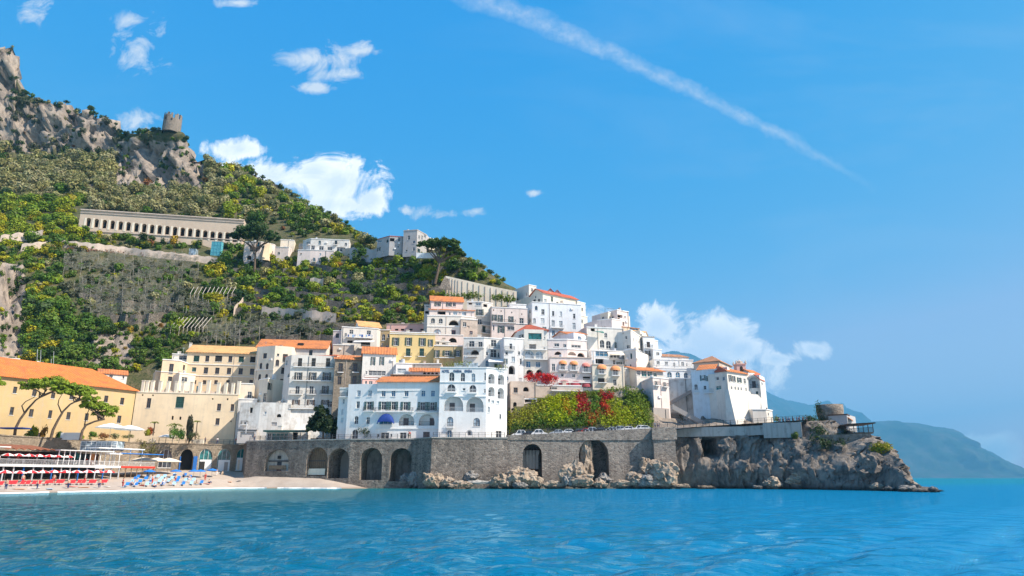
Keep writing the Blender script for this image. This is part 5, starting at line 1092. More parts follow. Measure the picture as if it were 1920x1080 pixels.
b.block(K6, [(425, 512, 186), (655, 540, 187)], 20, [(495, 560, 36, 46, 'd', {'hood': 'orange_cloth', 'hw': 1.9, 'bal': 2.2, 'rail': 'rail_white'}), (594, 570, 36, 50, 'd', {'hood': 'orange_cloth', 'hw': 1.9, 'bal': 2.2, 'rail': 'rail_white'}), (492, 628, 48, 32, 'r', {'dep': .8}), (590, 645, 24, 46, 'd')], 'pale_cream', 'flat', 8, trim='rosestone', balc=((470, 530, 645, .6),))
b = B('ruined_retaining_house', 'low ruined stone house with a terrace among red creepers')
b.block(K8, [(75, 265, 178), (185, 280, 178)], 13, [(110, 340, 28, 40, 'k', {'dep': .6}), (96, 377, 36, 20, 'k', {'dep': .6})], 'rosestone', 'flat', 6, cornice=False)
b.block(K8, [(185, 290, 178.5), (290, 292, 179)], 13, [(235, 308, 90, 30, 'r', {'dep': 1.0})], 'palepink', 'flat', 4)
b.block(K8, [(75, 150, 180), (290, 205, 181)], 15, [(200, 215, 44, 36, 'k', {'dep': 1})], 'rosestone', 'flat', 6, cornice=False)

# --- right part of the town
b = B('white_stack_house', 'white house with arched windows, a cream awning and a red parasol terrace')
b.block(K6, [(345, 262, 202), (385, 250, 198), (640, 285, 200)], 30, [(497, 365, 34, 58, 'a'), (543, 372, 34, 58, 'a'), (608, 376, 34, 44, 's'), (430, 262, 30, 20, 'r', {'dep': .8})], 'white', 'flat', 9)
b.block(K6, [(420, 408, 194), (650, 425, 196)], 26, [(495, 438, 90, 36, 'g', {'g': 'glass_blue'}), (590, 455, 70, 26, 'w'), (585, 503, 20, 42, 'd'), (620, 512, 36, 36, 's'), (480, 490, 60, 36, 'r', {'dep': 1.0})], 'bluewhite', 'flat', 6, balc=((550, 650, 478, .8),))
mb = MB(); a, c = P(*K6(538, 420), 193), P(*K6(655, 452), 193.5); mb.quad((a.x, a.y + 1, a.z), (c.x, c.y + 1, c.z + 1.4), (c.x, c.y - 1.4, c.z), (a.x, a.y - 1.4, a.z - 1.1)); mb.quad((a.x, a.y - 1.4, a.z - 1.2), (c.x, c.y - 1.4, c.z - .1), (c.x, c.y + 1, c.z + 1.3), (a.x, a.y + 1, a.z - .1)); b.part('awning', mb, 'cream_cloth')
mb = MB(); a, c = P(*K6(425, 275), 196.5), P(*K6(510, 292), 197); mb.quad((a.x, a.y + 1, a.z + .3), (c.x, c.y + 1, c.z + .9), (c.x, c.y - 1, c.z), (a.x, a.y - 1, a.z)); mb.quad((a.x, a.y - 1, a.z - .08), (c.x, c.y - 1, c.z - .08), (c.x, c.y + 1, c.z + .8), (a.x, a.y + 1, a.z + .2)); b.part('awning', mb, 'green_net')
b = B('cream_top_house', 'cream house with cluttered roof terraces at the very top right of the town')
b.block(KS, [(50, 165, 214), (180, 150, 211), (240, 200, 213)], 40, [(95, 232, 44, 40, 'w'), (145, 230, 18, 40, 'w'), (215, 240, 30, 60, 'w')], 'pale_cream', 'flat', 8)
b.block(KS, [(190, 128, 214), (330, 118, 211), (525, 190, 214)], 40, [(258, 222, 30, 44, 'w'), (370, 205, 80, 50, 'r', {'dep': 1.0}), (358, 255, 40, 46, 'r', {'dep': 1.0}), (468, 218, 22, 36, 'w'), (440, 335, 30, 66, 'r', {'dep': 1})], 'palepink', 'flat', 8)
b.block(KS, [(0, 268, 209), (140, 262, 208), (242, 335, 207), (400, 330, 209)], 36, [(85, 405, 34, 50, 'w'), (130, 408, 34, 60, 'r', {'dep': 1}), (205, 420, 30, 60, 'a'), (272, 425, 14, 40, 'a'), (308, 428, 14, 40, 'a'), (342, 430, 14, 40, 'a'), (376, 430, 14, 36, 'a')], 'palepink', 'flat', 7)
b.block(KS, [(408, 378, 212), (710, 412, 215)], 40, [(620, 425, 150, 40, 'g', {'g': 'glass_blue'})], 'cream', 'flat', 7, trim='tile_brown')
b.block(KS, [(560, 460, 207), (718, 452, 206), (790, 470, 209)], 36, [(738, 530, 34, 60, 'w')], 'pale_cream', 'gable', 6, .8, 'tile_pale', over=.3)
mb = MB()
for (x, y0, y1) in ((130, 130, 75), (370, 120, 60), (420, 130, 90), (300, 120, 100), (515, 175, 130)): mb.bar(P(*KS(x, y0), 212), P(*KS(x, y1), 212), .06)
for (x0, x1, y) in ((160, 290, 78), (430, 530, 140)): mb.bar(P(*KS(x0, y), 212), P(*KS(x1, y + 6), 212), .05)
b.part('terrace_frame', mb, 'iron')
b = B('corner_white_house', 'tall narrow white corner house stepping down to the cliff with long side balconies')
b.block(KS, [(425, 470, 199), (560, 475, 196), (735, 580, 206)], 24, [(485, 565, 32, 56, 'w'), (612, 600, 14, 56, 'w'), (655, 615, 12, 44, 'w'), (702, 640, 20, 30, 'w'), (518, 720, 56, 60, 'w'), (650, 760, 50, 50, 'r', {'dep': .6}), (715, 770, 36, 40, 'r', {'dep': .6})], 'white', 'flat', 7, balc=((620, 735, 800, .8),), rails='rail_white')
b.block(KS, [(450, 770, 194), (648, 765, 192), (700, 850, 197)], 22, [(572, 882, 26, 92, 'c'), (468, 1038, 24, 40, 'w'), (560, 1038, 28, 46, 'w'), (668, 938, 20, 40, 'w')], 'offwhite', 'flat', 7, ledges=((775, 0),))
b.block(K6, [(660, 540, 190), (745, 535, 191)], 18, [(700, 560, 16, 26, 'w')], 'oldwhite', 'flat', 6)
b = B('stepped_blue_white_house', 'three stepped pale blue white houses with dark windows right of the corner house')
b.block(KS, [(725, 575, 207), (770, 568, 204), (962, 580, 205)], 26, [(862, 688, 56, 96, 'd', {'f': 'frame_brown'}), (845, 838, 76, 92, 's', {'sh': 'shutter_dark'}), (905, 838, 30, 92, 'c', {'sh': 'shutter_dark'}), (866, 1000, 56, 96, 'd')], 'bluewhite', 'flat', 8, trim='greytrim', balc=((800, 920, 740, .7), (780, 930, 890, .7), (820, 920, 1050, .7)))
b.block(KS, [(960, 605, 209), (1018, 610, 210)], 30, [], 'offwhite', 'flat', 5)
b.block(KS, [(940, 755, 203), (1082, 758, 204)], 24, [(1022, 838, 54, 50, 'w'), (1026, 990, 56, 50, 'w')], 'bluewhite', 'flat', 8)
b = B('long_terrace_house', 'long low white house with square windows over a row of arched windows')
b.block(K7, [(250, 284, 199), (645, 278, 201)], 20, [(292, 325, 34, 34, 'w'), (375, 330, 32, 34, 'w'), (455, 342, 24, 36, 'a'), (540, 338, 30, 36, 'w'), (582, 345, 12, 30, 'w')], 'white', 'flat', 8, balc=((240, 640, 362, .4),), rails='rail_white')
b.block(K7, [(265, 372, 193), (672, 378, 195)], 16, [(406, 443, 46, 58, 'a', {'g': 'glass_blue'}), (491, 446, 44, 58, 'a', {'g': 'glass_blue'}), (573, 450, 44, 58, 'a', {'g': 'glass_blue'}), (637, 460, 30, 46, 'w', {'g': 'glass_blue'})], 'bluewhite', 'flat', 7, ledges=((402,),))
b.block(K7, [(330, 262, 204), (600, 276, 206)], 26, [], 'white', 'shed', 6, 1.8, 'tile_brown', over=.2)
b = B('orange_veranda', 'glazed veranda with a bright orange tiled roof on the cliff edge', 'veranda')
b.block(K7, [(70, 398, 187), (340, 430, 190)], 20, [(150, 436, 50, 60, 'g', {'g': 'glass_teal'}), (210, 440, 50, 50, 'g', {'g': 'glass_teal'}), (262, 446, 36, 40, 'g', {'g': 'glass_teal'}), (95, 420, 30, 60, 'g')], 'offwhite', 'shed', 5, 1.7, 'tile', over=.6)
b = B('white_cliff_tower', 'white square tower house with two small windows standing on the cliff foot', 'tower')
b.block(K7, [(112, 520, 188), (235, 450, 178), (395, 458, 181)], 15.5, [(271, 532, 26, 44, 'w', {'bal': 1.8, 'rail': 'iron'}), (357, 546, 26, 44, 'w', {'bal': 1.8, 'rail': 'iron'}), (210, 635, 12, 18, 'w')], 'white', 'flat', 7, parapet=.4)
b.block(K7, [(242, 778, 177.6), (402, 790, 180.6)], 13.5, [], 'greytrim', 'flat', 5, cornice=False)
b = B('white_garden_wall', 'high white retaining wall with a stairway between the tower and the monastery', 'wall')
b.block(K7, [(395, 488, 189), (635, 492, 187)], 15, [], 'white', 'flat', 5)
mb = MB()
for k in range(20):
    q, q_ = P(*K7(410 + k * 10.2, 715 - k * 5.6), 186.6), P(*K7(420.2 + k * 10.2, 715 - k * 5.6), 186.6); mb.box((q.x, q.y - 1.4 + .004 * (k % 2), q.z - .9), (q_.x, q.y + .5, q.z))
b.part('stairs', mb, 'greytrim')
mb = MB()
for k in range(26):
    q, q_ = P(*K7(430 + k * 17, 750 + k * 9.2), 175.5), P(*K7(447 + k * 17, 750 + k * 9.2), 175.5); mb.box((q.x, q.y - .5 + .004 * (k % 2), q.z - 1.3), (q_.x, q.y + .4, q.z))
b.part('ramp_wall', mb, 'greytrim')

b = Building('monastery', 'white cliff top monastery with orange roofs, sloping base walls and a pink bell tower', 'monastery')
b.block(K7, [(622, 405, 180.5), (855, 400, 178), (990, 402, 174)], 14.5, [(744, 478, 50, 56, 's'), (808, 484, 50, 52, 's'), (675, 570, 36, 58, 'a'), (766, 578, 28, 42, 'w')], 'bluewhite', 'flat', 9, balc=((652, 706, 626, .4), (755, 868, 632, .7)), rails='rail_white')
b.block(K7, [(690, 404, 179.9), (856, 410, 178.2)], 34, [], 'white', 'shed', 6, 2.2, 'tile', over=.3, ztop=P(*K7(690, 402), 179.9).z)
b.block(K7, [(650, 330, 194), (905, 352, 190)], 30, [], 'rosestone', 'hip', 12, 2.4, 'tile_brown', over=.4)
b.block(K7, [(862, 418, 177), (985, 398, 171.5), (1205, 432, 177)], 15, [(893, 483, 28, 38, 'w'), (955, 484, 24, 40, 'w', {'g': 'glass_blue'}), (900, 578, 54, 42, 'w', {'g': 'glass_teal'}), (1020, 482, 30, 62, 's', {'sh': 'shutter_dark'}), (1058, 490, 26, 58, 's', {'sh': 'shutter_dark'}), (1113, 500, 40, 52, 's'), (1168, 510, 20, 52, 'w')] + row([1036, 1072, 1104, 1133, 1182], 583, 12, 36, 'w', None, 3), 'white', 'flat', 2.2, cornice=False, ztop=P(*K7(985, 404), 171.5).z)
def slab(b, pts, mat, name='roof', th=.2, cr=None):
    cr = cr or K7; mb = MB(); q = [P(*cr(x, y), d) for x, y, d in pts]; mb.quad(*q); mb.quad(*[(p.x, p.y, p.z - th) for p in reversed(q)])
    for a, c in zip(q, q[1:] + q[:1]): mb.quad(a, (a.x, a.y, a.z - th), (c.x, c.y, c.z - th), c)
    return b.part(name, mb, mat)
slab(b, [(910, 360, 176.5), (985, 402, 170.8), (1208, 436, 176.4), (1190, 428, 184), (930, 362, 184)], 'tile')
slab(b, [(858, 416, 177.4), (985, 404, 170.7), (912, 362, 176.2), (884, 360, 184)], 'tile_red')
# battered base below the long front
f = b.fac[1]; zt, zb = b.uz(f, *K7(1100, 600))[1], 15.0 - b.z0; mb = MB(); A, t, n, L = f['A'], f['t'], -f['inw'], f['L']
pp = lambda u, o_, z: ((A + t * u + n * o_).x, (A + t * u + n * o_).y, z)
mb.quad(pp(-.6, 1.9, zb), pp(L + .4, 2.4, zb), pp(L, .02, zt), pp(0, .02, zt)); mb.quad(pp(-.6, 1.9, zb), pp(0, .02, zt), pp(0, -1, zt), pp(-.6, -1, zb)); mb.quad(pp(L + .4, 2.4, zb), pp(L + .4, -1, zb), pp(L, -1, zt), pp(L, .02, zt)); mb.build('battered_base', M['offwhite'], b.root)
b.block(K7, [(1200, 455, 177), (1315, 470, 176), (1366, 500, 180)], 20, [(1258, 525, 96, 112, 'l', {'dep': 1.3, 'back': 'bluewhite', 'rail': 'iron'}), (1293, 638, 22, 48, 'c'), (1344, 540, 16, 30, 'w', {'g': 'glass_pale'})], 'white', 'flat', 8, cornice=False)
slab(b, [(1195, 470, 176.4), (1258, 440, 176.2), (1268, 432, 182), (1205, 425, 182)], 'palepink'); slab(b, [(1258, 440, 176.2), (1320, 486, 175.6), (1372, 510, 179.6), (1310, 430, 182)], 'tile_red')
b.block(K7, [(1230, 428, 184), (1312, 432, 186)], 34, [], 'offwhite', 'gable', 4, 1.1, 'tile', over=.3)
mb = MB(); q = [P(*K7(x, y), d) for x, y, d in ((1205, 640, 176.5), (1318, 640, 175.5), (1250, 870, 172.8), (1200, 860, 174))]
for (xt0, xt1, xb0, xb1, yt, yb, d0, d1) in ((1195, 1330, 1225, 1360, 640, 885, 176.0, 173.2), (1318, 1368, 1350, 1388, 520, 890, 178.5, 173.0)):
    a, c, e, g = P(*K7(xt0, yt), d0), P(*K7(xt1, yt + 8), d0 + .4), P(*K7(xb1, yb + 14), d1 + .4), P(*K7(xb0, yb), d1); mb.quad(g, e, c, a); mb.quad((g.x, g.y + 9, g.z), g, a, (a.x, a.y + 4, a.z)); mb.quad(e, (e.x, e.y + 9, e.z), (c.x, c.y + 4, c.z), c)
b.part('battered_base', mb, 'offwhite')
b.block(K7, [(1245, 792, 171.6), (1385, 762, 171.8), (1445, 795, 175)], 14, [(1408, 845, 14, 28, 'w')], 'offwhite', 'flat', 6)
# bell tower
for nm, mt, x0, x1, y0, y1, d in (('bell_tower', 'pink', 1085, 1185, 342, 430, 188.0),):
    a, c = P(*K7(x0, y0), d), P(*K7(x1, y1), d); wd = c.x - a.x; mb = MB(); mb.box((a.x, d, c.z - 3), (c.x, d + wd, a.z)); mb.box((a.x - .2, d - .2, a.z), (c.x + .2, d + wd + .2, a.z + .25)); bt = b.part(nm, mb, mt)
    mb = MB(); cx, cy = (a.x + c.x) / 2, d + wd / 2; mb.lathe([(wd * .36, a.z + .25), (wd * .30, a.z + 1.0), (.02, P(*K7(1132, 288), d).z)], 8, (cx, cy, 0)); b.part('spire', mb, 'rosestone')
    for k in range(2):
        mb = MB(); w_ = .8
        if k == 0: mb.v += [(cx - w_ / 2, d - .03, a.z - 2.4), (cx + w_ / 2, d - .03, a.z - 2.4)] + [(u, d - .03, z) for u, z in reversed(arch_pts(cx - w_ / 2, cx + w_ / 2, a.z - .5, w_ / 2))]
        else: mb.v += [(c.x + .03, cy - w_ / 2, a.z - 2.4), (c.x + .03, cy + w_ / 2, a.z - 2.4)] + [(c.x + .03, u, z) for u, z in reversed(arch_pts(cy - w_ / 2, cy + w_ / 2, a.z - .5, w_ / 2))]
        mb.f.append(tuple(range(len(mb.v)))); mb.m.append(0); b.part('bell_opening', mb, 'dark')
    for sx_, sy_ in ((0, 0), (1, 0), (0, 1), (1, 1)): mb = MB(); x, y = a.x + sx_ * wd, d + sy_ * wd; mb.lathe([(.3, a.z + .25), (.28, a.z + .6), (.02, a.z + 1.3)], 6, (x, y, 0)); b.part('pinnacle', mb, 'rosestone')

# --- headland tower
rt = (P(*KH(1200, 132), 166).x - P(*KH(1032, 132), 166).x) / 2; c = P(*KH(1118, 132), 162.5 + rt); top = P(*KH(1118, 132), 162.5).z
root = empty('round_watchtower', 'round stone watchtower grown with ivy on the headland', 'tower', (c.x, c.y, 13.0)); hT = top - 13.0
mb = MB(); prof = [(rt * .92, 0), (rt * .9, hT * .45), (rt * .96, hT * .6), (rt, hT * .8), (rt * 1.0, hT), (rt * .9, hT), (rt * .9, hT - .8), (.05, hT - .8)]; mb.lathe(prof, 36); mb.build('wall', M['towerstone'], root, True)
b = Building('tower_annex', 'grey stone house with two white windows against the round watchtower', 'house')
b.block(KH, [(1112, 206, 163), (1235, 202, 160.5), (1252, 215, 163.5)], 13, [(1168, 270, 18, 26, 'w', {'g': 'glass_pale'}), (1205, 270, 18, 28, 'w', {'g': 'glass_pale'})], 'greystucco', 'flat', 6, trim='shutter_brown')
slab(b, [(1240, 218, 161), (1278, 246, 160.4), (1278, 240, 165), (1240, 212, 165)], 'tile_brown', cr=KH)
# restaurant deck with pergola beside it
root = empty('restaurant_terrace', 'timber deck with dark pergola and stone foot on the headland edge', 'terrace', P(*KH(1330, 300), 151))
def rel(mb, root, name, mat):
    o_ = root.location; mb.v = [(x - o_.x, y - o_.y, z - o_.z) for x, y, z in mb.v]; return mb.build(name, M[mat], root)
a, c = P(*KH(1252, 300), 152.5), P(*KH(1412, 300), 148.5); zd = a.z
mb = MB(); mb.prism([(a.x, a.y), (c.x, c.y), (c.x + 1, c.y + 7), (a.x, a.y + 7)], zd - 1.2, zd - .9); rel(mb, root, 'deck', 'wood')
mb = MB(); mb.prism([(a.x - 6, a.y + 1.4), (c.x - .4, c.y + .4), (c.x + .2, c.y + 8), (a.x - 6, a.y + 8)], 4.0, zd - 1.2); rel(mb, root, 'stone_foot', 'towerstone')
zr = P(*KH(1300, 262), 151).z
mb = MB(); mb.prism([(a.x - .3, a.y - .4), (c.x + .5, c.y - .4), (c.x + 1.2, c.y + 7), (a.x, a.y + 7)], zr - .25, zr); rel(mb, root, 'pergola_roof', 'shutter_brown')
for k in range(6):
    p = a.lerp(c, k / 5); mb = MB(); mb.bar((p.x, p.y, zd - .9), (p.x, p.y, zr - .25), .09); rel(mb, root, 'post', 'iron')
mb = MB(); n = 40
for k in range(n + 1): p = a.lerp(c, k / n); mb.box((p.x - .02, p.y - .12, zd - .9), (p.x + .02, p.y - .08, zd + .1))
mb.bar((a.x, a.y - .1, zd + .1), (c.x, c.y - .1, zd + .1), .035); rel(mb, root, 'railing', 'iron')
# ------------------------------------------------------------------ sea walls, road, railings
b = Building('sea_wall', 'grey masonry sea wall with tall dark arches carrying the promenade', 'sea wall')
b.block(KA, [(-6, 200, 187), (18, 200, 177.5), (450, 190, 172.4), (760, 180, 169), (1335, 165, 167.4)], -0.5,
        [(228, 318, 172, 155, 'l', {'dep': 1.2, 'back': 'concrete', 'rail': None}), (485, 328, 150, 208, 'k', {'dep': 1.6, 'back': 'wood'}), (692, 340, 152, 215, 'k', {'dep': 6.0, 'back': 'greytrim'}), (905, 345, 158, 232, 'k', {'dep': 6.0, 'back': 'greyrock'}), (1120, 350, 160, 240, 'k', {'dep': 6.0, 'back': 'greyrock'})],
        'seawall', 'flat', 8, trim='concrete', ztop=11.5)
# boards and grilles closing the first two arches
f = b.fac[1]
for nm, x0, x1, y0, y1, mt, w_ in (('boarding', 150, 310, 318, 330, 'iron', .9), ('boarding', 150, 275, 355, 385, 'wood', .9), ('boarding', 410, 560, 318, 326, 'iron', .9), ('boarding', 415, 560, 378, 425, 'pale_cream', .9), ('hatch', 215, 240, 285, 308, 'dark', .9), ('boarding', 412, 445, 335, 390, 'wood', .8)):
    f = b.fac[1] if x0 < 400 else b.fac[2]
    u0, za = b.uz(f, *KA(x0, y1)); u1, zc = b.uz(f, *KA(x1, y0)); mb = MB(); local_box(mb, f, u0, u1, w_, w_ + .12, za, zc); mb.build(nm, M[mt], b.root)
mb = MB()
for k in range(11):
    u0, za = b.uz(f, *KA(415 + k * 14.5, 375)); _, zc = b.uz(f, *KA(415 + k * 14.5, 240 + abs(k - 5) * 5)); local_box(mb, f, u0, u0 + .09, .8, .88, za, zc)
mb.build('grille', M['frame_brown'], b.root)
b.block(KA, [(1200, 168, 169), (1342, 166, 163.2), (1890, 162, 165.1)], -1.5, [], 'seawall', 'flat', 10, trim='concrete', ztop=11.6)
b = Building('road_wall', 'lighter masonry sea wall with two tall arches under the coast road', 'sea wall')
zc_ = lambda px: np.interp(px, [950, 1220, 1265], [11.9, 13.9, 14.0])
b.block(K8, [(38, 620, 165.2), (600, 600, 165.3)], -1.5, [(252, 818, 154, 320, 'k', {'dep': 5.0, 'back': 'seawall'})], 'seawall_light', 'flat', 9, cornice=False, ztop=12.15)
b.block(K8, [(600, 600, 165.3), (1222, 560, 165.3)], -1.5, [(750, 790, 240, 350, 'k', {'dep': 5.0, 'back': 'seawall'})], 'seawall_light', 'flat', 9, cornice=False, ztop=13.0)
b.block(K8, [(1200, 560, 167), (1228, 556, 163.6), (1402, 548, 163.4)], -1.5, [], 'seawall_light', 'flat', 9, cornice=False, ztop=13.6)
mb = MB(); f_ = lambda x, y, d: P(*K8(x, y), d)
for k in range(5):
    x = 185 + k * 26; a = f_(x, 860, 168.5); mb.box((a.x - .35, a.y, a.z), (a.x + .35, a.y + .7, f_(x, 745, 168.5).z)); mb.box((a.x - .5, a.y - .2, f_(x, 745, 168.5).z), (a.x + .5, a.y + .9, f_(x, 738 - 0, 168.5).z + .8))
b.part('pier', mb, 'concrete')
# sloping top course under the railing
mb = MB(); tp = [(952, 12.1), (1040, 12.6), (1120, 13.15), (1222, 13.75), (1268, 14.0)]
TOP = []
for (p0, z0), (p1, z1) in zip(tp[:-1], tp[1:]):
    d = 165.12 if p0 < 1220 else 163.3; a, c = Pz(p0, d, z0), Pz(p1, d, z1)
    for (dy0, dy1, e) in ((0, .7, .0),):
        mb.quad((a.x, a.y, 11.0), (c.x, c.y, 11.0), (c.x, c.y, c.z), (a.x, a.y, a.z)); mb.quad((a.x, a.y, a.z), (c.x, c.y, c.z), (c.x, c.y + .8, c.z), (a.x, a.y + .8, a.z)); mb.quad((c.x, c.y + .8, 11), (a.x, a.y + .8, 11), (a.x, a.y + .8, a.z), (c.x, c.y + .8, c.z))
b.part('coping', mb, 'seawall_light')
# the coast road
def strip(name, pts, mat, w_, dz=0.0):
    mb = MB()
    for (p0, d0, z0), (p1, d1, z1) in zip(pts[:-1], pts[1:]):
        a, c = Pz(p0, d0, z0 + dz), Pz(p1, d1, z1 + dz); mb.quad(a, c, (c.x, c.y + w_, c.z), (a.x, a.y + w_, a.z))
    o_ = mb.build(name, M[mat]); o_['kind'] = 'structure'; return o_
strip('promenade', [(464, 178, 11.45), (577, 172.6, 11.45), (658, 169.2, 11.45), (775, 167.8, 11.45), (810, 163.6, 11.5), (948, 165.2, 11.62)], 'paving', 22, .06)
strip('road', [(948, 165.8, 11.5), (1040, 165.8, 12.0), (1120, 165.8, 12.55), (1222, 165.5, 13.1), (1268, 165.5, 13.5), (1330, 168.5, 14.4), (1440, 162, 14.75), (1520, 158, 15.05)], 'asphalt', 9, .12)
def railing(name, pts, label, h=1.1, post=1.5, mat='iron', bars=True):
    root = empty(name, label, 'railing', Pz(*pts[0]), 0, 'railings along the promenade'); mb = MB(); pb = MB()
    for q0, q1 in zip(pts[:-1], pts[1:]):
        a, c = Pz(*q0), Pz(*q1); L = (c - a).length; n = max(1, int(L / post))
        for hh in (h, h * .55) : mb.bar((a.x, a.y, a.z + hh), (c.x, c.y, c.z + hh), .03, 4)
        for k in range(n + 1): p = a.lerp(c, k / n); pb.bar((p.x, p.y, p.z - .1), (p.x, p.y, p.z + h), .06, 5)
        if bars:
            m_ = int(L / .3)
            for k in range(m_): p = a.lerp(c, (k + .5) / m_); mb.bar((p.x, p.y, p.z), (p.x, p.y, p.z + h), .02, 3)
    rel(mb, root, 'rails', mat); rel(pb, root, 'posts', mat)
railing('railing', [(468, 177.7, 11.52), (577, 172.7, 11.52), (658, 169.3, 11.52), (770, 167.9, 11.52)], 'dark iron railing along the promenade above the arches')
railing('railing', [(812, 163.8, 11.62), (946, 165.3, 11.7)], 'dark iron railing on the bastion in front of the hotel with loggias')
railing('railing', [(953, 165.4, 12.15), (1040, 165.4, 12.65), (1120, 165.4, 13.2), (1222, 165.3, 13.8), (1267, 163.6, 14.02)], 'iron railing along the coast road in front of the parked cars')
railing('railing', [(1270, 170.4, 14.2), (1330, 168.7, 14.6), (1397, 165.2, 14.7), (1434, 161, 14.75), (1500, 157.8, 15.0), (1520, 157.6, 15.1)], 'iron railing on the cliff edge below the monastery')
railing('railing', [(285, 177.6, 11.1), (465, 188.4, 11.1)], 'dark railing on the beach terrace above the boathouse arches')
# smooth render panels on the upper cliff under the road
b = Building('cliff_retaining_wall', 'smooth grey concrete retaining wall on the upper cliff below the monastery', 'wall')
b.block(KH, [(85, 315, 170.2), (560, 296, 165), (690, 285, 160.8), (925, 285, 157.5)], 12.2, [], 'concrete', 'flat', 3, cornice=False, ztop=14.2)
b.block(KH, [(675, 292, 160.5), (930, 288, 157.2)], 11.2, [], 'concrete', 'flat', 4, cornice=False, ztop=14.6)

# ------------------------------------------------------------------ the beach terrace and boathouse arches
b = Building('beach_terrace', 'stone terrace wall with five boathouse arches at the back of the beach', 'terrace')
ar = lambda x, y0, y1, w_, o_: (x, (y0 + y1) / 2, w_, y1 - y0, 'A', o_)
b.block(KB, [(-2100, 175, 132), (-1500, 190, 146), (380, 232, 176.5), (1838, 238, 188.5)], 2.0,
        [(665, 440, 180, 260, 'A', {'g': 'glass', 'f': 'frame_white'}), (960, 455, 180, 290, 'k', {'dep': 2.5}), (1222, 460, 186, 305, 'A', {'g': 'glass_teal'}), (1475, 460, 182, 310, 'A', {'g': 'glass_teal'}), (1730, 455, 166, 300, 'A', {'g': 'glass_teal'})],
        'terrace_stone', 'flat', 16, trim='terrace_stone', ztop=11.0)
f = b.fac[2]
for x0, x1, y0, y1, mt, nm in ((1128, 1305, 458, 612, 'white_paint', 'panel'), (1384, 1560, 462, 618, 'white_paint', 'panel'), (1640, 1800, 432, 608, 'white_paint', 'panel'), (1128, 1215, 482, 600, 'dark', 'doorway'), (1470, 1535, 490, 612, 'greytrim', 'doorway'), (1655, 1700, 460, 600, 'cream_cloth', 'doorway')):
    u0, za = b.uz(f, *KB(x0, y1)); u1, zc = b.uz(f, *KB(x1, y0)); mb = MB(); o_ = .0 if nm == 'panel' else -.03; local_box(mb, f, u0, u1, o_ + .02, o_ + .09, za, zc); mb.build(nm, M[mt], b.root)
for x0, x1 in ((845, 885), (1035, 1112)):       # blue shop doors folded open
    u0, za = b.uz(f, *KB(x0, 612)); u1, zc = b.uz(f, *KB(x1, 410)); mb = MB(); local_box(mb, f, u0, u1, -.25, -.12, za, zc); mb.build('door', M['blue_paint'], b.root)
# arch rings of cut stone
for x, y1, w_ in ((665, 312, 196), (960, 308, 196), (1222, 306, 202), (1475, 303, 198), (1730, 304, 182)):
    u0, zt = b.uz(f, *KB(x - w_ / 2, y1)); u1, _ = b.uz(f, *KB(x + w_ / 2, y1)); r = (u1 - u0) / 2; mb = MB(); a, c = arch_pts(u0 - .25, u1 + .25, zt + .3, r + .25, 14), arch_pts(u0, u1, zt + .05, r, 14)
    pt = lambda u, z, q: ((f['A'] + f['t'] * u - f['inw'] * q).x, (f['A'] + f['t'] * u - f['inw'] * q).y, z)
    for k in range(14):
        mb.quad(pt(*c[k], .1), pt(*c[k + 1], .1), pt(*a[k + 1], .1), pt(*a[k], .1)); mb.quad(pt(*a[k], .1), pt(*a[k + 1], .1), pt(*a[k + 1], 0), pt(*a[k], 0)); mb.quad(pt(*c[k + 1], .1), pt(*c[k], .1), pt(*c[k], -.1), pt(*c[k + 1], -.1))
    mb.build('arch_ring', M['terrace_stone'], b.root)
# pale parapet pieces on the terrace edge
for x0, x1, y0, y1 in ((1050, 1225, 180, 232), (1680, 1825, 165, 232), (430, 545, 175, 232)):
    a, c = P(*KB(x0, y1), 176 + x0 / 150), P(*KB(x1, y0), 176 + x1 / 150); mb = MB(); mb.box((a.x, a.y - .2, 10.9), (c.x, a.y + .4, c.z)); b.part('parapet', mb, 'pale_cream')
# glass house on the terrace edge at the left
a, c = P(*KL(1200, 195), 156), P(*KL(1760, 60), 156); mb = MB(); mb.box((a.x, a.y, a.z), (c.x, a.y + 3, c.z)); root = empty('glazed_pavilion', 'white framed glazed pavilion on the terrace behind the beach club', 'pavilion', (a.x, a.y, a.z)); rel(mb, root, 'glazing', 'glass_pale')
for k in range(8):
    x = a.x + (c.x - a.x) * k / 7; mb = MB(); mb.box((x - .07, a.y - .05, a.z), (x + .07, a.y - .003, c.z)); rel(mb, root, 'mullion', 'white_paint')
for z in (a.z, (a.z + c.z) / 2, c.z): mb = MB(); mb.box((a.x - .05, a.y - .1, z - .06), (c.x + .05, a.y - .052, z + .06)); rel(mb, root, 'rail', 'white_paint')
# ------------------------------------------------------------------ vegetation kit
def leaves(centres, radii, n, size, rg, flat=0.0, shell=(0.72, 1.05), squash=1.0, up=0.25):
    """leaf quads spread over the surfaces of many small lobes; returns V (n*4,3)"""
    k = rg.integers(0, len(centres), n); c = np.asarray(centres)[k]; r = np.asarray(radii)[k]
    d = rg.normal(size=(n, 3)); d /= np.linalg.norm(d, axis=1, keepdims=True)
    if flat > 0: d[:, 2] = np.where(d[:, 2] < -flat, -d[:, 2] * 0.3, d[:, 2])
    p = c + d * (r * rg.uniform(*shell, n))[:, None] * np.array([1, 1, squash])
    nn = d + rg.normal(size=(n, 3)) * 0.36 + np.array([0, 0, up]); nn /= np.linalg.norm(nn, axis=1, keepdims=True)
    a = np.cross(nn, rg.normal(size=(n, 3))); a /= np.linalg.norm(a, axis=1, keepdims=True) + 1e-9; b = np.cross(nn, a)
    s1 = (size * rg.uniform(0.6, 1.35, n))[:, None]; s2 = s1 * rg.uniform(0.5, 0.9, (n, 1))
    return np.stack([p - a * s1 - b * s2 * .3, p - a * s1 * .1 - b * s2, p + a * s1 + b * s2 * .2, p + a * s1 * .2 + b * s2], 1).reshape(-1, 3)
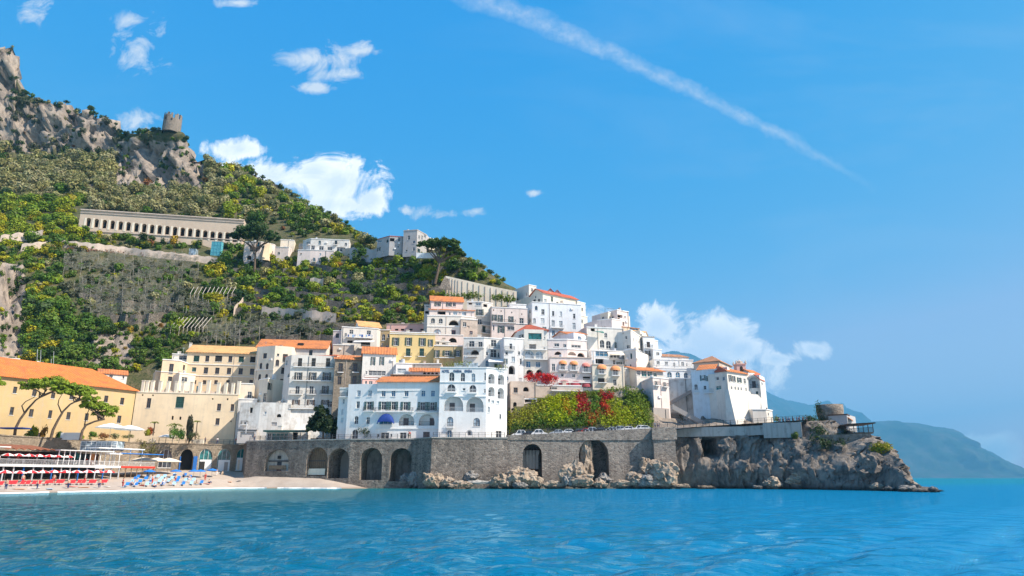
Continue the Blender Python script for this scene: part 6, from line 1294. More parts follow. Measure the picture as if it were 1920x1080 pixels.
def lobes(n, rg, spread=0.62, rr=(0.28, 0.5), zs=0.75, z0=0.75):
    c = rg.normal(size=(n, 3)); c /= np.linalg.norm(c, axis=1, keepdims=True); c *= (spread * rg.uniform(0.3, 1, n) ** 0.6)[:, None]; c[:, 2] = np.maximum(c[:, 2] * zs, -0.35) + z0
    return c, rg.uniform(*rr, n)
def quads(n): return np.arange(n * 4).reshape(-1, 4)
def leaf_mesh(name, V, mat='leaf'): return np_mesh(name, V, quads(len(V) // 4), M[mat])
rgv = np.random.default_rng(11)
BUSH_V, BUSH_LO = [], []
for k in range(8):
    c, r = lobes(7 + k % 4, rgv, rr=(.36, .56), zs=0.62 + 0.05 * k); BUSH_V.append(leaves(c, r, 520, 0.125, rgv, 0, (.82, 1.05))); BUSH_LO.append(leaves(c, r, 185, 0.20, rgv, 0, (.82, 1.05)))
BUSH_ME = [leaf_mesh('crown', v) for v in BUSH_V]
def trunk_mesh(seed):
    rg = random.Random(seed); mb = MB(); mb.tube([(0, 0, -.5), (.04, .02, .2), (.02, .05, .5), (.05, .02, .85)], [.1, .075, .06, .04], 6)
    for k in range(4): a = rg.uniform(0, 6.28); mb.tube([(.03, .04, .35 + .08 * k), (.25 * math.cos(a), .25 * math.sin(a), .7), (.45 * math.cos(a), .45 * math.sin(a), .95)], [.05, .035, .015], 5)
    return mb.mesh('trunk', M['bark'])
TRUNK_ME = [trunk_mesh(k) for k in range(3)]
OLIVE = [(0.29, 0.265, 0.125), (0.34, 0.31, 0.165), (0.23, 0.225, 0.095), (0.30, 0.27, 0.11)]
YELG = [(0.30, 0.31, 0.025), (0.24, 0.29, 0.03), (0.37, 0.32, 0.03), (0.18, 0.26, 0.03)]
GREEN = [(0.095, 0.165, 0.022), (0.07, 0.13, 0.02), (0.12, 0.185, 0.03)]
DARK = [(0.04, 0.072, 0.018), (0.05, 0.085, 0.022), (0.032, 0.06, 0.017)]
RUST = [(0.32, 0.16, 0.035), (0.36, 0.24, 0.04), (0.24, 0.10, 0.04)]
GREYG = [(0.095, 0.10, 0.06), (0.075, 0.085, 0.05), (0.12, 0.12, 0.075)]
def kind_at(px, py, rg):
    nz = float(fbm(np.array([[px / 34.0, py / 15.0, 3.3]]), 2, s=77)[0]) * 1.5 + .5; u = min(.999, max(0, nz * .75 + rg.random() * .25)); u = u if rg.random() > .22 else rg.random()
    if py < 250 or (px < 240 and py < 292): return ('scrub', DARK if u < .45 else GREYG if u < .75 else OLIVE if u < .9 else RUST if u > .96 else DARK, (6, 11))
    if 215 < px < 385 and py < 355: return ('scrub', DARK if u < .5 else GREEN if u < .74 else RUST if u < .78 else OLIVE, (5, 9))
    if px < 160 and 378 < py < 462: return ('tree', YELG if u < .7 else GREEN, (9, 14))
    if py < 400 and px < 420: return ('olive', OLIVE if u < .82 else DARK if u < .93 else GREEN, (10, 16))
    if px < 700 and py < 455: return ('olive', OLIVE if u < .4 else YELG if u < .58 else GREEN if u < .75 else DARK if u < .98 else RUST, (8, 13))
    if 120 < px < 385 and 470 < py < 600: return ('scrub', GREYG if u < .5 else GREEN if u < .72 else OLIVE if u < .85 else YELG, (5, 10))
    if 40 < px < 215 and 560 < py < 700: return ('tree', GREEN if u < .55 else DARK if u < .75 else YELG, (9, 16))
    if px < 340 and py > 560: return ('scrub', DARK if u < .35 else GREEN if u < .65 else YELG if u < .92 else RUST, (6, 11))
    if py > 590 and px < 640: return ('scrub', GREYG if u < .45 else DARK if u < .6 else YELG if u < .8 else GREEN, (6, 10))
    return ('shrub', YELG if u < .5 else GREEN if u < .7 else DARK if u < .84 else OLIVE if u < .96 else RUST, (7, 12))
NOGO = [(505, 665, 446, 485), (700, 830, 432, 478), (640, 1300, 612, 900), (625, 745, 606, 720), (800, 1300, 556, 900), (262, 345, 690, 900), (345, 640, 650, 900), (235, 262, 705, 900), (480, 640, 636, 800), (150, 420, 470, 496), (300, 350, 205, 262)]
GAPS = [(140, 380, 490, 585), (350, 460, 560, 600), (340, 440, 596, 630)]
rg = np.random.default_rng(23); spots = []
for gy in np.arange(92, 700, 9.0):
    for gx in np.arange(-50, 1000, 11.5):
        px, py = gx + rg.uniform(-6, 6), gy + rg.uniform(-5, 5)
        if any(a < px < b_ and c < py < d for a, b_, c, d in NOGO): continue
        if any(a < px < b_ and c < py < d for a, b_, c, d in GAPS) and rg.random() < .12: continue
        if 140 < px < 530 and 392 + (px - 150) * .09 < py < 438 + (px - 150) * .10: continue
        if 835 < px < 985 and 515 + (px - 835) * .205 < py < 556: continue
        j = int(np.clip(np.searchsorted(HC, px), 0, len(HC) - 1)); ytop = HPY[:VIS_ROWS, j].min()
        if py < ytop + 1.5: continue
        rk = rock_at(px, py)
        if rg.random() < rk * .5: continue
        kd, pal, (r0, r1) = kind_at(px, py, rg)
        p = ground(px, py); R = rg.uniform(r0, r1) * float(np.clip(rg.lognormal(0, .28), .55, 1.9)) * 0.00074 * p.y * (0.7 if rk > .4 else 1.0)
        spots.append((R / p.y, kd, p, R, pal[rg.integers(len(pal))], float(rg.uniform(.75, 1.15)), float(rg.uniform(0, 6.28)), px, py))
# shrubs picked out along the skyline
for px in np.arange(2, 960, 7.0):
    j = int(np.clip(np.searchsorted(HC, px), 0, len(HC) - 1)); k = int(np.argmin(HPY[:VIS_ROWS, j])); p = Vector(HG[k, j]); py = HPY[k, j]
    if (300 < px < 350) or rg.random() < .12 or px > 945: continue
    R = rg.uniform(4, 9) * 0.00074 * p.y; pal = DARK if rg.random() < .55 else OLIVE if rg.random() < .6 else GREEN
    spots.append((R / p.y, 'scrub', p, R, pal[rg.integers(len(pal))], float(rg.uniform(.7, 1.0)), 0.0, px, py))
spots.sort(key=lambda s_: -s_[0])
LBL = {'olive': ('olive_tree', 'rounded grey green olive tree on the hillside grove', 'tree', 'olive trees on the hillside'), 'tree': ('leafy_tree', 'broad fresh green leafy tree on the slope', 'tree', 'leafy trees on the slope'),
       'shrub': ('terrace_shrub', 'bushy shrub growing on the lemon terraces', 'shrub', 'shrubs on the lemon terraces'), 'scrub': ('wild_bush', 'small wild bush rooted among the hillside rocks', 'bush', 'wild bushes on the hill')}
singles, stuff_v, stuff_c = spots[:290], [], []
for i, (_, kd, p, R, colr, hz, rot_, px, py) in enumerate(singles):
    nm, lb, ct, gp = LBL[kd]
    zone = 'below the castle crag' if py < 300 or (215 < px < 420 and py < 350) else 'in the wide grove above the arcade' if py < 395 and px < 430 else 'on the ridge slope right of the arcade' if py < 455 and px >= 430 else 'on the slope left of the arcade' if px < 160 and py < 470 else 'in the thicket above the ochre building' if px < 260 and py > 545 else 'among the lemon terraces'
    hue = 'grey green' if colr in OLIVE or colr in GREYG else 'yellow green' if colr in YELG else 'dark green' if colr in DARK else 'rust coloured' if colr in RUST else 'mid green'
    lb = hue + ' ' + {'olive': 'olive tree', 'tree': 'leafy tree', 'shrub': 'shrub', 'scrub': 'wild bush'}[kd] + ' ' + zone; gp = gp + ' ' + zone
    root = empty(nm, lb, ct, p - Vector((0, 0, R * .12)), rot_, gp); root.scale = (R, R, R * hz)
    cr_ = link('crown', BUSH_ME[i % 8], root); cr_.color = (*colr, 1)
    if kd in ('olive', 'tree'): link('trunk', TRUNK_ME[i % 3], root)
for i, (_, kd, p, R, colr, hz, rot_, px, py) in enumerate(spots[290:]):
    v = BUSH_LO[i % 8]; c, s_ = math.cos(rot_), math.sin(rot_)
    w_ = np.stack([(v[:, 0] * c - v[:, 1] * s_) * R + p.x, (v[:, 0] * s_ + v[:, 1] * c) * R + p.y, v[:, 2] * R * hz + p.z - R * .12], -1)
    stuff_v.append(w_); jit = rg.uniform(.8, 1.25); stuff_c.append(np.tile(np.array([*[x * jit for x in colr], 1.0]), (len(v), 1)))
V = np.vstack(stuff_v); o = link('hillside_scrub', np_mesh('hillside_scrub', V, quads(len(V) // 4), M['leaf_stuff'], False, {'tint': ('FLOAT_COLOR', np.vstack(stuff_c))}))
o['kind'] = 'stuff'; o['label'] = 'dense mixed scrub and small shrubs covering the hillside'; o['category'] = 'scrub'

# ------------------------------------------------------------------ single trees
def tree(name, label, base, trunk, crowns, tint, n=1600, leaf=.28, cat='tree', branches=(), tr=.3, group=None, squash=.55, flat=.15, seed=0):
    rg = np.random.default_rng(100 + seed); root = empty(name, label, cat, base, 0, group); B0 = Vector(base)
    mb = MB(); k = len(trunk); mb.tube([Vector(p) - B0 for p in trunk], [tr * (1 - .55 * i / (k - 1)) for i in range(k)], 8)
    for br in branches: mb.tube([Vector(p) - B0 for p in br], [tr * .45 * (1 - .7 * i / (len(br) - 1)) for i in range(len(br))], 6)
    mb.build('trunk', M['bark'], root, True)
    cs_, rs = [], []
    for (c, rx, rz) in crowns:
        c = Vector(c) - B0; m = max(10, int(26 * rx / 4))
        for q in range(m):
            a = rg.uniform(0, 6.28); rr = rx * math.sqrt(rg.uniform(0, 1)) * .82; cs_.append((c.x + rr * math.cos(a), c.y + rr * math.sin(a), c.z + rz * rg.uniform(-.45, .7) * (1 - (rr / rx) ** 2 * .5))); rs.append(rx * rg.uniform(.20, .34))
    V = leaves(cs_, rs, n, leaf, rg, flat, (.6, 1.08), squash); o_ = link('crown', leaf_mesh('crown', V), root); o_.color = (*tint, 1)
    return root
def pine(cr, trunk, crown, d, label, seed, tint=(.22, .29, .035), n=9500, leaf=.21, tr=.32, group='umbrella pines', brs=()):
    T = [P(*cr(x, y), d) for x, y in trunk]; mpp = 0.00072 * d / cr.o[2]; C_ = [(P(*cr(x, y), d + dd), rx * mpp, ry * 1.35 * mpp) for x, y, rx, ry, dd in crown]
    B_ = [[P(*cr(x, y), d + k * .8) for k, (x, y) in enumerate(b_)] for b_ in brs]
    for i, (c, rx, rz) in enumerate(C_):
        for q in range(3): a = q * 2.1 + i; B_.append([T[-1].lerp(T[-2], .3 * q), T[-1].lerp(c, .5) + Vector((0, .3 * q - .3, -.2)), c + Vector((rx * .5 * math.cos(a), rx * .5 * math.sin(a), -rz * .15))])
    return tree('umbrella_pine', label, T[0], T, C_, tint, n, leaf, 'tree', B_, tr, group, .8, .3, seed)
pine(K1, [(98, 690), (108, 610), (140, 545), (195, 470), (250, 410), (310, 372)], [(230, 310, 105, 45, 0), (330, 300, 130, 50, 1), (420, 320, 90, 45, 0)], 150, 'leaning umbrella pine with a forked trunk beside the blue awning', 1, brs=(((170, 500), (152, 450), (180, 420), (240, 390), (262, 345)),))
pine(K1, [(352, 690), (370, 620), (405, 550), (440, 490), (490, 440), (560, 405)], [(450, 345, 90, 45, 0), (560, 345, 110, 55, 1), (620, 385, 75, 45, 0)], 151, 'umbrella pine in the middle of the three on the beach terrace', 2, brs=(((430, 500), (405, 440), (412, 405), (440, 360)),))
pine(K1, [(562, 690), (575, 625), (600, 585), (660, 560), (730, 545)], [(640, 440, 85, 45, 0), (720, 490, 105, 55, 1), (610, 445, 60, 40, -1)], 153, 'low spreading umbrella pine above the white terrace parasols', 3, brs=(((590, 590), (600, 530), (620, 480), (640, 450)),))
pine(K1, [(-60, 690), (-60, 560), (-45, 430), (-30, 340)], [(-20, 285, 85, 55, 0)], 146, 'umbrella pine cut off by the left edge above the blue awning', 4)
pine(KC, [(1550, 640), (1552, 560), (1556, 480), (1562, 430)], [(1480, 310, 130, 60, 0), (1590, 285, 150, 70, 2), (1690, 340, 85, 60, 0), (1400, 325, 70, 36, 0)], 276, 'large dark umbrella pine beside the cemetery arcade', 5, (.045, .085, .022), 6500, .4, .6, brs=(((1556, 490), (1520, 420), (1490, 360)), ((1560, 460), (1620, 400), (1680, 370))))
pine(KU, [(800, 720), (830, 600), (850, 500), (862, 440)], [(700, 255, 130, 60, 0), (850, 240, 170, 70, 2), (990, 270, 150, 80, 0), (1080, 340, 80, 50, 0)], 246, 'large umbrella pine below the grey hilltop house', 6, (.06, .105, .022), 7500, .38, .65, brs=(((860, 470), (780, 390), (700, 300)), ((862, 450), (820, 350), (800, 300)), ((862, 450), (920, 360), (980, 310))))
tree('dense_tree', 'dense dark evergreen tree on the promenade before the white houses', P(606, 827, 174.5), [P(606, 829, 174.5), P(606, 805, 174.5), P(608, 790, 174.5)], [(P(609, 797, 174.5), 3.8, 2.8), (P(606, 778, 174.5), 2.9, 3.0), (P(625, 803, 174.5), 2.1, 2.0), (P(592, 800, 174.5), 2.3, 2.0)], (.022, .04, .014), 9500, .26, tr=.3, squash=.95, flat=.9, seed=9)
def cypress(px, py0, py1, d, label, seed, tint=(.022, .045, .016)):
    a, c = P(px, py0, d), P(px, py1, d); h = c.z - a.z; rg = np.random.default_rng(seed); root = empty('cypress_tree', label, 'tree', a)
    MB().tube([(0, 0, -.5), (0, 0, h * .8)], [.25, .05], 6).build('trunk', M['bark'], root)
    cs_ = [(rg.uniform(-.25, .25), rg.uniform(-.25, .25), z) for z in np.linspace(.8, h * .95, 16)]; rs = [1.35 * (1 - (z[2] / h) ** 1.6) + .18 for z in cs_]
    o_ = link('crown', leaf_mesh('crown', leaves(cs_, rs, 700, .26, rg)), root); o_.color = (*tint, 1)
cypress(414, 412, 382, 312, 'slim dark cypress above the cemetery arcade', 3)
def palm(px, pyb, pyt, d, label, seed, spread=1.6):
    a, c = P(px, pyb, d), P(px, pyt, d); rg = np.random.default_rng(seed); root = empty('palm_tree', label, 'palm', a, 0, 'palms on the beach terrace'); h = c.z - a.z
    MB().tube([(0, 0, -.2), (.08, 0, h * .5), (0, 0, h)], [.16, .13, .11], 7).build('trunk', M['bark'], root)
    for k in range(16):
        mb = MB(); az = k * 2.4 + rg.uniform(-.2, .2); up = rg.uniform(.1, 1.0); prev = None
        for q in range(8):
            t = q / 7; r = spread * t; z = h + up * spread * (t - 1.25 * t * t) * 1.2; w_ = .2 * math.sin(math.pi * min(1, t * .9 + .12)); ca, sa = math.cos(az), math.sin(az)
            L_ = ((r * ca - w_ * sa, r * sa + w_ * ca, z - .12 * t), (r * ca, r * sa, z), (r * ca + w_ * sa, r * sa - w_ * ca, z - .12 * t))
            if prev: mb.quad(prev[0], L_[0], L_[1], prev[1]); mb.quad(prev[1], L_[1], L_[2], prev[2])
            prev = L_
        o_ = mb.build('frond', M['leaf'], root); o_.color = (.16, .17, .04, 1)
palm(287, 815, 792, 176, 'slender young palm on the terrace before the cream building', 1, 1.1)
palm(366, 823, 790, 180, 'thin palm on the terrace beside the climbing plant', 2, 1.0)
palm(325, 822, 797, 177.5, 'bushy palm among the green shrubs on the terrace', 3, 2.0)
def shrub(px, py, d, w_, h, tint, label, seed, name='garden_shrub', group=None, n=500, leaf=.16, ground_z=None):
    rg = np.random.default_rng(seed); c, r = lobes(11, rg); a = P(px, py, d)
    if ground_z is not None: a = Pz(px, d, ground_z)
    V = leaves(c, r, n, leaf / max(w_, .3), rg) * np.array([w_, w_, h]); o_ = link(name, leaf_mesh(name, V), None, a - Vector((0, 0, .2 * h)), 0); o_.color = (*tint, 1); tag(o_, label, 'shrub', group); return o_
shrub(329, 822, 177, 2.2, 3.0, (.10, .19, .03), 'tall yellow green shrub on the beach terrace', 5); shrub(338, 822, 177, 1.5, 1.8, (.05, .11, .02), 'round green shrub on the beach terrace beside the tall one', 6)
shrub(355, 822, 181, 1.2, 6.0, (.06, .06, .04), 'dry dark climbing plant on the crenellated building wall', 7, 'climbing_plant', n=700); shrub(362, 824, 180, 2.2, 1.6, (.06, .075, .03), 'low dark shrub under the climbing plant', 8)
shrub(281, 815, 176, 1.4, 1.6, (.30, .08, .03), 'red flowering bush beside the young palm', 9); shrub(276, 816, 175, 1.0, 1.2, (.28, .26, .03), 'yellow green bush beside the young palm', 19)
for k, (px, py, w_, h, tn) in enumerate(((55, 822, 1.2, 1.4, GREEN[0]), (80, 822, 1.0, 2.2, RUST[0]), (62, 819, .8, 2.0, YELG[0]), (110, 822, 1.2, 1.2, GREEN[1]), (172, 822, 1.5, 1.3, GREEN[0]), (195, 823, 1.6, 1.2, RUST[2]), (150, 824, .8, .9, YELG[1]), (215, 822, 1.3, 1.0, OLIVE[1]), (238, 823, 1.6, 1.0, OLIVE[0]))):
    shrub(px, py, 148 + px / 11, w_, h, tn, ('low garden bush', 'reddish garden bush', 'slim yellow green bush')[k % 3] + ' on the pine terrace beside ' + ('the blue awning', 'a pine trunk', 'the second trunk', 'the white wall', 'the parasols', 'the parasol pole', 'the low wall', 'the pavilion', 'the stone edge')[k], 30 + k)
# creepers spilling over the terrace wall by the arches
def creeper(name, label, region, tint, n, leaf, seed, cat='creeper', surf=ground, out=(.1, .9), group='creepers on the cliff'):
    """leaf cover on the slope; region: list of (px, py, rx, ry) ellipses"""
    rg = np.random.default_rng(seed); pts = []
    area = sum(r[2] * r[3] for r in region)
    for (cx, cy, rx, ry) in region:
        m = int(n * rx * ry / area) // 12 + 2
        for q in range(m):
            a = rg.uniform(0, 6.28); rr = math.sqrt(rg.random()); px, py = cx + rx * rr * math.cos(a), cy + ry * rr * math.sin(a); pts.append(surf(px, py) + Vector((0, -rg.uniform(*out), rg.uniform(-.1, .4))))
    C0 = pts[0].copy(); cs_ = [tuple(p - C0) for p in pts]; rs = rg.uniform(.35, .95, len(pts))
    o_ = link(name, leaf_mesh(name, leaves(cs_, rs, n, leaf, rg, 0, (.6, 1.1), 1.1)), None, C0); o_.color = (*tint, 1); tag(o_, label, cat, group); return o_
creeper('ivy_curtain', 'bright yellow green creeper hanging over the high wall above the cars', [(1040, 768, 26, 30), (1060, 765, 22, 32), (1078, 750, 6, 18), (1035, 750, 10, 12)], (.36, .40, .02), 5600, .2, 51)
creeper('ivy_curtain', 'dark green ivy with long strands between the yellow and the red creepers', [(1085, 785, 30, 18), (1110, 775, 22, 22), (1030, 785, 30, 14), (1118, 755, 10, 20)], (.11, .19, .02), 4200, .2, 52)
creeper('virginia_creeper', 'deep red creeper hanging below the pink building', [(1090, 750, 10, 16), (1098, 764, 10, 10), (1087, 770, 8, 10)], (.42, .02, .03), 1800, .18, 53)
creeper('virginia_creeper', 'two rusty red creeper patches in the middle of the green cliff', [(1131, 756, 9, 9), (1136, 772, 7, 12), (1146, 782, 7, 6)], (.46, .03, .02), 1300, .17, 54)
creeper('virginia_creeper', 'orange tinted creeper strands in the yellow green curtain', [(1060, 760, 6, 12), (1064, 772, 6, 8)], (.5, .14, .02), 800, .17, 55)
creeper('virginia_creeper', 'orange brown autumn creeper scattered low over the green cliff', [(1110, 790, 10, 7), (1122, 778, 8, 8), (1104, 782, 8, 6)], (.42, .12, .03), 900, .18, 78)
creeper('virginia_creeper', 'crimson creeper tuft at the top of the cliff below the orange hoods', [(1140, 745, 9, 6), (1128, 742, 7, 6)], (.40, .02, .03), 800, .17, 79)
creeper('cliff_ivy', 'wide yellow green ivy slope beside the white cliff tower', [(1165, 785, 22, 20), (1150, 765, 20, 16), (1185, 785, 25, 22), (1145, 790, 20, 14)], (.31, .345, .02), 4800, .21, 56)
creeper('cliff_ivy', 'green ivy slope falling from the rocks to the cliff tower foot', [(1200, 770, 18, 32), (1185, 745, 16, 22), (1212, 795, 12, 16), (1205, 750, 12, 18)], (.15, .21, .025), 4400, .21, 57)
creeper('cliff_ivy', 'green shrubs on the shelf below the dark red hoods', [(1030, 735, 26, 8), (1070, 738, 24, 7), (1005, 735, 14, 10), (1100, 740, 12, 6)], (.16, .19, .025), 2600, .19, 75)
creeper('bougainvillea', 'vivid red bougainvillea below the arched house windows', [(1006, 708, 22, 6), (1030, 712, 14, 7)], (.65, .012, .03), 2200, .17, 58, surf=lambda px, py: P(px, py, 178.0), out=(0, .6))
creeper('garden_creeper', 'yellow orange creeper beside the red bougainvillea', [(968, 705, 12, 12), (975, 712, 14, 8)], (.27, .20, .025), 900, .18, 59)
creeper('garden_bushes', 'mixed green and yellow garden growth beside the hotel above the road', [(975, 785, 22, 18), (1000, 778, 22, 18), (1010, 760, 16, 12), (955, 790, 8, 24)], (.28, .28, .03), 3400, .2, 60)
creeper('garden_bushes', 'dark green plants at the road foot beside the hotel', [(965, 800, 14, 10), (1000, 798, 30, 9), (1060, 800, 30, 7)], (.055, .11, .018), 1800, .2, 61)
creeper('cliff_scrub', 'brown dry scrub on the rock below the corner house', [(1180, 700, 14, 16), (1192, 712, 12, 16), (1172, 720, 12, 10)], (.12, .095, .05), 1500, .18, 62)
creeper('cliff_scrub', 'green bushes under the orange hooded balconies', [(1125, 720, 12, 12), (1145, 728, 18, 9), (1165, 725, 12, 8), (1120, 735, 10, 14)], (.17, .22, .025), 1800, .19, 63)
creeper('cliff_scrub', 'dark bush in the shaded rock hollow below the monastery', [(1330, 760, 8, 8), (1285, 762, 8, 6), (1278, 785, 6, 8)], (.05, .055, .025), 500, .18, 64)
creeper('cliff_scrub', 'yellow green grass ledge below the monastery wall', [(1400, 780, 16, 4), (1430, 793, 10, 4)], (.26, .25, .03), 500, .16, 65)
creeper('headland_scrub', 'dark green scrub on the shaded headland below the round tower', [(1540, 825, 18, 16), (1575, 828, 12, 10), (1590, 820, 14, 10), (1530, 808, 10, 8)], (.03, .06, .025), 1800, .2, 66, surf=cliff, out=(-.3, .5), group='scrub on the headland')
creeper('headland_scrub', 'yellow grass patch on the sunny headland ledge', [(1650, 842, 12, 4)], (.30, .27, .03), 1100, .2, 67, surf=cliff, out=(-.3, .3), group='scrub on the headland')
c_ = cliff(1492, 820); o = shrub(1492, 822, c_.y - .6, 1.0, 1.1, (.10, .14, .03), 'small green bush on the concrete cliff wall', 68, 'headland_bush', None, 500, .2)
creeper('tower_ivy', 'ivy growing over the shaded side of the round watchtower', [(1537, 775, 6, 16), (1533, 762, 4, 10), (1548, 792, 8, 6)], (.05, .07, .02), 600, .15, 69, surf=lambda px, py: P(px, py, 165.2 - max(0, (px - 1531)) * .09), out=(.0, .3), group='scrub on the headland')
creeper('wall_creeper', 'flowering creeper spilling over the terrace wall beside the boathouse arches', [(270, 838, 22, 10), (285, 846, 12, 10), (262, 850, 8, 8)], (.22, .20, .08), 1100, .16, 70, surf=lambda px, py: P(px, py, 176.2 if px < 275 else 177.5), out=(.1, .6))
creeper('roof_garden', 'planted tubs along the roof edge of the hotel with loggias', [(850, 683, 16, 3), (870, 682, 14, 3), (940, 688, 10, 3)], (.17, .19, .04), 500, .14, 71, surf=lambda px, py: P(px, py, 170), out=(0, .3), group='roof plants')
creeper('headland_scrub', 'small wind bent tree left of the round watchtower', [(1522, 789, 9, 3), (1516, 792, 6, 2)], (.03, .07, .03), 800, .22, 72, surf=lambda px, py: P(px, py, 163), out=(-.4, .4), group='scrub on the headland')
creeper('headland_scrub', 'yellow green shrub at the bend of the cliff path', [(1456, 787, 6, 3)], (.18, .21, .04), 200, .15, 73, surf=lambda px, py: P(px, py, 168), out=(-.4, .4), group='scrub on the headland')
for k, (px, py) in enumerate(((735, 806), (752, 806), (765, 810), (700, 812))):
    pass
creeper('wall_creeper', 'dark climbing plant around the arched door of the white hotel', [(680, 810, 10, 5), (690, 813, 6, 8)], (.03, .05, .02), 420, .14, 74, surf=lambda px, py: P(px, py, 170.8), out=(.0, .3))
# ------------------------------------------------------------------ things on the hill
b = Building('cemetery_arcade', 'long hillside arcade with a row of dark round arches', 'arcade')
xs = [158, 225, 293, 359, 427, 492, 559, 624, 690, 753, 818, 882, 946, 1009, 1073, 1135, 1197, 1259, 1322, 1384]
ys = [207, 215, 223, 229, 236, 243, 252, 257, 265, 270, 275, 282, 288, 295, 302, 312, 320, 326, 328, 338]
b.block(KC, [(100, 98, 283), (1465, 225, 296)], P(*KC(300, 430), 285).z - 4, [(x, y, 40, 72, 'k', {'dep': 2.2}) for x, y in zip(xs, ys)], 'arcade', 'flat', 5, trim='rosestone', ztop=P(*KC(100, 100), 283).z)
f = b.fac[0]
for x, y, hgt, o_ in ((700, 128, .5, .5), (700, 150, .3, .3), (700, 300, .35, .35)):
    z = b.uz(f, *KC(x, y + 18))[1]; mb = MB(); local_box(mb, f, -.1, f['L'] + .1, -o_, .1, z, z + hgt); mb.build('cornice', M['rosestone'], b.root)
for k in range(21):
    x = (xs[k - 1] + xs[k]) / 2 if 0 < k < 20 else (125 if k == 0 else 1418); y = np.interp(x, xs, ys); u, z0 = b.uz(f, *KC(x, y + 46)); _, z1 = b.uz(f, *KC(x, y - 36)); mb = MB(); local_box(mb, f, u - .42, u + .42, -.14, .05, z0, z1); mb.build('pilaster', M['pale_cream'], b.root)
for (x0, x1, y0, y1, d, mt, nm, lb) in ((1180, 1275, 370, 490, 288, 'teal_tarp', 'scaffold_cover', 'turquoise sheeted scaffold against the arcade foot'), (998, 1060, 432, 495, 283, 'glass_pale', 'glass_hut', 'small pale glass hut on the path below the arcade')):
    a, c = P(*KC(x0, y1), d), P(*KC(x1, y0), d); mb = MB(); mb.box((0, 0, -1.5), (c.x - a.x, 2.2, c.z - a.z)); 
    for k in range(5): z = (c.z - a.z) * k / 4; mb.box((-.06, -.06, z - .06), (c.x - a.x + .06, 2.26, z + .04))
    for k in range(4): x = (c.x - a.x) * k / 3; mb.bar((x, -.08, -1.5), (x, -.08, c.z - a.z + .3), .05)
    o = mb.build(nm, M[mt]); o.location = a; tag(o, lb, 'scaffold' if 'scaf' in nm else 'hut')
b = B('chapel_end_house', 'small cream house with a buttress behind the big pine at the end of the arcade')
b.block(KC, [(1470, 370, 284), (1605, 372, 284), (1720, 380, 288)], P(*KC(1500, 520), 284).z - 2, [(1520, 438, 22, 34, 'w'), (1505, 505, 40, 36, 'k', {'dep': .6}), (1690, 460, 26, 24, 'w')], 'palepink', 'flat', 6)
mb = MB(); q = [P(*KC(x, y), d) for x, y, d in ((1610, 520, 281), (1668, 528, 281.5), (1680, 385, 284.5), (1640, 385, 284.2))]; mb.quad(*q); mb.quad(q[1], (q[1].x, q[1].y + 4, q[1].z), (q[2].x, q[2].y + 3, q[2].z), q[2]); mb.quad((q[0].x, q[0].y + 4, q[0].z), q[0], q[3], (q[3].x, q[3].y + 3, q[3].z)); b.part('buttress', mb, 'cream')
b = B('white_hill_cottage', 'white cottage with a pergola right of the chapel house on the hill')
b.block(KC, [(1725, 415, 284), (1838, 405, 284)], P(*KC(1800, 490), 284).z - 3, [(1752, 468, 22, 20, 'w')], 'white', 'flat', 6)
b.block(KC, [(1770, 352, 288), (1885, 372, 289)], P(*KC(1800, 420), 288).z - 3, [], 'pale_cream', 'flat', 6)
K9 = Crop(380, 380, 3.857)
b = B('white_hill_house', 'long low white house with dark windows among the lemon terraces')
b.block(K9, [(727, 275, 278), (783, 272, 275), (1062, 300, 277)], P(*K9(800, 380), 276).z - 4, [(797, 325, 26, 30, 'w'), (858, 328, 34, 28, 'w'), (920, 332, 36, 22, 'w'), (1000, 338, 60, 30, 'g'), (862, 368, 20, 14, 'w')], 'white', 'flat', 7)
b.block(K9, [(690, 340, 273), (780, 342, 273), (950, 355, 274)], P(*K9(800, 380), 273).z - 5, [], 'palepink', 'flat', 5)
mb = MB()
for k in range(7): p = P(*K9(640 + k * 14, 318), 274); mb.bar((p.x, p.y, p.z - 2.4), (p.x, p.y, p.z), .06)
b.part('pergola', mb, 'wood')
b = B('grey_hilltop_house', 'weathered grey stone farmhouse on the skyline of the hill')
b.block(KU, [(112, 182, 262), (260, 165, 258), (430, 152, 259)], P(*KU(300, 310), 260).z - 3, [(122, 205, 24, 36, 'w', {'g': 'glass_blue'}), (150, 205, 22, 30, 'w', {'g': 'glass_blue'}), (290, 188, 56, 40, 'r', {'dep': .8}), (374, 184, 30, 46, 'w'), (362, 272, 20, 26, 'w')], 'greystucco', 'flat', 7, trim='tile_red')
b.block(KU, [(428, 78, 257), (592, 68, 256), (705, 130, 262)], P(*KU(500, 310), 257).z - 3, [(490, 164, 30, 52, 'w', {'f': 'frame_white'}), (684, 148, 24, 34, 'w')], 'greystucco', 'flat', 6, trim='rosestone')
b.block(KU, [(740, 165, 262), (830, 172, 264)], P(*KU(800, 190), 262).z - 4, [], 'pale_cream', 'flat', 5)
q = [P(*KU(x, y), d) for x, y, d in ((932, 622, 239), (1100, 660, 239), (1440, 738, 239.5), (1785, 808, 240))]; root = empty('hill_retaining_wall', 'long pale retaining wall stepping down to the red roofed villa', 'wall', q[0] - Vector((0, 0, 12)))
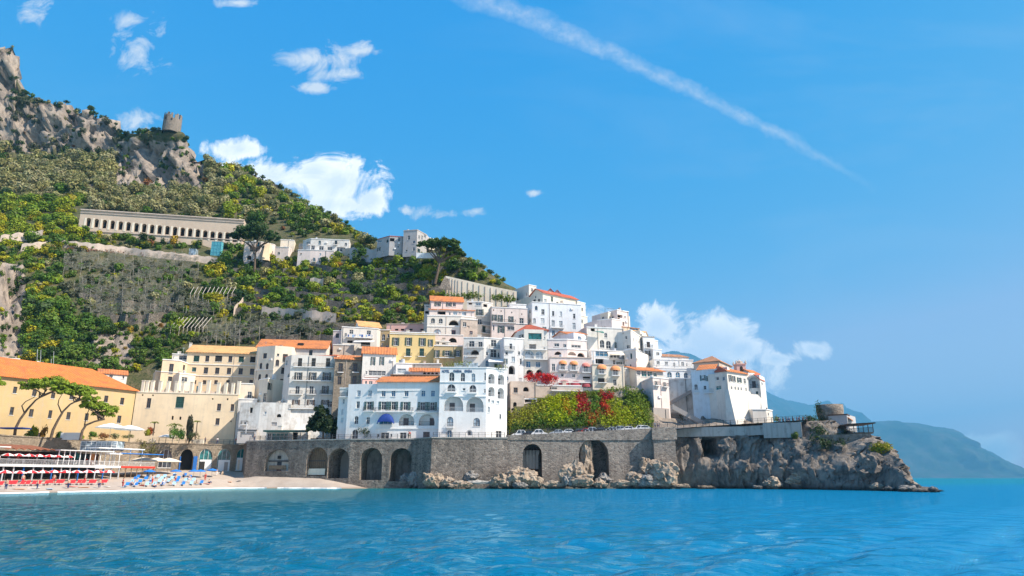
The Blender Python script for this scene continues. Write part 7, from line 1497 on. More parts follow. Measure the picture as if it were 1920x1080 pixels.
for a, c in zip(q[:-1], q[1:]):
    mb = MB(); lo = min(a.z, c.z) - 12; mb.quad((a.x, a.y, lo), (c.x, c.y, lo), c, a); mb.quad(a, c, (c.x, c.y + 1.4, c.z), (a.x, a.y + 1.4, a.z)); mb.quad((c.x, c.y + 1.4, lo), (a.x, a.y + 1.4, lo), (a.x, a.y + 1.4, a.z), (c.x, c.y + 1.4, c.z)); mb.quad((a.x, a.y + 1.4, lo), (a.x, a.y, lo), a, (a.x, a.y + 1.4, a.z)); rel(mb, root, 'wall_section', 'pale_cream')
    for k in range(5): p = a.lerp(c, (k + .5) / 5); mb = MB(); mb.box((p.x - .12, p.y - .18, p.z - 7), (p.x + .12, p.y - .003, p.z - .6)); rel(mb, root, 'rib', 'rosestone')
mb = MB(); mb.quad(*[P(*KU(x, y), d) for x, y, d in ((850, 770, 236), (1000, 800, 236), (960, 640, 239.3), (925, 622, 239.3))]); rel(mb, root, 'buttress', 'drystone')
creeper('wall_shrubs', 'green bushes at the foot of the pale hillside wall', [(935, 560, 14, 6), (955, 562, 12, 6), (880, 556, 26, 6), (845, 560, 12, 8)], (.15, .20, .03), 2400, .26, 91, 'shrub', lambda px, py: P(px, py, 233), (0, 1.5), 'shrubs by the hillside wall')
a, c = P(*KU(580, 345), 252), P(*KU(820, 380), 252); mb = MB(); mb.box((a.x, a.y, c.z - 1), (c.x, a.y + 1, a.z)); o = mb.build('polytunnel', M['white_paint']); tag(o, 'pale greenhouse wall behind the umbrella pine trunk', 'greenhouse')
# castle ruin on the crag
c = P(322, 240, 398); root = empty('castle_ruin', 'ruined round castle tower on the crag at the skyline', 'ruin', c - Vector((0, 0, 4))); r = (P(339, 225, 398).x - P(307, 225, 398).x) / 2; h = P(322, 217, 398).z - c.z + 4
mb = MB(); n = 28
for k in range(n):
    a0_, a1_ = 2 * math.pi * k / n, 2 * math.pi * (k + 1) / n; hh = h * (1.0, .86, .96, .70, .90, .98, .72, 1.0, .88, .66)[k % 10]
    p = lambda a, rr, z: (rr * math.cos(a), rr * math.sin(a), z)
    mb.quad(p(a0_, r, 0), p(a1_, r, 0), p(a1_, r * .97, hh), p(a0_, r * .97, hh)); mb.quad(p(a0_, r * .97, hh), p(a1_, r * .97, hh), p(a1_, r * .8, hh), p(a0_, r * .8, hh)); mb.quad(p(a1_, r * .8, 0), p(a0_, r * .8, 0), p(a0_, r * .8, hh), p(a1_, r * .8, hh))
    mb.quad(p(a0_, r * .97, h * .7), p(a0_, r * .8, h * .7), p(a0_, r * .8, h), p(a0_, r * .97, h * .8))
mb.build('wall', M['towerstone'], root)
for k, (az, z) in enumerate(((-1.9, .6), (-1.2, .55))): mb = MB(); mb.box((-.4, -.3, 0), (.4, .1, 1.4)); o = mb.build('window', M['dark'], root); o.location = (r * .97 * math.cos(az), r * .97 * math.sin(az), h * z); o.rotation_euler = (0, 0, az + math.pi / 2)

# ------------------------------------------------------------------ terraces: dry-stone walls, shade nets, pergola poles
def terrace_wall(pts, h, label, mat='drystone', th=.7):
    mb = MB(); C0 = ground(*pts[0]); prev = None; n = 0
    for (x0, y0), (x1, y1) in zip(pts[:-1], pts[1:]):
        m = max(2, int(abs(x1 - x0) / 6))
        for k in range(m + (1 if (x1, y1) == pts[-1] else 0)):
            f_ = k / m; g = ground(x0 + (x1 - x0) * f_, y0 + (y1 - y0) * f_) - C0; q = (g.x, g.y - .5, g.z - 1.8, g.z + h * 1.25 * (1 + .10 * math.sin(n * 1.7))); n += 1
            if prev:
                a, c = prev, q; mb.quad((a[0], a[1], a[2]), (c[0], c[1], c[2]), (c[0], c[1] + .15, c[3]), (a[0], a[1] + .15, a[3])); mb.quad((a[0], a[1] + .15, a[3]), (c[0], c[1] + .15, c[3]), (c[0], c[1] + th, c[3]), (a[0], a[1] + th, a[3])); mb.quad((c[0], c[1] + th, c[2]), (a[0], a[1] + th, a[2]), (a[0], a[1] + th, a[3]), (c[0], c[1] + th, c[3]))
            prev = q
    o_ = mb.build('stone_terrace_wall', M[mat]); o_.location = C0; tag(o_, label, 'wall', 'terrace walls'); return o_
terrace_wall([(40, 470), (110, 462), (190, 470), (290, 482), (420, 496)], 2.2, 'pale path wall running below the arcade', 'rosestone')
terrace_wall([(470, 502), (540, 500), (600, 506), (660, 520)], 1.8, 'grey dry stone wall below the chapel house')
terrace_wall([(655, 488), (700, 490), (745, 492), (790, 500)], 4.2, 'tall grey stained wall below the grey hilltop house', 'greystucco')
terrace_wall([(490, 528), (560, 526), (625, 530)], 1.6, 'low dry stone wall with hedge above, middle terrace')
terrace_wall([(470, 552), (540, 556), (600, 560), (700, 566)], 1.8, 'long dry stone wall across the middle of the lemon terraces')
terrace_wall([(580, 546), (602, 545), (605, 547)], 4.0, 'short pale wall block in the lemon terraces', 'rosestone')
terrace_wall([(490, 592), (520, 594), (560, 597), (630, 604)], 2.6, 'grey stone wall under the trimmed green hedge', 'rosestone')
terrace_wall([(640, 575), (700, 580), (790, 585)], 1.6, 'dry stone wall above the yellow shrubs near the three tier house')
terrace_wall([(660, 545), (740, 548), (800, 552)], 2.8, 'dark shaded terrace wall left of the tall retaining wall')
terrace_wall([(438, 592), (446, 584), (456, 572)], 2.6, 'bare earth coloured wall right of the pergolas', 'rosestone')
terrace_wall([(150, 560), (240, 575), (330, 588)], 1.8, 'terrace wall under the upper shade nets')
terrace_wall([(180, 605), (260, 606), (325, 600)], 2.4, 'terrace wall above the bare rock patch')
terrace_wall([(520, 615), (600, 618), (690, 628)], 1.4, 'low wall above the long cream house roof')
terrace_wall([(0, 458), (40, 452), (78, 448)], 3.0, 'pale wall at the left edge below the leafy trees', 'rosestone')
terrace_wall([(690, 512), (760, 512), (820, 520)], 1.7, 'dry stone wall at the foot of the big pine on the right')
terrace_wall([(430, 530), (470, 540), (520, 545)], 1.8, 'dry stone wall below the shaded pine roots')
terrace_wall([(560, 470), (620, 475), (660, 480)], 2.5, 'retaining wall below the long low white house', 'rosestone')
terrace_wall([(420, 350), (480, 345), (520, 352)], 1.4, 'dry stone wall high on the olive slope'); terrace_wall([(420, 385), (500, 392), (570, 402)], 1.5, 'dry stone wall in the upper olive grove'); terrace_wall([(150, 350), (240, 355), (330, 368)], 1.3, 'dry stone wall hidden in the wide olive grove')
rn = random.Random(3)
for y in range(508, 640, 13):
    x = 430 + rn.uniform(0, 30)
    while x < (830 if y < 560 else 790 if y < 600 else 640):
        L_ = rn.uniform(35, 95)
        if rn.random() < .62: terrace_wall([(x, y + rn.uniform(-3, 3)), (x + L_ / 2, y + rn.uniform(-2, 3)), (x + L_, y + rn.uniform(-3, 4))], rn.uniform(1.0, 1.7), 'weathered dry stone wall holding a narrow lemon terrace')
        x += L_ + rn.uniform(5, 30)
def net(x0, x1, y0, y1, label, h=2.0, slant=0.0, nx=16, ny=8, holes=0.0):
    rn = random.Random(int(x0 + y0)); g = []
    for j in range(ny + 1):
        r_ = []
        for i in range(nx + 1):
            px = x0 + (x1 - x0) * i / nx + slant * (j / ny - .5); py = y1 + (y0 - y1) * j / ny + 2.0 * math.sin(i * .9 + j); p = ground(px, py) + Vector((0, -.5, h + .35 * math.sin(i * 2.1) * math.sin(j * 1.3))); r_.append(p)
        g.append(r_)
    C0 = g[0][0] - Vector((0, 0, h)); root = empty('shade_net', label, 'net', C0, 0, 'shade nets on the lemon terraces'); mb = MB()
    for j in range(ny):
        for i in range(nx):
            if rn.random() < (.5 if i in (0, nx - 1) or j in (0, ny - 1) else .10): continue
            mb.quad(g[j][i] - C0, g[j][i + 1] - C0, g[j + 1][i + 1] - C0, g[j + 1][i] - C0)
    mb.build('netting', M['net'], root, True)
    for j in range(0, ny + 1, 2):
        for i in range(0, nx + 1, 2):
            if rn.random() < .35: continue
            p = g[j][i] - C0; mb = MB(); mb.bar((p.x, p.y - .1, p.z - h - .6), (p.x, p.y - .1, p.z + 1.0), .055, 4); mb.build('pole', M['pole'], root)
net(120, 250, 478, 515, 'upper left shade net with rows of pale poles below the path'); net(250, 372, 484, 530, 'wide grey shade net below the arcade hut'); net(140, 260, 520, 565, 'middle shade net of the left terraces'); net(262, 345, 535, 585, 'sagging grey net over the bare slope')
net(350, 432, 566, 592, 'flat dark net between the two pergolas', 1.6); net(380, 450, 612, 650, 'dark net above the cream house roof', 1.8); net(450, 600, 606, 640, 'long dark net above the orange roofs', 1.8); net(170, 330, 555, 600, 'lower shade net above the rock patch', 1.8)
def pergola(x0, x1, y, n, dx, dy, label):
    C0 = ground((x0 + x1) / 2, y); root = empty('pergola', label, 'pergola', C0)
    for k in range(n):
        px = x0 + (x1 - x0) * k / (n - 1); g = ground(px, y) - C0; q = ground(px + dx, y + dy) - C0; mb = MB(); mb.bar((g.x, g.y, g.z + 3.2), (q.x, q.y - 1, q.z + 2.6), .13, 5); mb.build('beam', M['pole'], root); mb = MB(); mb.bar((q.x, q.y - .5, q.z - .5), (q.x, q.y - .5, q.z + 2.7), .1, 5); mb.build('post', M['pole'], root)
pergola(362, 440, 553, 11, -5, 12, 'pale timber pergola on the shaded terrace'); pergola(335, 395, 612, 9, -14, 18, 'lower timber pergola with slanting beams above the cream house')
def hedge(pts, r, tint, label, n, seed): creeper('hedge', label, [(x, y, 8, 3) for x, y in pts], tint, n, .24, seed, 'hedge', ground, (-.6, .8), 'hedges on the terraces')
hedge([(x, 586 + (x - 510) * .07) for x in range(512, 628, 10)], 1, (.10, .19, .02), 'trimmed bright green hedge on the wide stone wall', 2600, 81)
hedge([(x, 520) for x in range(490, 560, 10)], 1, (.16, .13, .04), 'low brownish green hedge row below the chapel house', 1100, 82); hedge([(x, 534) for x in range(470, 610, 10)], 1, (.20, .16, .04), 'brown green vine row on the middle terrace', 1800, 83)
hedge([(x, 468 + (x - 140) * .06) for x in range(130, 330, 9)], 1, (.26, .11, .06), 'reddish flowering hedge along the path below the arcade', 2200, 84); hedge([(x, 442 + (x - 140) * .06) for x in range(140, 275, 9)], 1, (.27, .25, .03), 'yellow green hedge at the foot of the arcade', 2400, 85)
hedge([(x, 478) for x in range(660, 745, 9)], 1, (.03, .05, .02), 'dark hedge band below the grey hilltop house', 1400, 86)
# ------------------------------------------------------------------ boulders along the shore
def boulder(c, w_, h, dep, seed, mat, label):
    import bmesh
    bm = bmesh.new(); bmesh.ops.create_icosphere(bm, subdivisions=4, radius=1.0); V = np.array([v.co[:] for v in bm.verts])
    q = V * 1.5 + seed * 7.1
    r = 1 + facets(q * .8, seed) * .42 + facets(q * 2.0, seed + 3) * .17 + facets(q * 4.5, seed + 5) * .06 + fbm(V * 1.2 + seed, 3, s=seed) * .5; V = V * r[:, None] * np.array([w_ / 2, dep / 2, h / 2])
    for v, co in zip(bm.verts, V): v.co = co
    me = bpy.data.meshes.new('boulder'); bm.to_mesh(me); bm.free(); me.materials.append(M[mat])
    o_ = link('boulder', me, None, c); tag(o_, label, 'rock', 'boulders at the wall foot'); return o_
def rocks(cr, lst):
    for k, (x, y, w_, h, d, mat, lb) in enumerate(lst):
        c = P(*cr(x, y), d); m_ = 0.00072 * d / cr.o[2] * 1.02; boulder(c, w_ * m_, h * m_ * 1.1, min(w_, h * 1.5) * m_, int(x + y) % 97, mat, lb)
rocks(KA, [(1145, 462, 70, 90, 170, 'greyrock', 'upright grey boulder left of the white spotted one'), (1232, 462, 95, 118, 168, 'greyrock', 'dark grey boulder with white marks under the bastion'), (1345, 470, 150, 125, 163, 'boulder', 'big pale rounded boulder under the bastion'), (1455, 490, 110, 80, 162, 'boulder', 'warm tan boulder right of the big pale one'), (1545, 503, 170, 60, 160, 'boulder', 'low tan rock shelf at the bastion foot'), (1630, 440, 100, 66, 164.6, 'greyrock', 'grey rock against the bastion wall'), (1690, 478, 200, 22, 162, 'concrete', 'flat slab ledge at the bastion foot'), (1830, 480, 160, 110, 162, 'boulder', 'tan boulder at the corner between bastion and road wall'), (1000, 455, 110, 50, 180, 'greyrock', 'low grey rocks inside the third dark arch'), (890, 448, 70, 60, 183, 'greyrock', 'grey rock at the mouth of the fourth arch')])
rocks(K8, [(30, 965, 170, 110, 162, 'boulder', 'cream boulder left of the first road arch'), (170, 925, 200, 150, 162.5, 'boulder', 'ochre stained boulder at the first road arch'), (265, 965, 130, 120, 162, 'boulder', 'orange brown sloping rock in front of the first arch'), (150, 990, 110, 60, 160, 'greyrock', 'dark wet rock before the ochre boulder'), (590, 910, 200, 170, 162, 'boulder', 'large pale leaning boulder between the two road arches'), (660, 955, 190, 110, 161, 'boulder', 'sloping pale rock slab before the second arch'), (690, 800, 110, 300, 166.5, 'boulder', 'tall rock pillar standing in the second arch'), (545, 950, 90, 90, 160.5, 'greyrock', 'dark hollow rock under the leaning boulder'), (825, 950, 120, 90, 165, 'greyrock', 'grey rock lying inside the second arch'), (420, 990, 190, 52, 161, 'boulder', 'low reddish rocks between the arches'), (790, 985, 110, 70, 161, 'boulder', 'reddish brown rock heap before the second arch'), (960, 985, 160, 60, 161, 'boulder', 'low tan rocks right of the second arch'), (1100, 950, 190, 110, 162, 'boulder', 'broken tan boulder under the road wall'), (1190, 865, 170, 150, 164, 'boulder', 'high pale boulder leaning on the wall pilaster'), (1330, 905, 230, 190, 161, 'boulder', 'big rounded brown boulder at the pilaster foot'), (1180, 960, 140, 90, 160.5, 'greyrock', 'dark cleft rock between the tan boulders'), (1270, 985, 200, 56, 160, 'boulder', 'low rock shelf under the brown boulder'), (1450, 1000, 150, 34, 159, 'boulder', 'small reddish rocks at the start of the sea cliff'), (1150, 790, 70, 60, 165, 'boulder', 'small rock perched on the high pale boulder')])
rocks(KH, [(640, 690, 60, 26, 156, 'greyrock', 'small dark rock in the water under the cliff'), (745, 665, 110, 70, 156, 'boulder', 'sunlit tan rock at the cliff foot'), (905, 640, 130, 90, 155, 'boulder', 'pale angular rock at the cliff foot'), (1440, 690, 80, 46, 137, 'boulder', 'brown rock at the water edge of the headland'), (1520, 700, 60, 34, 133, 'greyrock', 'dark low rock at the headland edge'), (1640, 700, 120, 40, 127, 'greyrock', 'dark wet rock near the headland tip'), (1745, 708, 110, 24, 124, 'greyrock', 'flat rock off the headland tip'), (1812, 706, 60, 34, 122.5, 'greyrock', 'last small rock off the headland tip'), (1415, 560, 170, 170, 141, 'seacliff', 'rounded grey rock shoulder of the headland'), (300, 690, 120, 24, 159, 'boulder', 'low reddish rocks beside the brown boulder')])

# ------------------------------------------------------------------ people (one continuous skinned body; hair and clothing as parts)
def skinned(name, verts, edges, radii, mat):
    me = bpy.data.meshes.new(name); me.from_pydata(verts, edges, []); o_ = bpy.data.objects.new(name, me); COL.objects.link(o_)
    m_ = o_.modifiers.new('skin', 'SKIN'); o_.modifiers.new('sub', 'SUBSURF').levels = 1
    for v, r in zip(me.skin_vertices[0].data, radii): v.radius = (r, r)
    me.skin_vertices[0].data[0].use_root = True; bpy.context.view_layer.update()
    out = bpy.data.meshes.new_from_object(o_.evaluated_get(bpy.context.evaluated_depsgraph_get())); bpy.data.objects.remove(o_); out.materials.clear(); out.materials.append(mat); out.shade_smooth(); return out
def body(pose):
    if pose == 'stand': V = [(0, 0, .95), (0, 0, 1.15), (0, 0, 1.38), (0, 0, 1.50), (0, -.01, 1.60), (0, -.02, 1.70), (.19, 0, 1.40), (.26, .02, 1.14), (.27, -.05, .90), (.27, -.07, .82), (-.19, 0, 1.40), (-.26, .02, 1.14), (-.27, -.05, .90), (-.27, -.07, .82), (.10, 0, .88), (.11, -.01, .50), (.11, .02, .09), (.12, -.12, .04), (-.10, 0, .88), (-.12, -.06, .50), (-.12, .0, .09), (-.13, -.14, .04)]
    elif pose == 'sit': V = [(0, 0, .12), (0, .03, .32), (0, .03, .55), (0, .02, .66), (0, 0, .76), (0, -.02, .85), (.18, 0, .57), (.26, .10, .33), (.27, .20, .10), (.27, .22, .04), (-.18, 0, .57), (-.26, .0, .36), (-.16, -.22, .34), (-.12, -.28, .36), (.11, -.04, .12), (.13, -.40, .42), (.13, -.62, .07), (.14, -.74, .05), (-.11, -.04, .12), (-.13, -.42, .34), (-.13, -.70, .07), (-.14, -.80, .05)]
    E = [(0, 1), (1, 2), (2, 3), (3, 4), (4, 5), (2, 6), (6, 7), (7, 8), (8, 9), (2, 10), (10, 11), (11, 12), (12, 13), (0, 14), (14, 15), (15, 16), (16, 17), (0, 18), (18, 19), (19, 20), (20, 21)]
    Rr = [.14, .13, .15, .055, .085, .095, .065, .05, .04, .035, .065, .05, .04, .035, .095, .065, .045, .04, .095, .065, .045, .04]
    return V, E, Rr
BODY = {p: skinned('body', *body(p), M['skin']) for p in ('stand', 'sit')}
CLOTH = {}
def cloth(pose, part, mat):
    key = (pose, part, mat)
    if key not in CLOTH:
        V, E, Rr = body(pose); idx = [0, 1, 2, 6, 7, 10, 11] if part == 'shirt' else [0, 14, 15, 16, 18, 19, 20]; rm = {k: i for i, k in enumerate(idx)}
        CLOTH[key] = skinned(part, [V[i] for i in idx], [(rm[a], rm[b_]) for a, b_ in E if a in rm and b_ in rm], [Rr[i] * 1.14 + .008 for i in idx], M[mat])
    return CLOTH[key]
HAIR = None
def person(p, rz, shirt, trousers, label, pose='stand', group='people strolling on the terraces'):
    global HAIR
    root = empty('person', label, 'person', p, rz, group); link('body', BODY[pose], root)
    if shirt: link('shirt', cloth(pose, 'shirt', shirt), root)
    if trousers: link('trousers', cloth(pose, 'trousers', trousers), root)
    if HAIR is None: HAIR = MB().lathe([(.001, .115), (.06, .10), (.10, .05), (.112, 0), (.10, -.05)], 10).mesh('hair', M['hair'])
    link('hair', HAIR, root, (0, .02, 1.68 if pose == 'stand' else .83))
for k, (px, d, z, sh, tr_, lb) in enumerate(((768, 168.7, 11.6, 'cloth_red', 'cloth_beige', 'person in red top and beige trousers before the white hotel'), (765.5, 169.0, 11.6, 'cloth_white', 'cloth_grey', 'person in white shirt beside the one in red before the hotel'), (384, 184.5, 11.05, 'cloth_navy', 'cloth_grey', 'person in navy shirt on the beach terrace'), (407, 186, 11.05, 'cloth_white', 'cloth_navy', 'person in white shirt and navy trousers on the beach terrace'), (350, 182.5, 11.05, 'cloth_red', 'cloth_navy', 'person in red shirt at the beach terrace railing'), (360, 183, 11.05, 'cloth_beige', 'cloth_grey', 'person in beige shirt at the beach terrace railing'), (476, 179.5, 11.55, 'cloth_grey', 'cloth_navy', 'person in grey shirt at the start of the promenade'), (442, 187.5, 11.05, 'cloth_red', 'cloth_beige', 'person in red shirt near the grey kiosk'), (1234, 167, 13.75, 'cloth_grey', 'cloth_navy', 'person in dark clothes walking the road by the cliff'), (1229, 167.4, 13.7, 'cloth_white', 'cloth_beige', 'person in white shirt walking the road by the cliff'))):
    person(Pz(px, d, z), k * 1.3, sh, tr_, lb)
for k in range(9):
    px = 1462 + k * 6.2 + (k % 3); person(Pz(px, 163.0 - k * .35, 14.35), k * 2.1, ('cloth_navy', 'cloth_grey', 'cloth_navy')[k % 3], 'cloth_grey', 'person in dark clothes standing at the headland railing', group='people at the headland railing')
g = Pz(502, 181.5, 1.2); person(Vector((g.x, g.y, sand_z(g.x, g.y))), .6, None, 'cloth_red', 'sunbather in red shorts sitting alone on the open sand', 'sit', 'people on the beach')

# ------------------------------------------------------------------ parked cars
def car_mesh(paint, tall=1.0):
    pr = [(-2.05, .30), (-2.1, .62), (-1.95, .86), (-1.45, .92 * tall), (-1.05, 1.36 * tall), (-.6, 1.46 * tall), (.45, 1.44 * tall), (.95, 1.02), (1.75, .84), (2.05, .62), (2.08, .30)]
    mb = MB(); n = len(pr); wy = lambda z: .82 if z < .95 else .82 - (z - .95) * .38
    L_ = [(x, -wy(z), z) for x, z in pr]; R_ = [(x, wy(z), z) for x, z in pr]; b0 = 0; mb.v = L_ + R_; mb.f.append(tuple(reversed(range(n)))); mb.f.append(tuple(range(n, 2 * n))); mb.m += [0, 0]
    for k in range(n): j = (k + 1) % n; mb.f.append((k, j, n + j, n + k)); mb.m.append(0)
    gl = MB()
    for s_ in (-1, 1):
        for x0, x1, x2, x3 in ((-1.22, -.98, -.28, -.28), (-.18, -.18, .42, .78)): gl.quad(*[(x, s_ * (wy(z) + .012), z) for x, z in ((x0, .98), (x1, 1.34 * tall), (x2, 1.38 * tall), (x3, .98))])
    gl.quad((.93, -.7, 1.06), (.93, .7, 1.06), (.53, .62, 1.40 * tall), (.53, -.62, 1.40 * tall)); gl.quad((-1.44, -.68, .96 * tall), (-1.09, -.6, 1.34 * tall), (-1.09, .6, 1.34 * tall), (-1.44, .68, .96 * tall))
    return mb.mesh('body', M[paint]), gl.mesh('window', M['glass'])
WHEEL = MB(); 
for k in range(1): WHEEL.lathe([(.01, -.1), (.31, -.1), (.33, -.06), (.33, .06), (.31, .1), (.01, .1)], 14)
WHEEL = WHEEL.mesh('wheel', M['rubber']); RIM = MB().lathe([(.01, .112), (.2, .108), (.21, .1)], 12).mesh('rim', M['grey_metal']); CARS = {}
def car(p, rz, paint, tall, label):
    if (paint, tall) not in CARS: CARS[(paint, tall)] = car_mesh(paint, tall)
    root = empty('parked_car', label, 'car', p, rz, 'cars parked along the coast road'); bm_, gl = CARS[(paint, tall)]; link('body', bm_, root); link('window', gl, root)
    for x in (-1.3, 1.3):
        for y in (-.76, .76): w_ = link('wheel', WHEEL, root, (x, y, .33)); w_.rotation_euler = (math.pi / 2 if y < 0 else -math.pi / 2, 0, 0); link('rim', RIM, w_)
cars = [(975, 'car_white', 1.25, 'white van parked beside the hotel corner'), (995, 'car_black', 1.0, 'dark car beside the white van'), (1012, 'car_white', 1.2, 'white van behind the dark car'), (1045, 'car_silver', 1.0, 'silver car under the yellow green creeper'), (1068, 'car_white', 1.0, 'white hatchback under the yellow green creeper'), (1088, 'car_black', 1.0, 'black car beside the red car'), (1099, 'car_red', 1.0, 'red car below the deep red creeper'), (1112, 'car_silver', 1.1, 'silver car right of the red car'), (1128, 'car_black', 1.0, 'black car below the rusty red creeper'), (1146, 'car_silver', 1.0, 'grey car between the black car and the white cars'), (1164, 'car_silver', 1.1, 'pale blue grey car before the ivy slope'), (1180, 'car_white', 1.0, 'white saloon car before the ivy slope'), (1199, 'car_white', 1.1, 'white car at the foot of the white cliff tower'), (1210, 'car_white', 1.0, 'white car at the end of the parked row')]
for k, (px, pt_, tl, lb) in enumerate(cars):
    z = float(np.interp(px, [948, 1040, 1120, 1222], [11.62, 12.12, 12.67, 13.22])); car(Pz(px, 168.6, z + .02), .03 + (math.pi if k % 3 == 0 else 0), pt_, tl, lb)
for k in range(12):
    px = 1082 + k * 6.5; z = float(np.interp(px, [948, 1040, 1120, 1222], [11.62, 12.12, 12.67, 13.22])); root = empty('parked_scooter', 'dark scooter parked in the row along the road railing', 'scooter', Pz(px, 166.6, z), 1.2 + .1 * (k % 3), 'scooters along the road railing')
    mb = MB(); mb.box((-.75, -.16, .35), (-.1, .16, .78)); mb.box((-.1, -.14, .22), (.35, .14, .32)); mb.box((.3, -.18, .3), (.45, .18, .95)); mb.build('body', M['car_black'], root); mb = MB(); mb.bar((.42, -.32, 1.02), (.42, .32, 1.02), .03); mb.bar((.42, 0, .9), (.42, 0, 1.05), .03); mb.build('handlebar', M['iron'], root)
    mb = MB(); mb.box((-.72, -.13, .785), (-.08, .13, .86)); mb.build('seat', M['rubber'], root)
    for x in (-.5, .55): w_ = link('wheel', WHEEL, root, (x, 0, .25)); w_.scale = (.75, .75, .6); w_.rotation_euler = (math.pi / 2, 0, 0)

# ------------------------------------------------------------------ beach club: deck, parasols, loungers
def mb_para(r, h, c1, c2, n=16, drop=.42, stripes=2):
    mb = MB(); mb.lathe([(.02, h), (r * .55, h - drop * .42), (r, h - drop), (r * 1.0, h - drop - .12)], n, cols=lambda i: (i // (n // 8 if n >= 8 else 1)) % 2); return mb.mesh('canopy', [M[c1], M[c2]])
def pole_mesh(h): return MB().bar((0, 0, -.3), (0, 0, h - .05), .035, 6).mesh('pole', M['pole'])
PARA = {'red': (mb_para(1.2, 2.15, 'red_cloth', 'white_cloth'), pole_mesh(2.15)), 'blue': (mb_para(1.25, 2.0, 'blue_cloth', 'blue_cloth'), pole_mesh(2.0)), 'white': (mb_para(2.9, 3.0, 'white_cloth', 'white_cloth', 8, .9), pole_mesh(3.0)), 'cream': (mb_para(2.6, 2.9, 'cream_cloth', 'cream_cloth', 8, .8), pole_mesh(2.9))}
def parasol(kind, p, label, group, sc_=1.0, rz=0.0):
    root = empty('parasol', label, 'parasol', p, rz, group); root.scale = (sc_, sc_, sc_); link('canopy', PARA[kind][0], root); link('pole', PARA[kind][1], root); return root
def lounger_meshes(c):
    mb = MB(); mb.box((-.33, -.85, .30), (.33, .35, .37)); st = mb.mesh('seat', M[c]); mb = MB(); mb.quad((-.33, .35, .31), (.33, .35, .31), (.33, .98, .92), (-.33, .98, .92)); mb.quad((-.33, .40, .30), (-.33, 1.03, .90), (.33, 1.03, .90), (.33, .40, .30)); mb.quad((-.33, .98, .92), (.33, .98, .92), (.33, 1.03, .90), (-.33, 1.03, .90)); bk = mb.mesh('backrest', M[c])
    mb = MB()
    for x in (-.3, .3): mb.bar((x, -.8, .3), (x, -.8, -.08), .03, 4); mb.bar((x, .45, .3), (x, .6, -.08), .03, 4); mb.bar((x, -.86, .29), (x, .4, .29), .03, 4)
    return st, bk, mb.mesh('frame', M['white_paint'])
LNG = {c: lounger_meshes(c) for c in ('red_cloth', 'blue_cloth', 'paleblue_cloth')}
def lounger(p, rz, c, label, group):
    root = empty('sun_lounger', label, 'sun lounger', p, rz, group); a, b_, f_ = LNG[c]; link('seat', a, root); link('backrest', b_, root); link('frame', f_, root)
def on_sand(px, d):
    p = Pz(px, d, 2.0); p.z = sand_z(p.x, p.y); return p
dline = lambda px: 111 + px * .1                                    # distance of the water line along the left beach
for k, x in enumerate((60, 270, 455, 620, 790, 960, 1130, 1300, 1445, 1610, -130)):
    px = x / 8; parasol('red', on_sand(px, dline(px) + 14), 'red and white striped parasol on the sand behind the red loungers', 'striped parasols on the sand', 1.0, k * .3)
for k, x in enumerate((0, 135, 205, 325, 405, 500, 575, 690, 745, 860, 915, 1030, 1085, 1180, 1245, 1350, 1400, 1510, 1570, -80, -150)):
    px = x / 8; lounger(on_sand(px, dline(px) + 8.6), .25, 'red_cloth', 'red sun lounger in the row nearest the water', 'red loungers by the water')
# two storey beach club
pA, pB = Pz(-30, 125.5, 4.5), Pz(226, 150.5, 4.5); dv = (pB - pA); Lc = dv.length; rz = math.atan2(dv.y, dv.x); root = empty('beach_club', 'two storey white beach club with railed deck and brown awning', 'beach club', (pA.x, pA.y, 2.0), rz); zd = 2.5
def cp(name, mb, mat): return mb.build(name, M[mat], root)
cp('deck', MB().box((0, 0, zd), (Lc, 9, zd + .28)), 'wood'); cp('fascia', MB().box((0, -.08, zd - .08), (Lc, -.003, zd + .32)), 'white_grey')
for k in range(16): cp('post', MB().box((k * Lc / 15 - .1, .3, -1.2), (k * Lc / 15 + .1, .5, zd)), 'blue_paint' if k % 3 == 1 else 'grey_metal')
cp('back_wall', MB().box((0, 6.5, -1), (Lc, 6.8, zd)), 'shutter_dark'); cp('upper_back_wall', MB().box((0, 7.2, zd + .28), (Lc, 7.4, zd + 3.0)), 'shutter_brown')
mb = MB(); rail_mb(mb, Lc, 1.0, .12, 0.0, .17, zd + .28); cp('railing', mb, 'rail_white')
for k in range(13):
    cp('post', MB().box((Lc * .50 + k * Lc * .49 / 12 - .06, .4, zd + .28), (Lc * .50 + k * Lc * .49 / 12 + .06, .52, zd + 3.1)), 'white_paint')
cp('roof', MB().box((Lc * .49, -.3, zd + 3.1), (Lc * .92, 8.5, zd + 3.26)), 'white_grey')
mb = MB(); n = 24
for k in range(n):                                                     # scalloped brown awning over the left half
    x0, x1 = Lc * .16 + k * Lc * .33 / n, Lc * .16 + (k + 1) * Lc * .33 / n; z0_, z1_ = [zd + 3.0 + .28 * abs(math.sin(math.pi * (k + e) / 4)) for e in (0, 1)]
    mb.quad((x0, 1.2, z0_), (x1, 1.2, z1_), (x1, 8.4, zd + 4.2), (x0, 8.4, zd + 4.2)); mb.quad((x0, 1.2, z0_), (x0, 1.2, z0_ + .1), (x1, 1.2, z1_ + .1), (x1, 1.2, z1_))
cp('awning', mb, 'brown_awning'); cp('roof', MB().box((-2, .5, zd + 3.3), (Lc * .16, 8, zd + 3.5)), 'white_grey')
for k, (u, mt) in enumerate(((.54, 'glass'), (.6, 'glass'), (.66, 'glass'), (.72, 'glass_teal'), (.78, 'glass'), (.84, 'orange_cloth'))): cp('glazing', MB().box((Lc * u, 4.0, zd + .3), (Lc * u + Lc * .05, 4.1, zd + 2.8)), mt)
cp('sign_board', MB().box((Lc * .78, -.16, zd - .2), (Lc * .86, -.085, zd + .5)), 'white_paint')
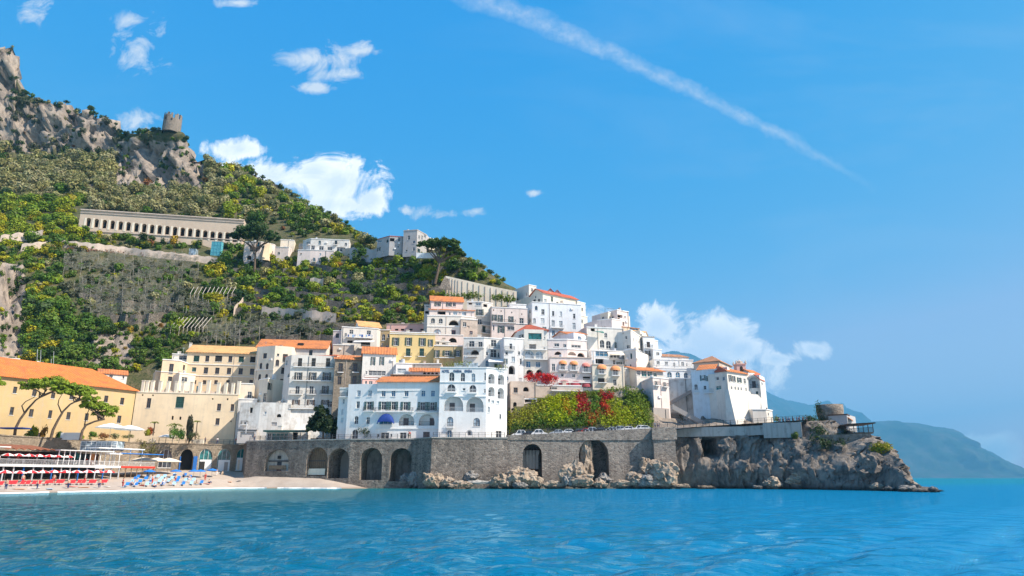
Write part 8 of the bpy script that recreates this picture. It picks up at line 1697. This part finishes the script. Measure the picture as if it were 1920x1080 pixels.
cp('awning', MB().box((Lc * .86, -1.0, zd + 2.7), (Lc * .97, 3, zd + 2.85)), 'white_cloth')
for k, x in enumerate((95, 235, 385, 530, 680, 800, 950)):
    px = x / 8; u = (px + 30) / 256 * Lc; q = Matrix.Rotation(rz, 3, 'Z') @ Vector((u, 1.1, zd + .28)); parasol('red', Vector((pA.x, pA.y, 2.0)) + q, 'red and white striped parasol on the beach club deck', 'striped parasols on the deck', .95, k * .4)
rg = random.Random(9)
for k in range(9):
    u = Lc * (.12 + .085 * k); q = Vector((pA.x, pA.y, 2.0)) + Matrix.Rotation(rz, 3, 'Z') @ Vector((u, 1.6 + (k % 3), zd + .28)); person(q, rg.uniform(0, 6), ('cloth_white', 'cloth_navy', 'cloth_red')[k % 3], 'cloth_grey', ('person in white shirt on the beach club deck', 'person in navy shirt on the beach club deck', 'person in red shirt on the beach club deck')[k % 3], group='people on the deck')
for k in range(10):
    u = Lc * (.2 + .075 * k); q = Vector((pA.x, pA.y, 2.0)) + Matrix.Rotation(rz, 3, 'Z') @ Vector((u, 2.2, zd + .28)); t_ = empty('cafe_table', 'small round white table on the beach club deck', 'table', q, 0, 'tables on the deck')
    MB().lathe([(.01, .74), (.4, .74), (.4, .70), (.01, .70)], 14).build('table_top', M['white_paint'], t_); MB().bar((0, 0, 0), (0, 0, .70), .04).build('leg', M['grey_metal'], t_)
    c_ = empty('cafe_chair', 'white chair beside a round deck table', 'chair', q + Vector((.7, .1, 0)), k, 'chairs on the deck'); MB().box((-.2, -.2, .42), (.2, .2, .46)).build('seat', M['white_paint'], c_); MB().box((-.2, .17, .46), (.2, .21, .88)).build('backrest', M['white_paint'], c_)
    for sx_ in (-.17, .17):
        for sy_ in (-.17, .17): MB().bar((sx_, sy_, 0), (sx_, sy_, .42), .02, 4).build('leg', M['white_paint'], c_)
# red beamed second platform with blue awning and cream parasols
pA2, pB2 = Pz(228, 152, 5.0), Pz(290, 160, 5.0); dv = pB2 - pA2; L2 = dv.length; rz2 = math.atan2(dv.y, dv.x); root = empty('red_beam_platform', 'raised terrace with red edge beam, timber legs and blue awning', 'terrace', (pA2.x, pA2.y, 2.6), rz2)
cp('deck', MB().box((0, 0, 2.0), (L2, 7, 2.2)), 'wood'); cp('beam', MB().box((-.1, -.12, 1.85), (L2 + .1, -.003, 2.28)), 'red_paint')
for k in range(7): cp('leg', MB().box((k * L2 / 6 - .06, .2, -2.6), (k * L2 / 6 + .06, .34, 2.0)), 'wood')
mb = MB(); rail_mb(mb, L2, 1.0, .1, 0, .17, 2.2); cp('railing', mb, 'rail_white'); cp('awning', MB().box((0, 1, 4.9), (L2 + 3, 4, 5.05)), 'blue_cloth'); cp('roof', MB().box((-4, 2.5, 5.9), (L2 - 1, 6, 6.1)), 'white_paint')
for x in (0, L2 * .5, L2 - 1.2): cp('post', MB().box((x, 3.0, 2.2), (x + .12, 3.12, 5.9)), 'white_paint')
for k, px in enumerate((262, 290, 312)): q = on_sand(px, 163 + k * 3); q.z = max(q.z, 3.2); parasol('cream', q + Vector((0, 0, .8)), 'large cream parasol beside the blue shop doors', 'cream parasols at the boathouses', 1.05, .4)
for k, px in enumerate((205, 240)): parasol('white', Pz(px, 153 + k * 6, 10.9), ('big white parasol on the terrace by the low pine', 'big white parasol on the terrace before the convent corner')[k], 'white parasols on the terrace', 1.05, .4)
parasol('white', Pz(311, 180, 11.0), 'smaller white parasol on the terrace beside the palm', 'white parasols on the terrace', .75, .2)
for k, (px, py, dd) in enumerate(((278, 889, 16), (328, 889, 15), (362, 889, 15), (374, 889, 14), (396, 888, 13))): d0 = float(np.interp(px, bl1[0], bl1[1])); parasol('blue', on_sand(px, d0 + dd), 'open blue beach parasol on the sand', 'blue parasols', 1.0, k)
rg = random.Random(4)
for row_, (dd, y0) in enumerate(((4.5, 0), (8.5, 0), (12.5, 0), (16.0, 0))):
    for k in range(9 - row_):
        px = 240 + k * 17 + rg.uniform(-3, 3) + row_ * 6; d0 = float(np.interp(px, bl1[0], bl1[1])); c_ = 'blue_cloth' if rg.random() < .5 else 'paleblue_cloth'; lounger(on_sand(px, d0 + dd), .3 + rg.uniform(-.15, .15), c_, 'deep blue sun lounger on the pale beach' if c_ == 'blue_cloth' else 'pale blue sun lounger on the pale beach', 'blue loungers on the beach')
for k in range(16):
    px = 232 + k * 12.5 + rg.uniform(-4, 4); d0 = float(np.interp(px, bl1[0], bl1[1])); c_ = ('cloth_red', 'cloth_navy', 'cloth_white', 'cloth_beige')[k % 4]
    person(on_sand(px, d0 + rg.uniform(2.5, 16)), rg.uniform(0, 6.28), c_ if k % 3 == 0 else None, c_, 'bather in ' + c_.split('_')[1] + (' clothes' if k % 3 == 0 else ' trunks') + (' sitting' if k % 2 else ' standing') + ' among the blue loungers', 'sit' if k % 2 else 'stand', 'people on the beach')
for k in range(7):
    px = 14 + k * 29; person(on_sand(px, dline(px) + 3.5 + 7 * (k % 2)), k * 1.1, None, ('cloth_navy', 'cloth_red')[k % 2], 'bather in ' + ('navy', 'red')[k % 2] + ' trunks standing by the red loungers', 'stand', 'people on the beach')
for k in range(14):
    px = 30 + k * 33 + rg.uniform(-9, 9); d0 = float(np.interp(px, bl1[0], bl1[1])); q = on_sand(px, d0 + rg.uniform(3, 6)); c_ = ('orange_cloth', 'white_cloth', 'paleblue_cloth', 'red_cloth')[k % 4]
    mb = MB(); a_ = rg.uniform(0, 3); mb.prism([(-.45 * math.cos(a_) + .9 * math.sin(a_), -.45 * math.sin(a_) - .9 * math.cos(a_)), (.45 * math.cos(a_) + .9 * math.sin(a_), .45 * math.sin(a_) - .9 * math.cos(a_)), (.45 * math.cos(a_) - .9 * math.sin(a_), .45 * math.sin(a_) + .9 * math.cos(a_)), (-.45 * math.cos(a_) - .9 * math.sin(a_), -.45 * math.sin(a_) + .9 * math.cos(a_))], .02, .07)
    o = mb.build('beach_towel', M[c_]); o.location = q; tag(o, {'o': 'orange', 'w': 'white', 'p': 'pale blue', 'r': 'red'}[c_[0]] + ' beach towel spread on the sand by the water', 'towel', 'towels on the sand')
# blue awning and parked van at the far left of the pine terrace
o = MB().box((0, 0, 0), (5.5, 3, .25)).build('blue_awning', M['navy']); o.location = Pz(-6, 149, 12.6); tag(o, 'dark blue awning at the foot of the leaning pine', 'awning')
o = MB().box((0, 0, 0), (4.6, .2, 1.6)).build('white_screen_wall', M['white_clean']); o.location = Pz(112, 156.5, 10.6); tag(o, 'low white wall between the pine trunks', 'wall')

# ------------------------------------------------------------------ the air over the gulf
o = MB().box((-9000, -120, -2.5 - 20), (16500, 27500, 2300)).build('haze', None if False else M['foam']); o.data.materials.clear()
m = bpy.data.materials.new('haze'); m.use_nodes = True; t = NT(m.node_tree); t.n.clear(); vol = t.add('ShaderNodeVolumePrincipled', ins={'Color': (0.19, 0.63, 1.0, 1), 'Density': 0.000075, 'Anisotropy': 0.0}); t.add('ShaderNodeOutputMaterial', ins={1: vol.outputs[0]})
o.data.materials.append(m); o['kind'] = 'stuff'; o['label'] = 'thin blue sea haze over the whole gulf'; o['category'] = 'haze'
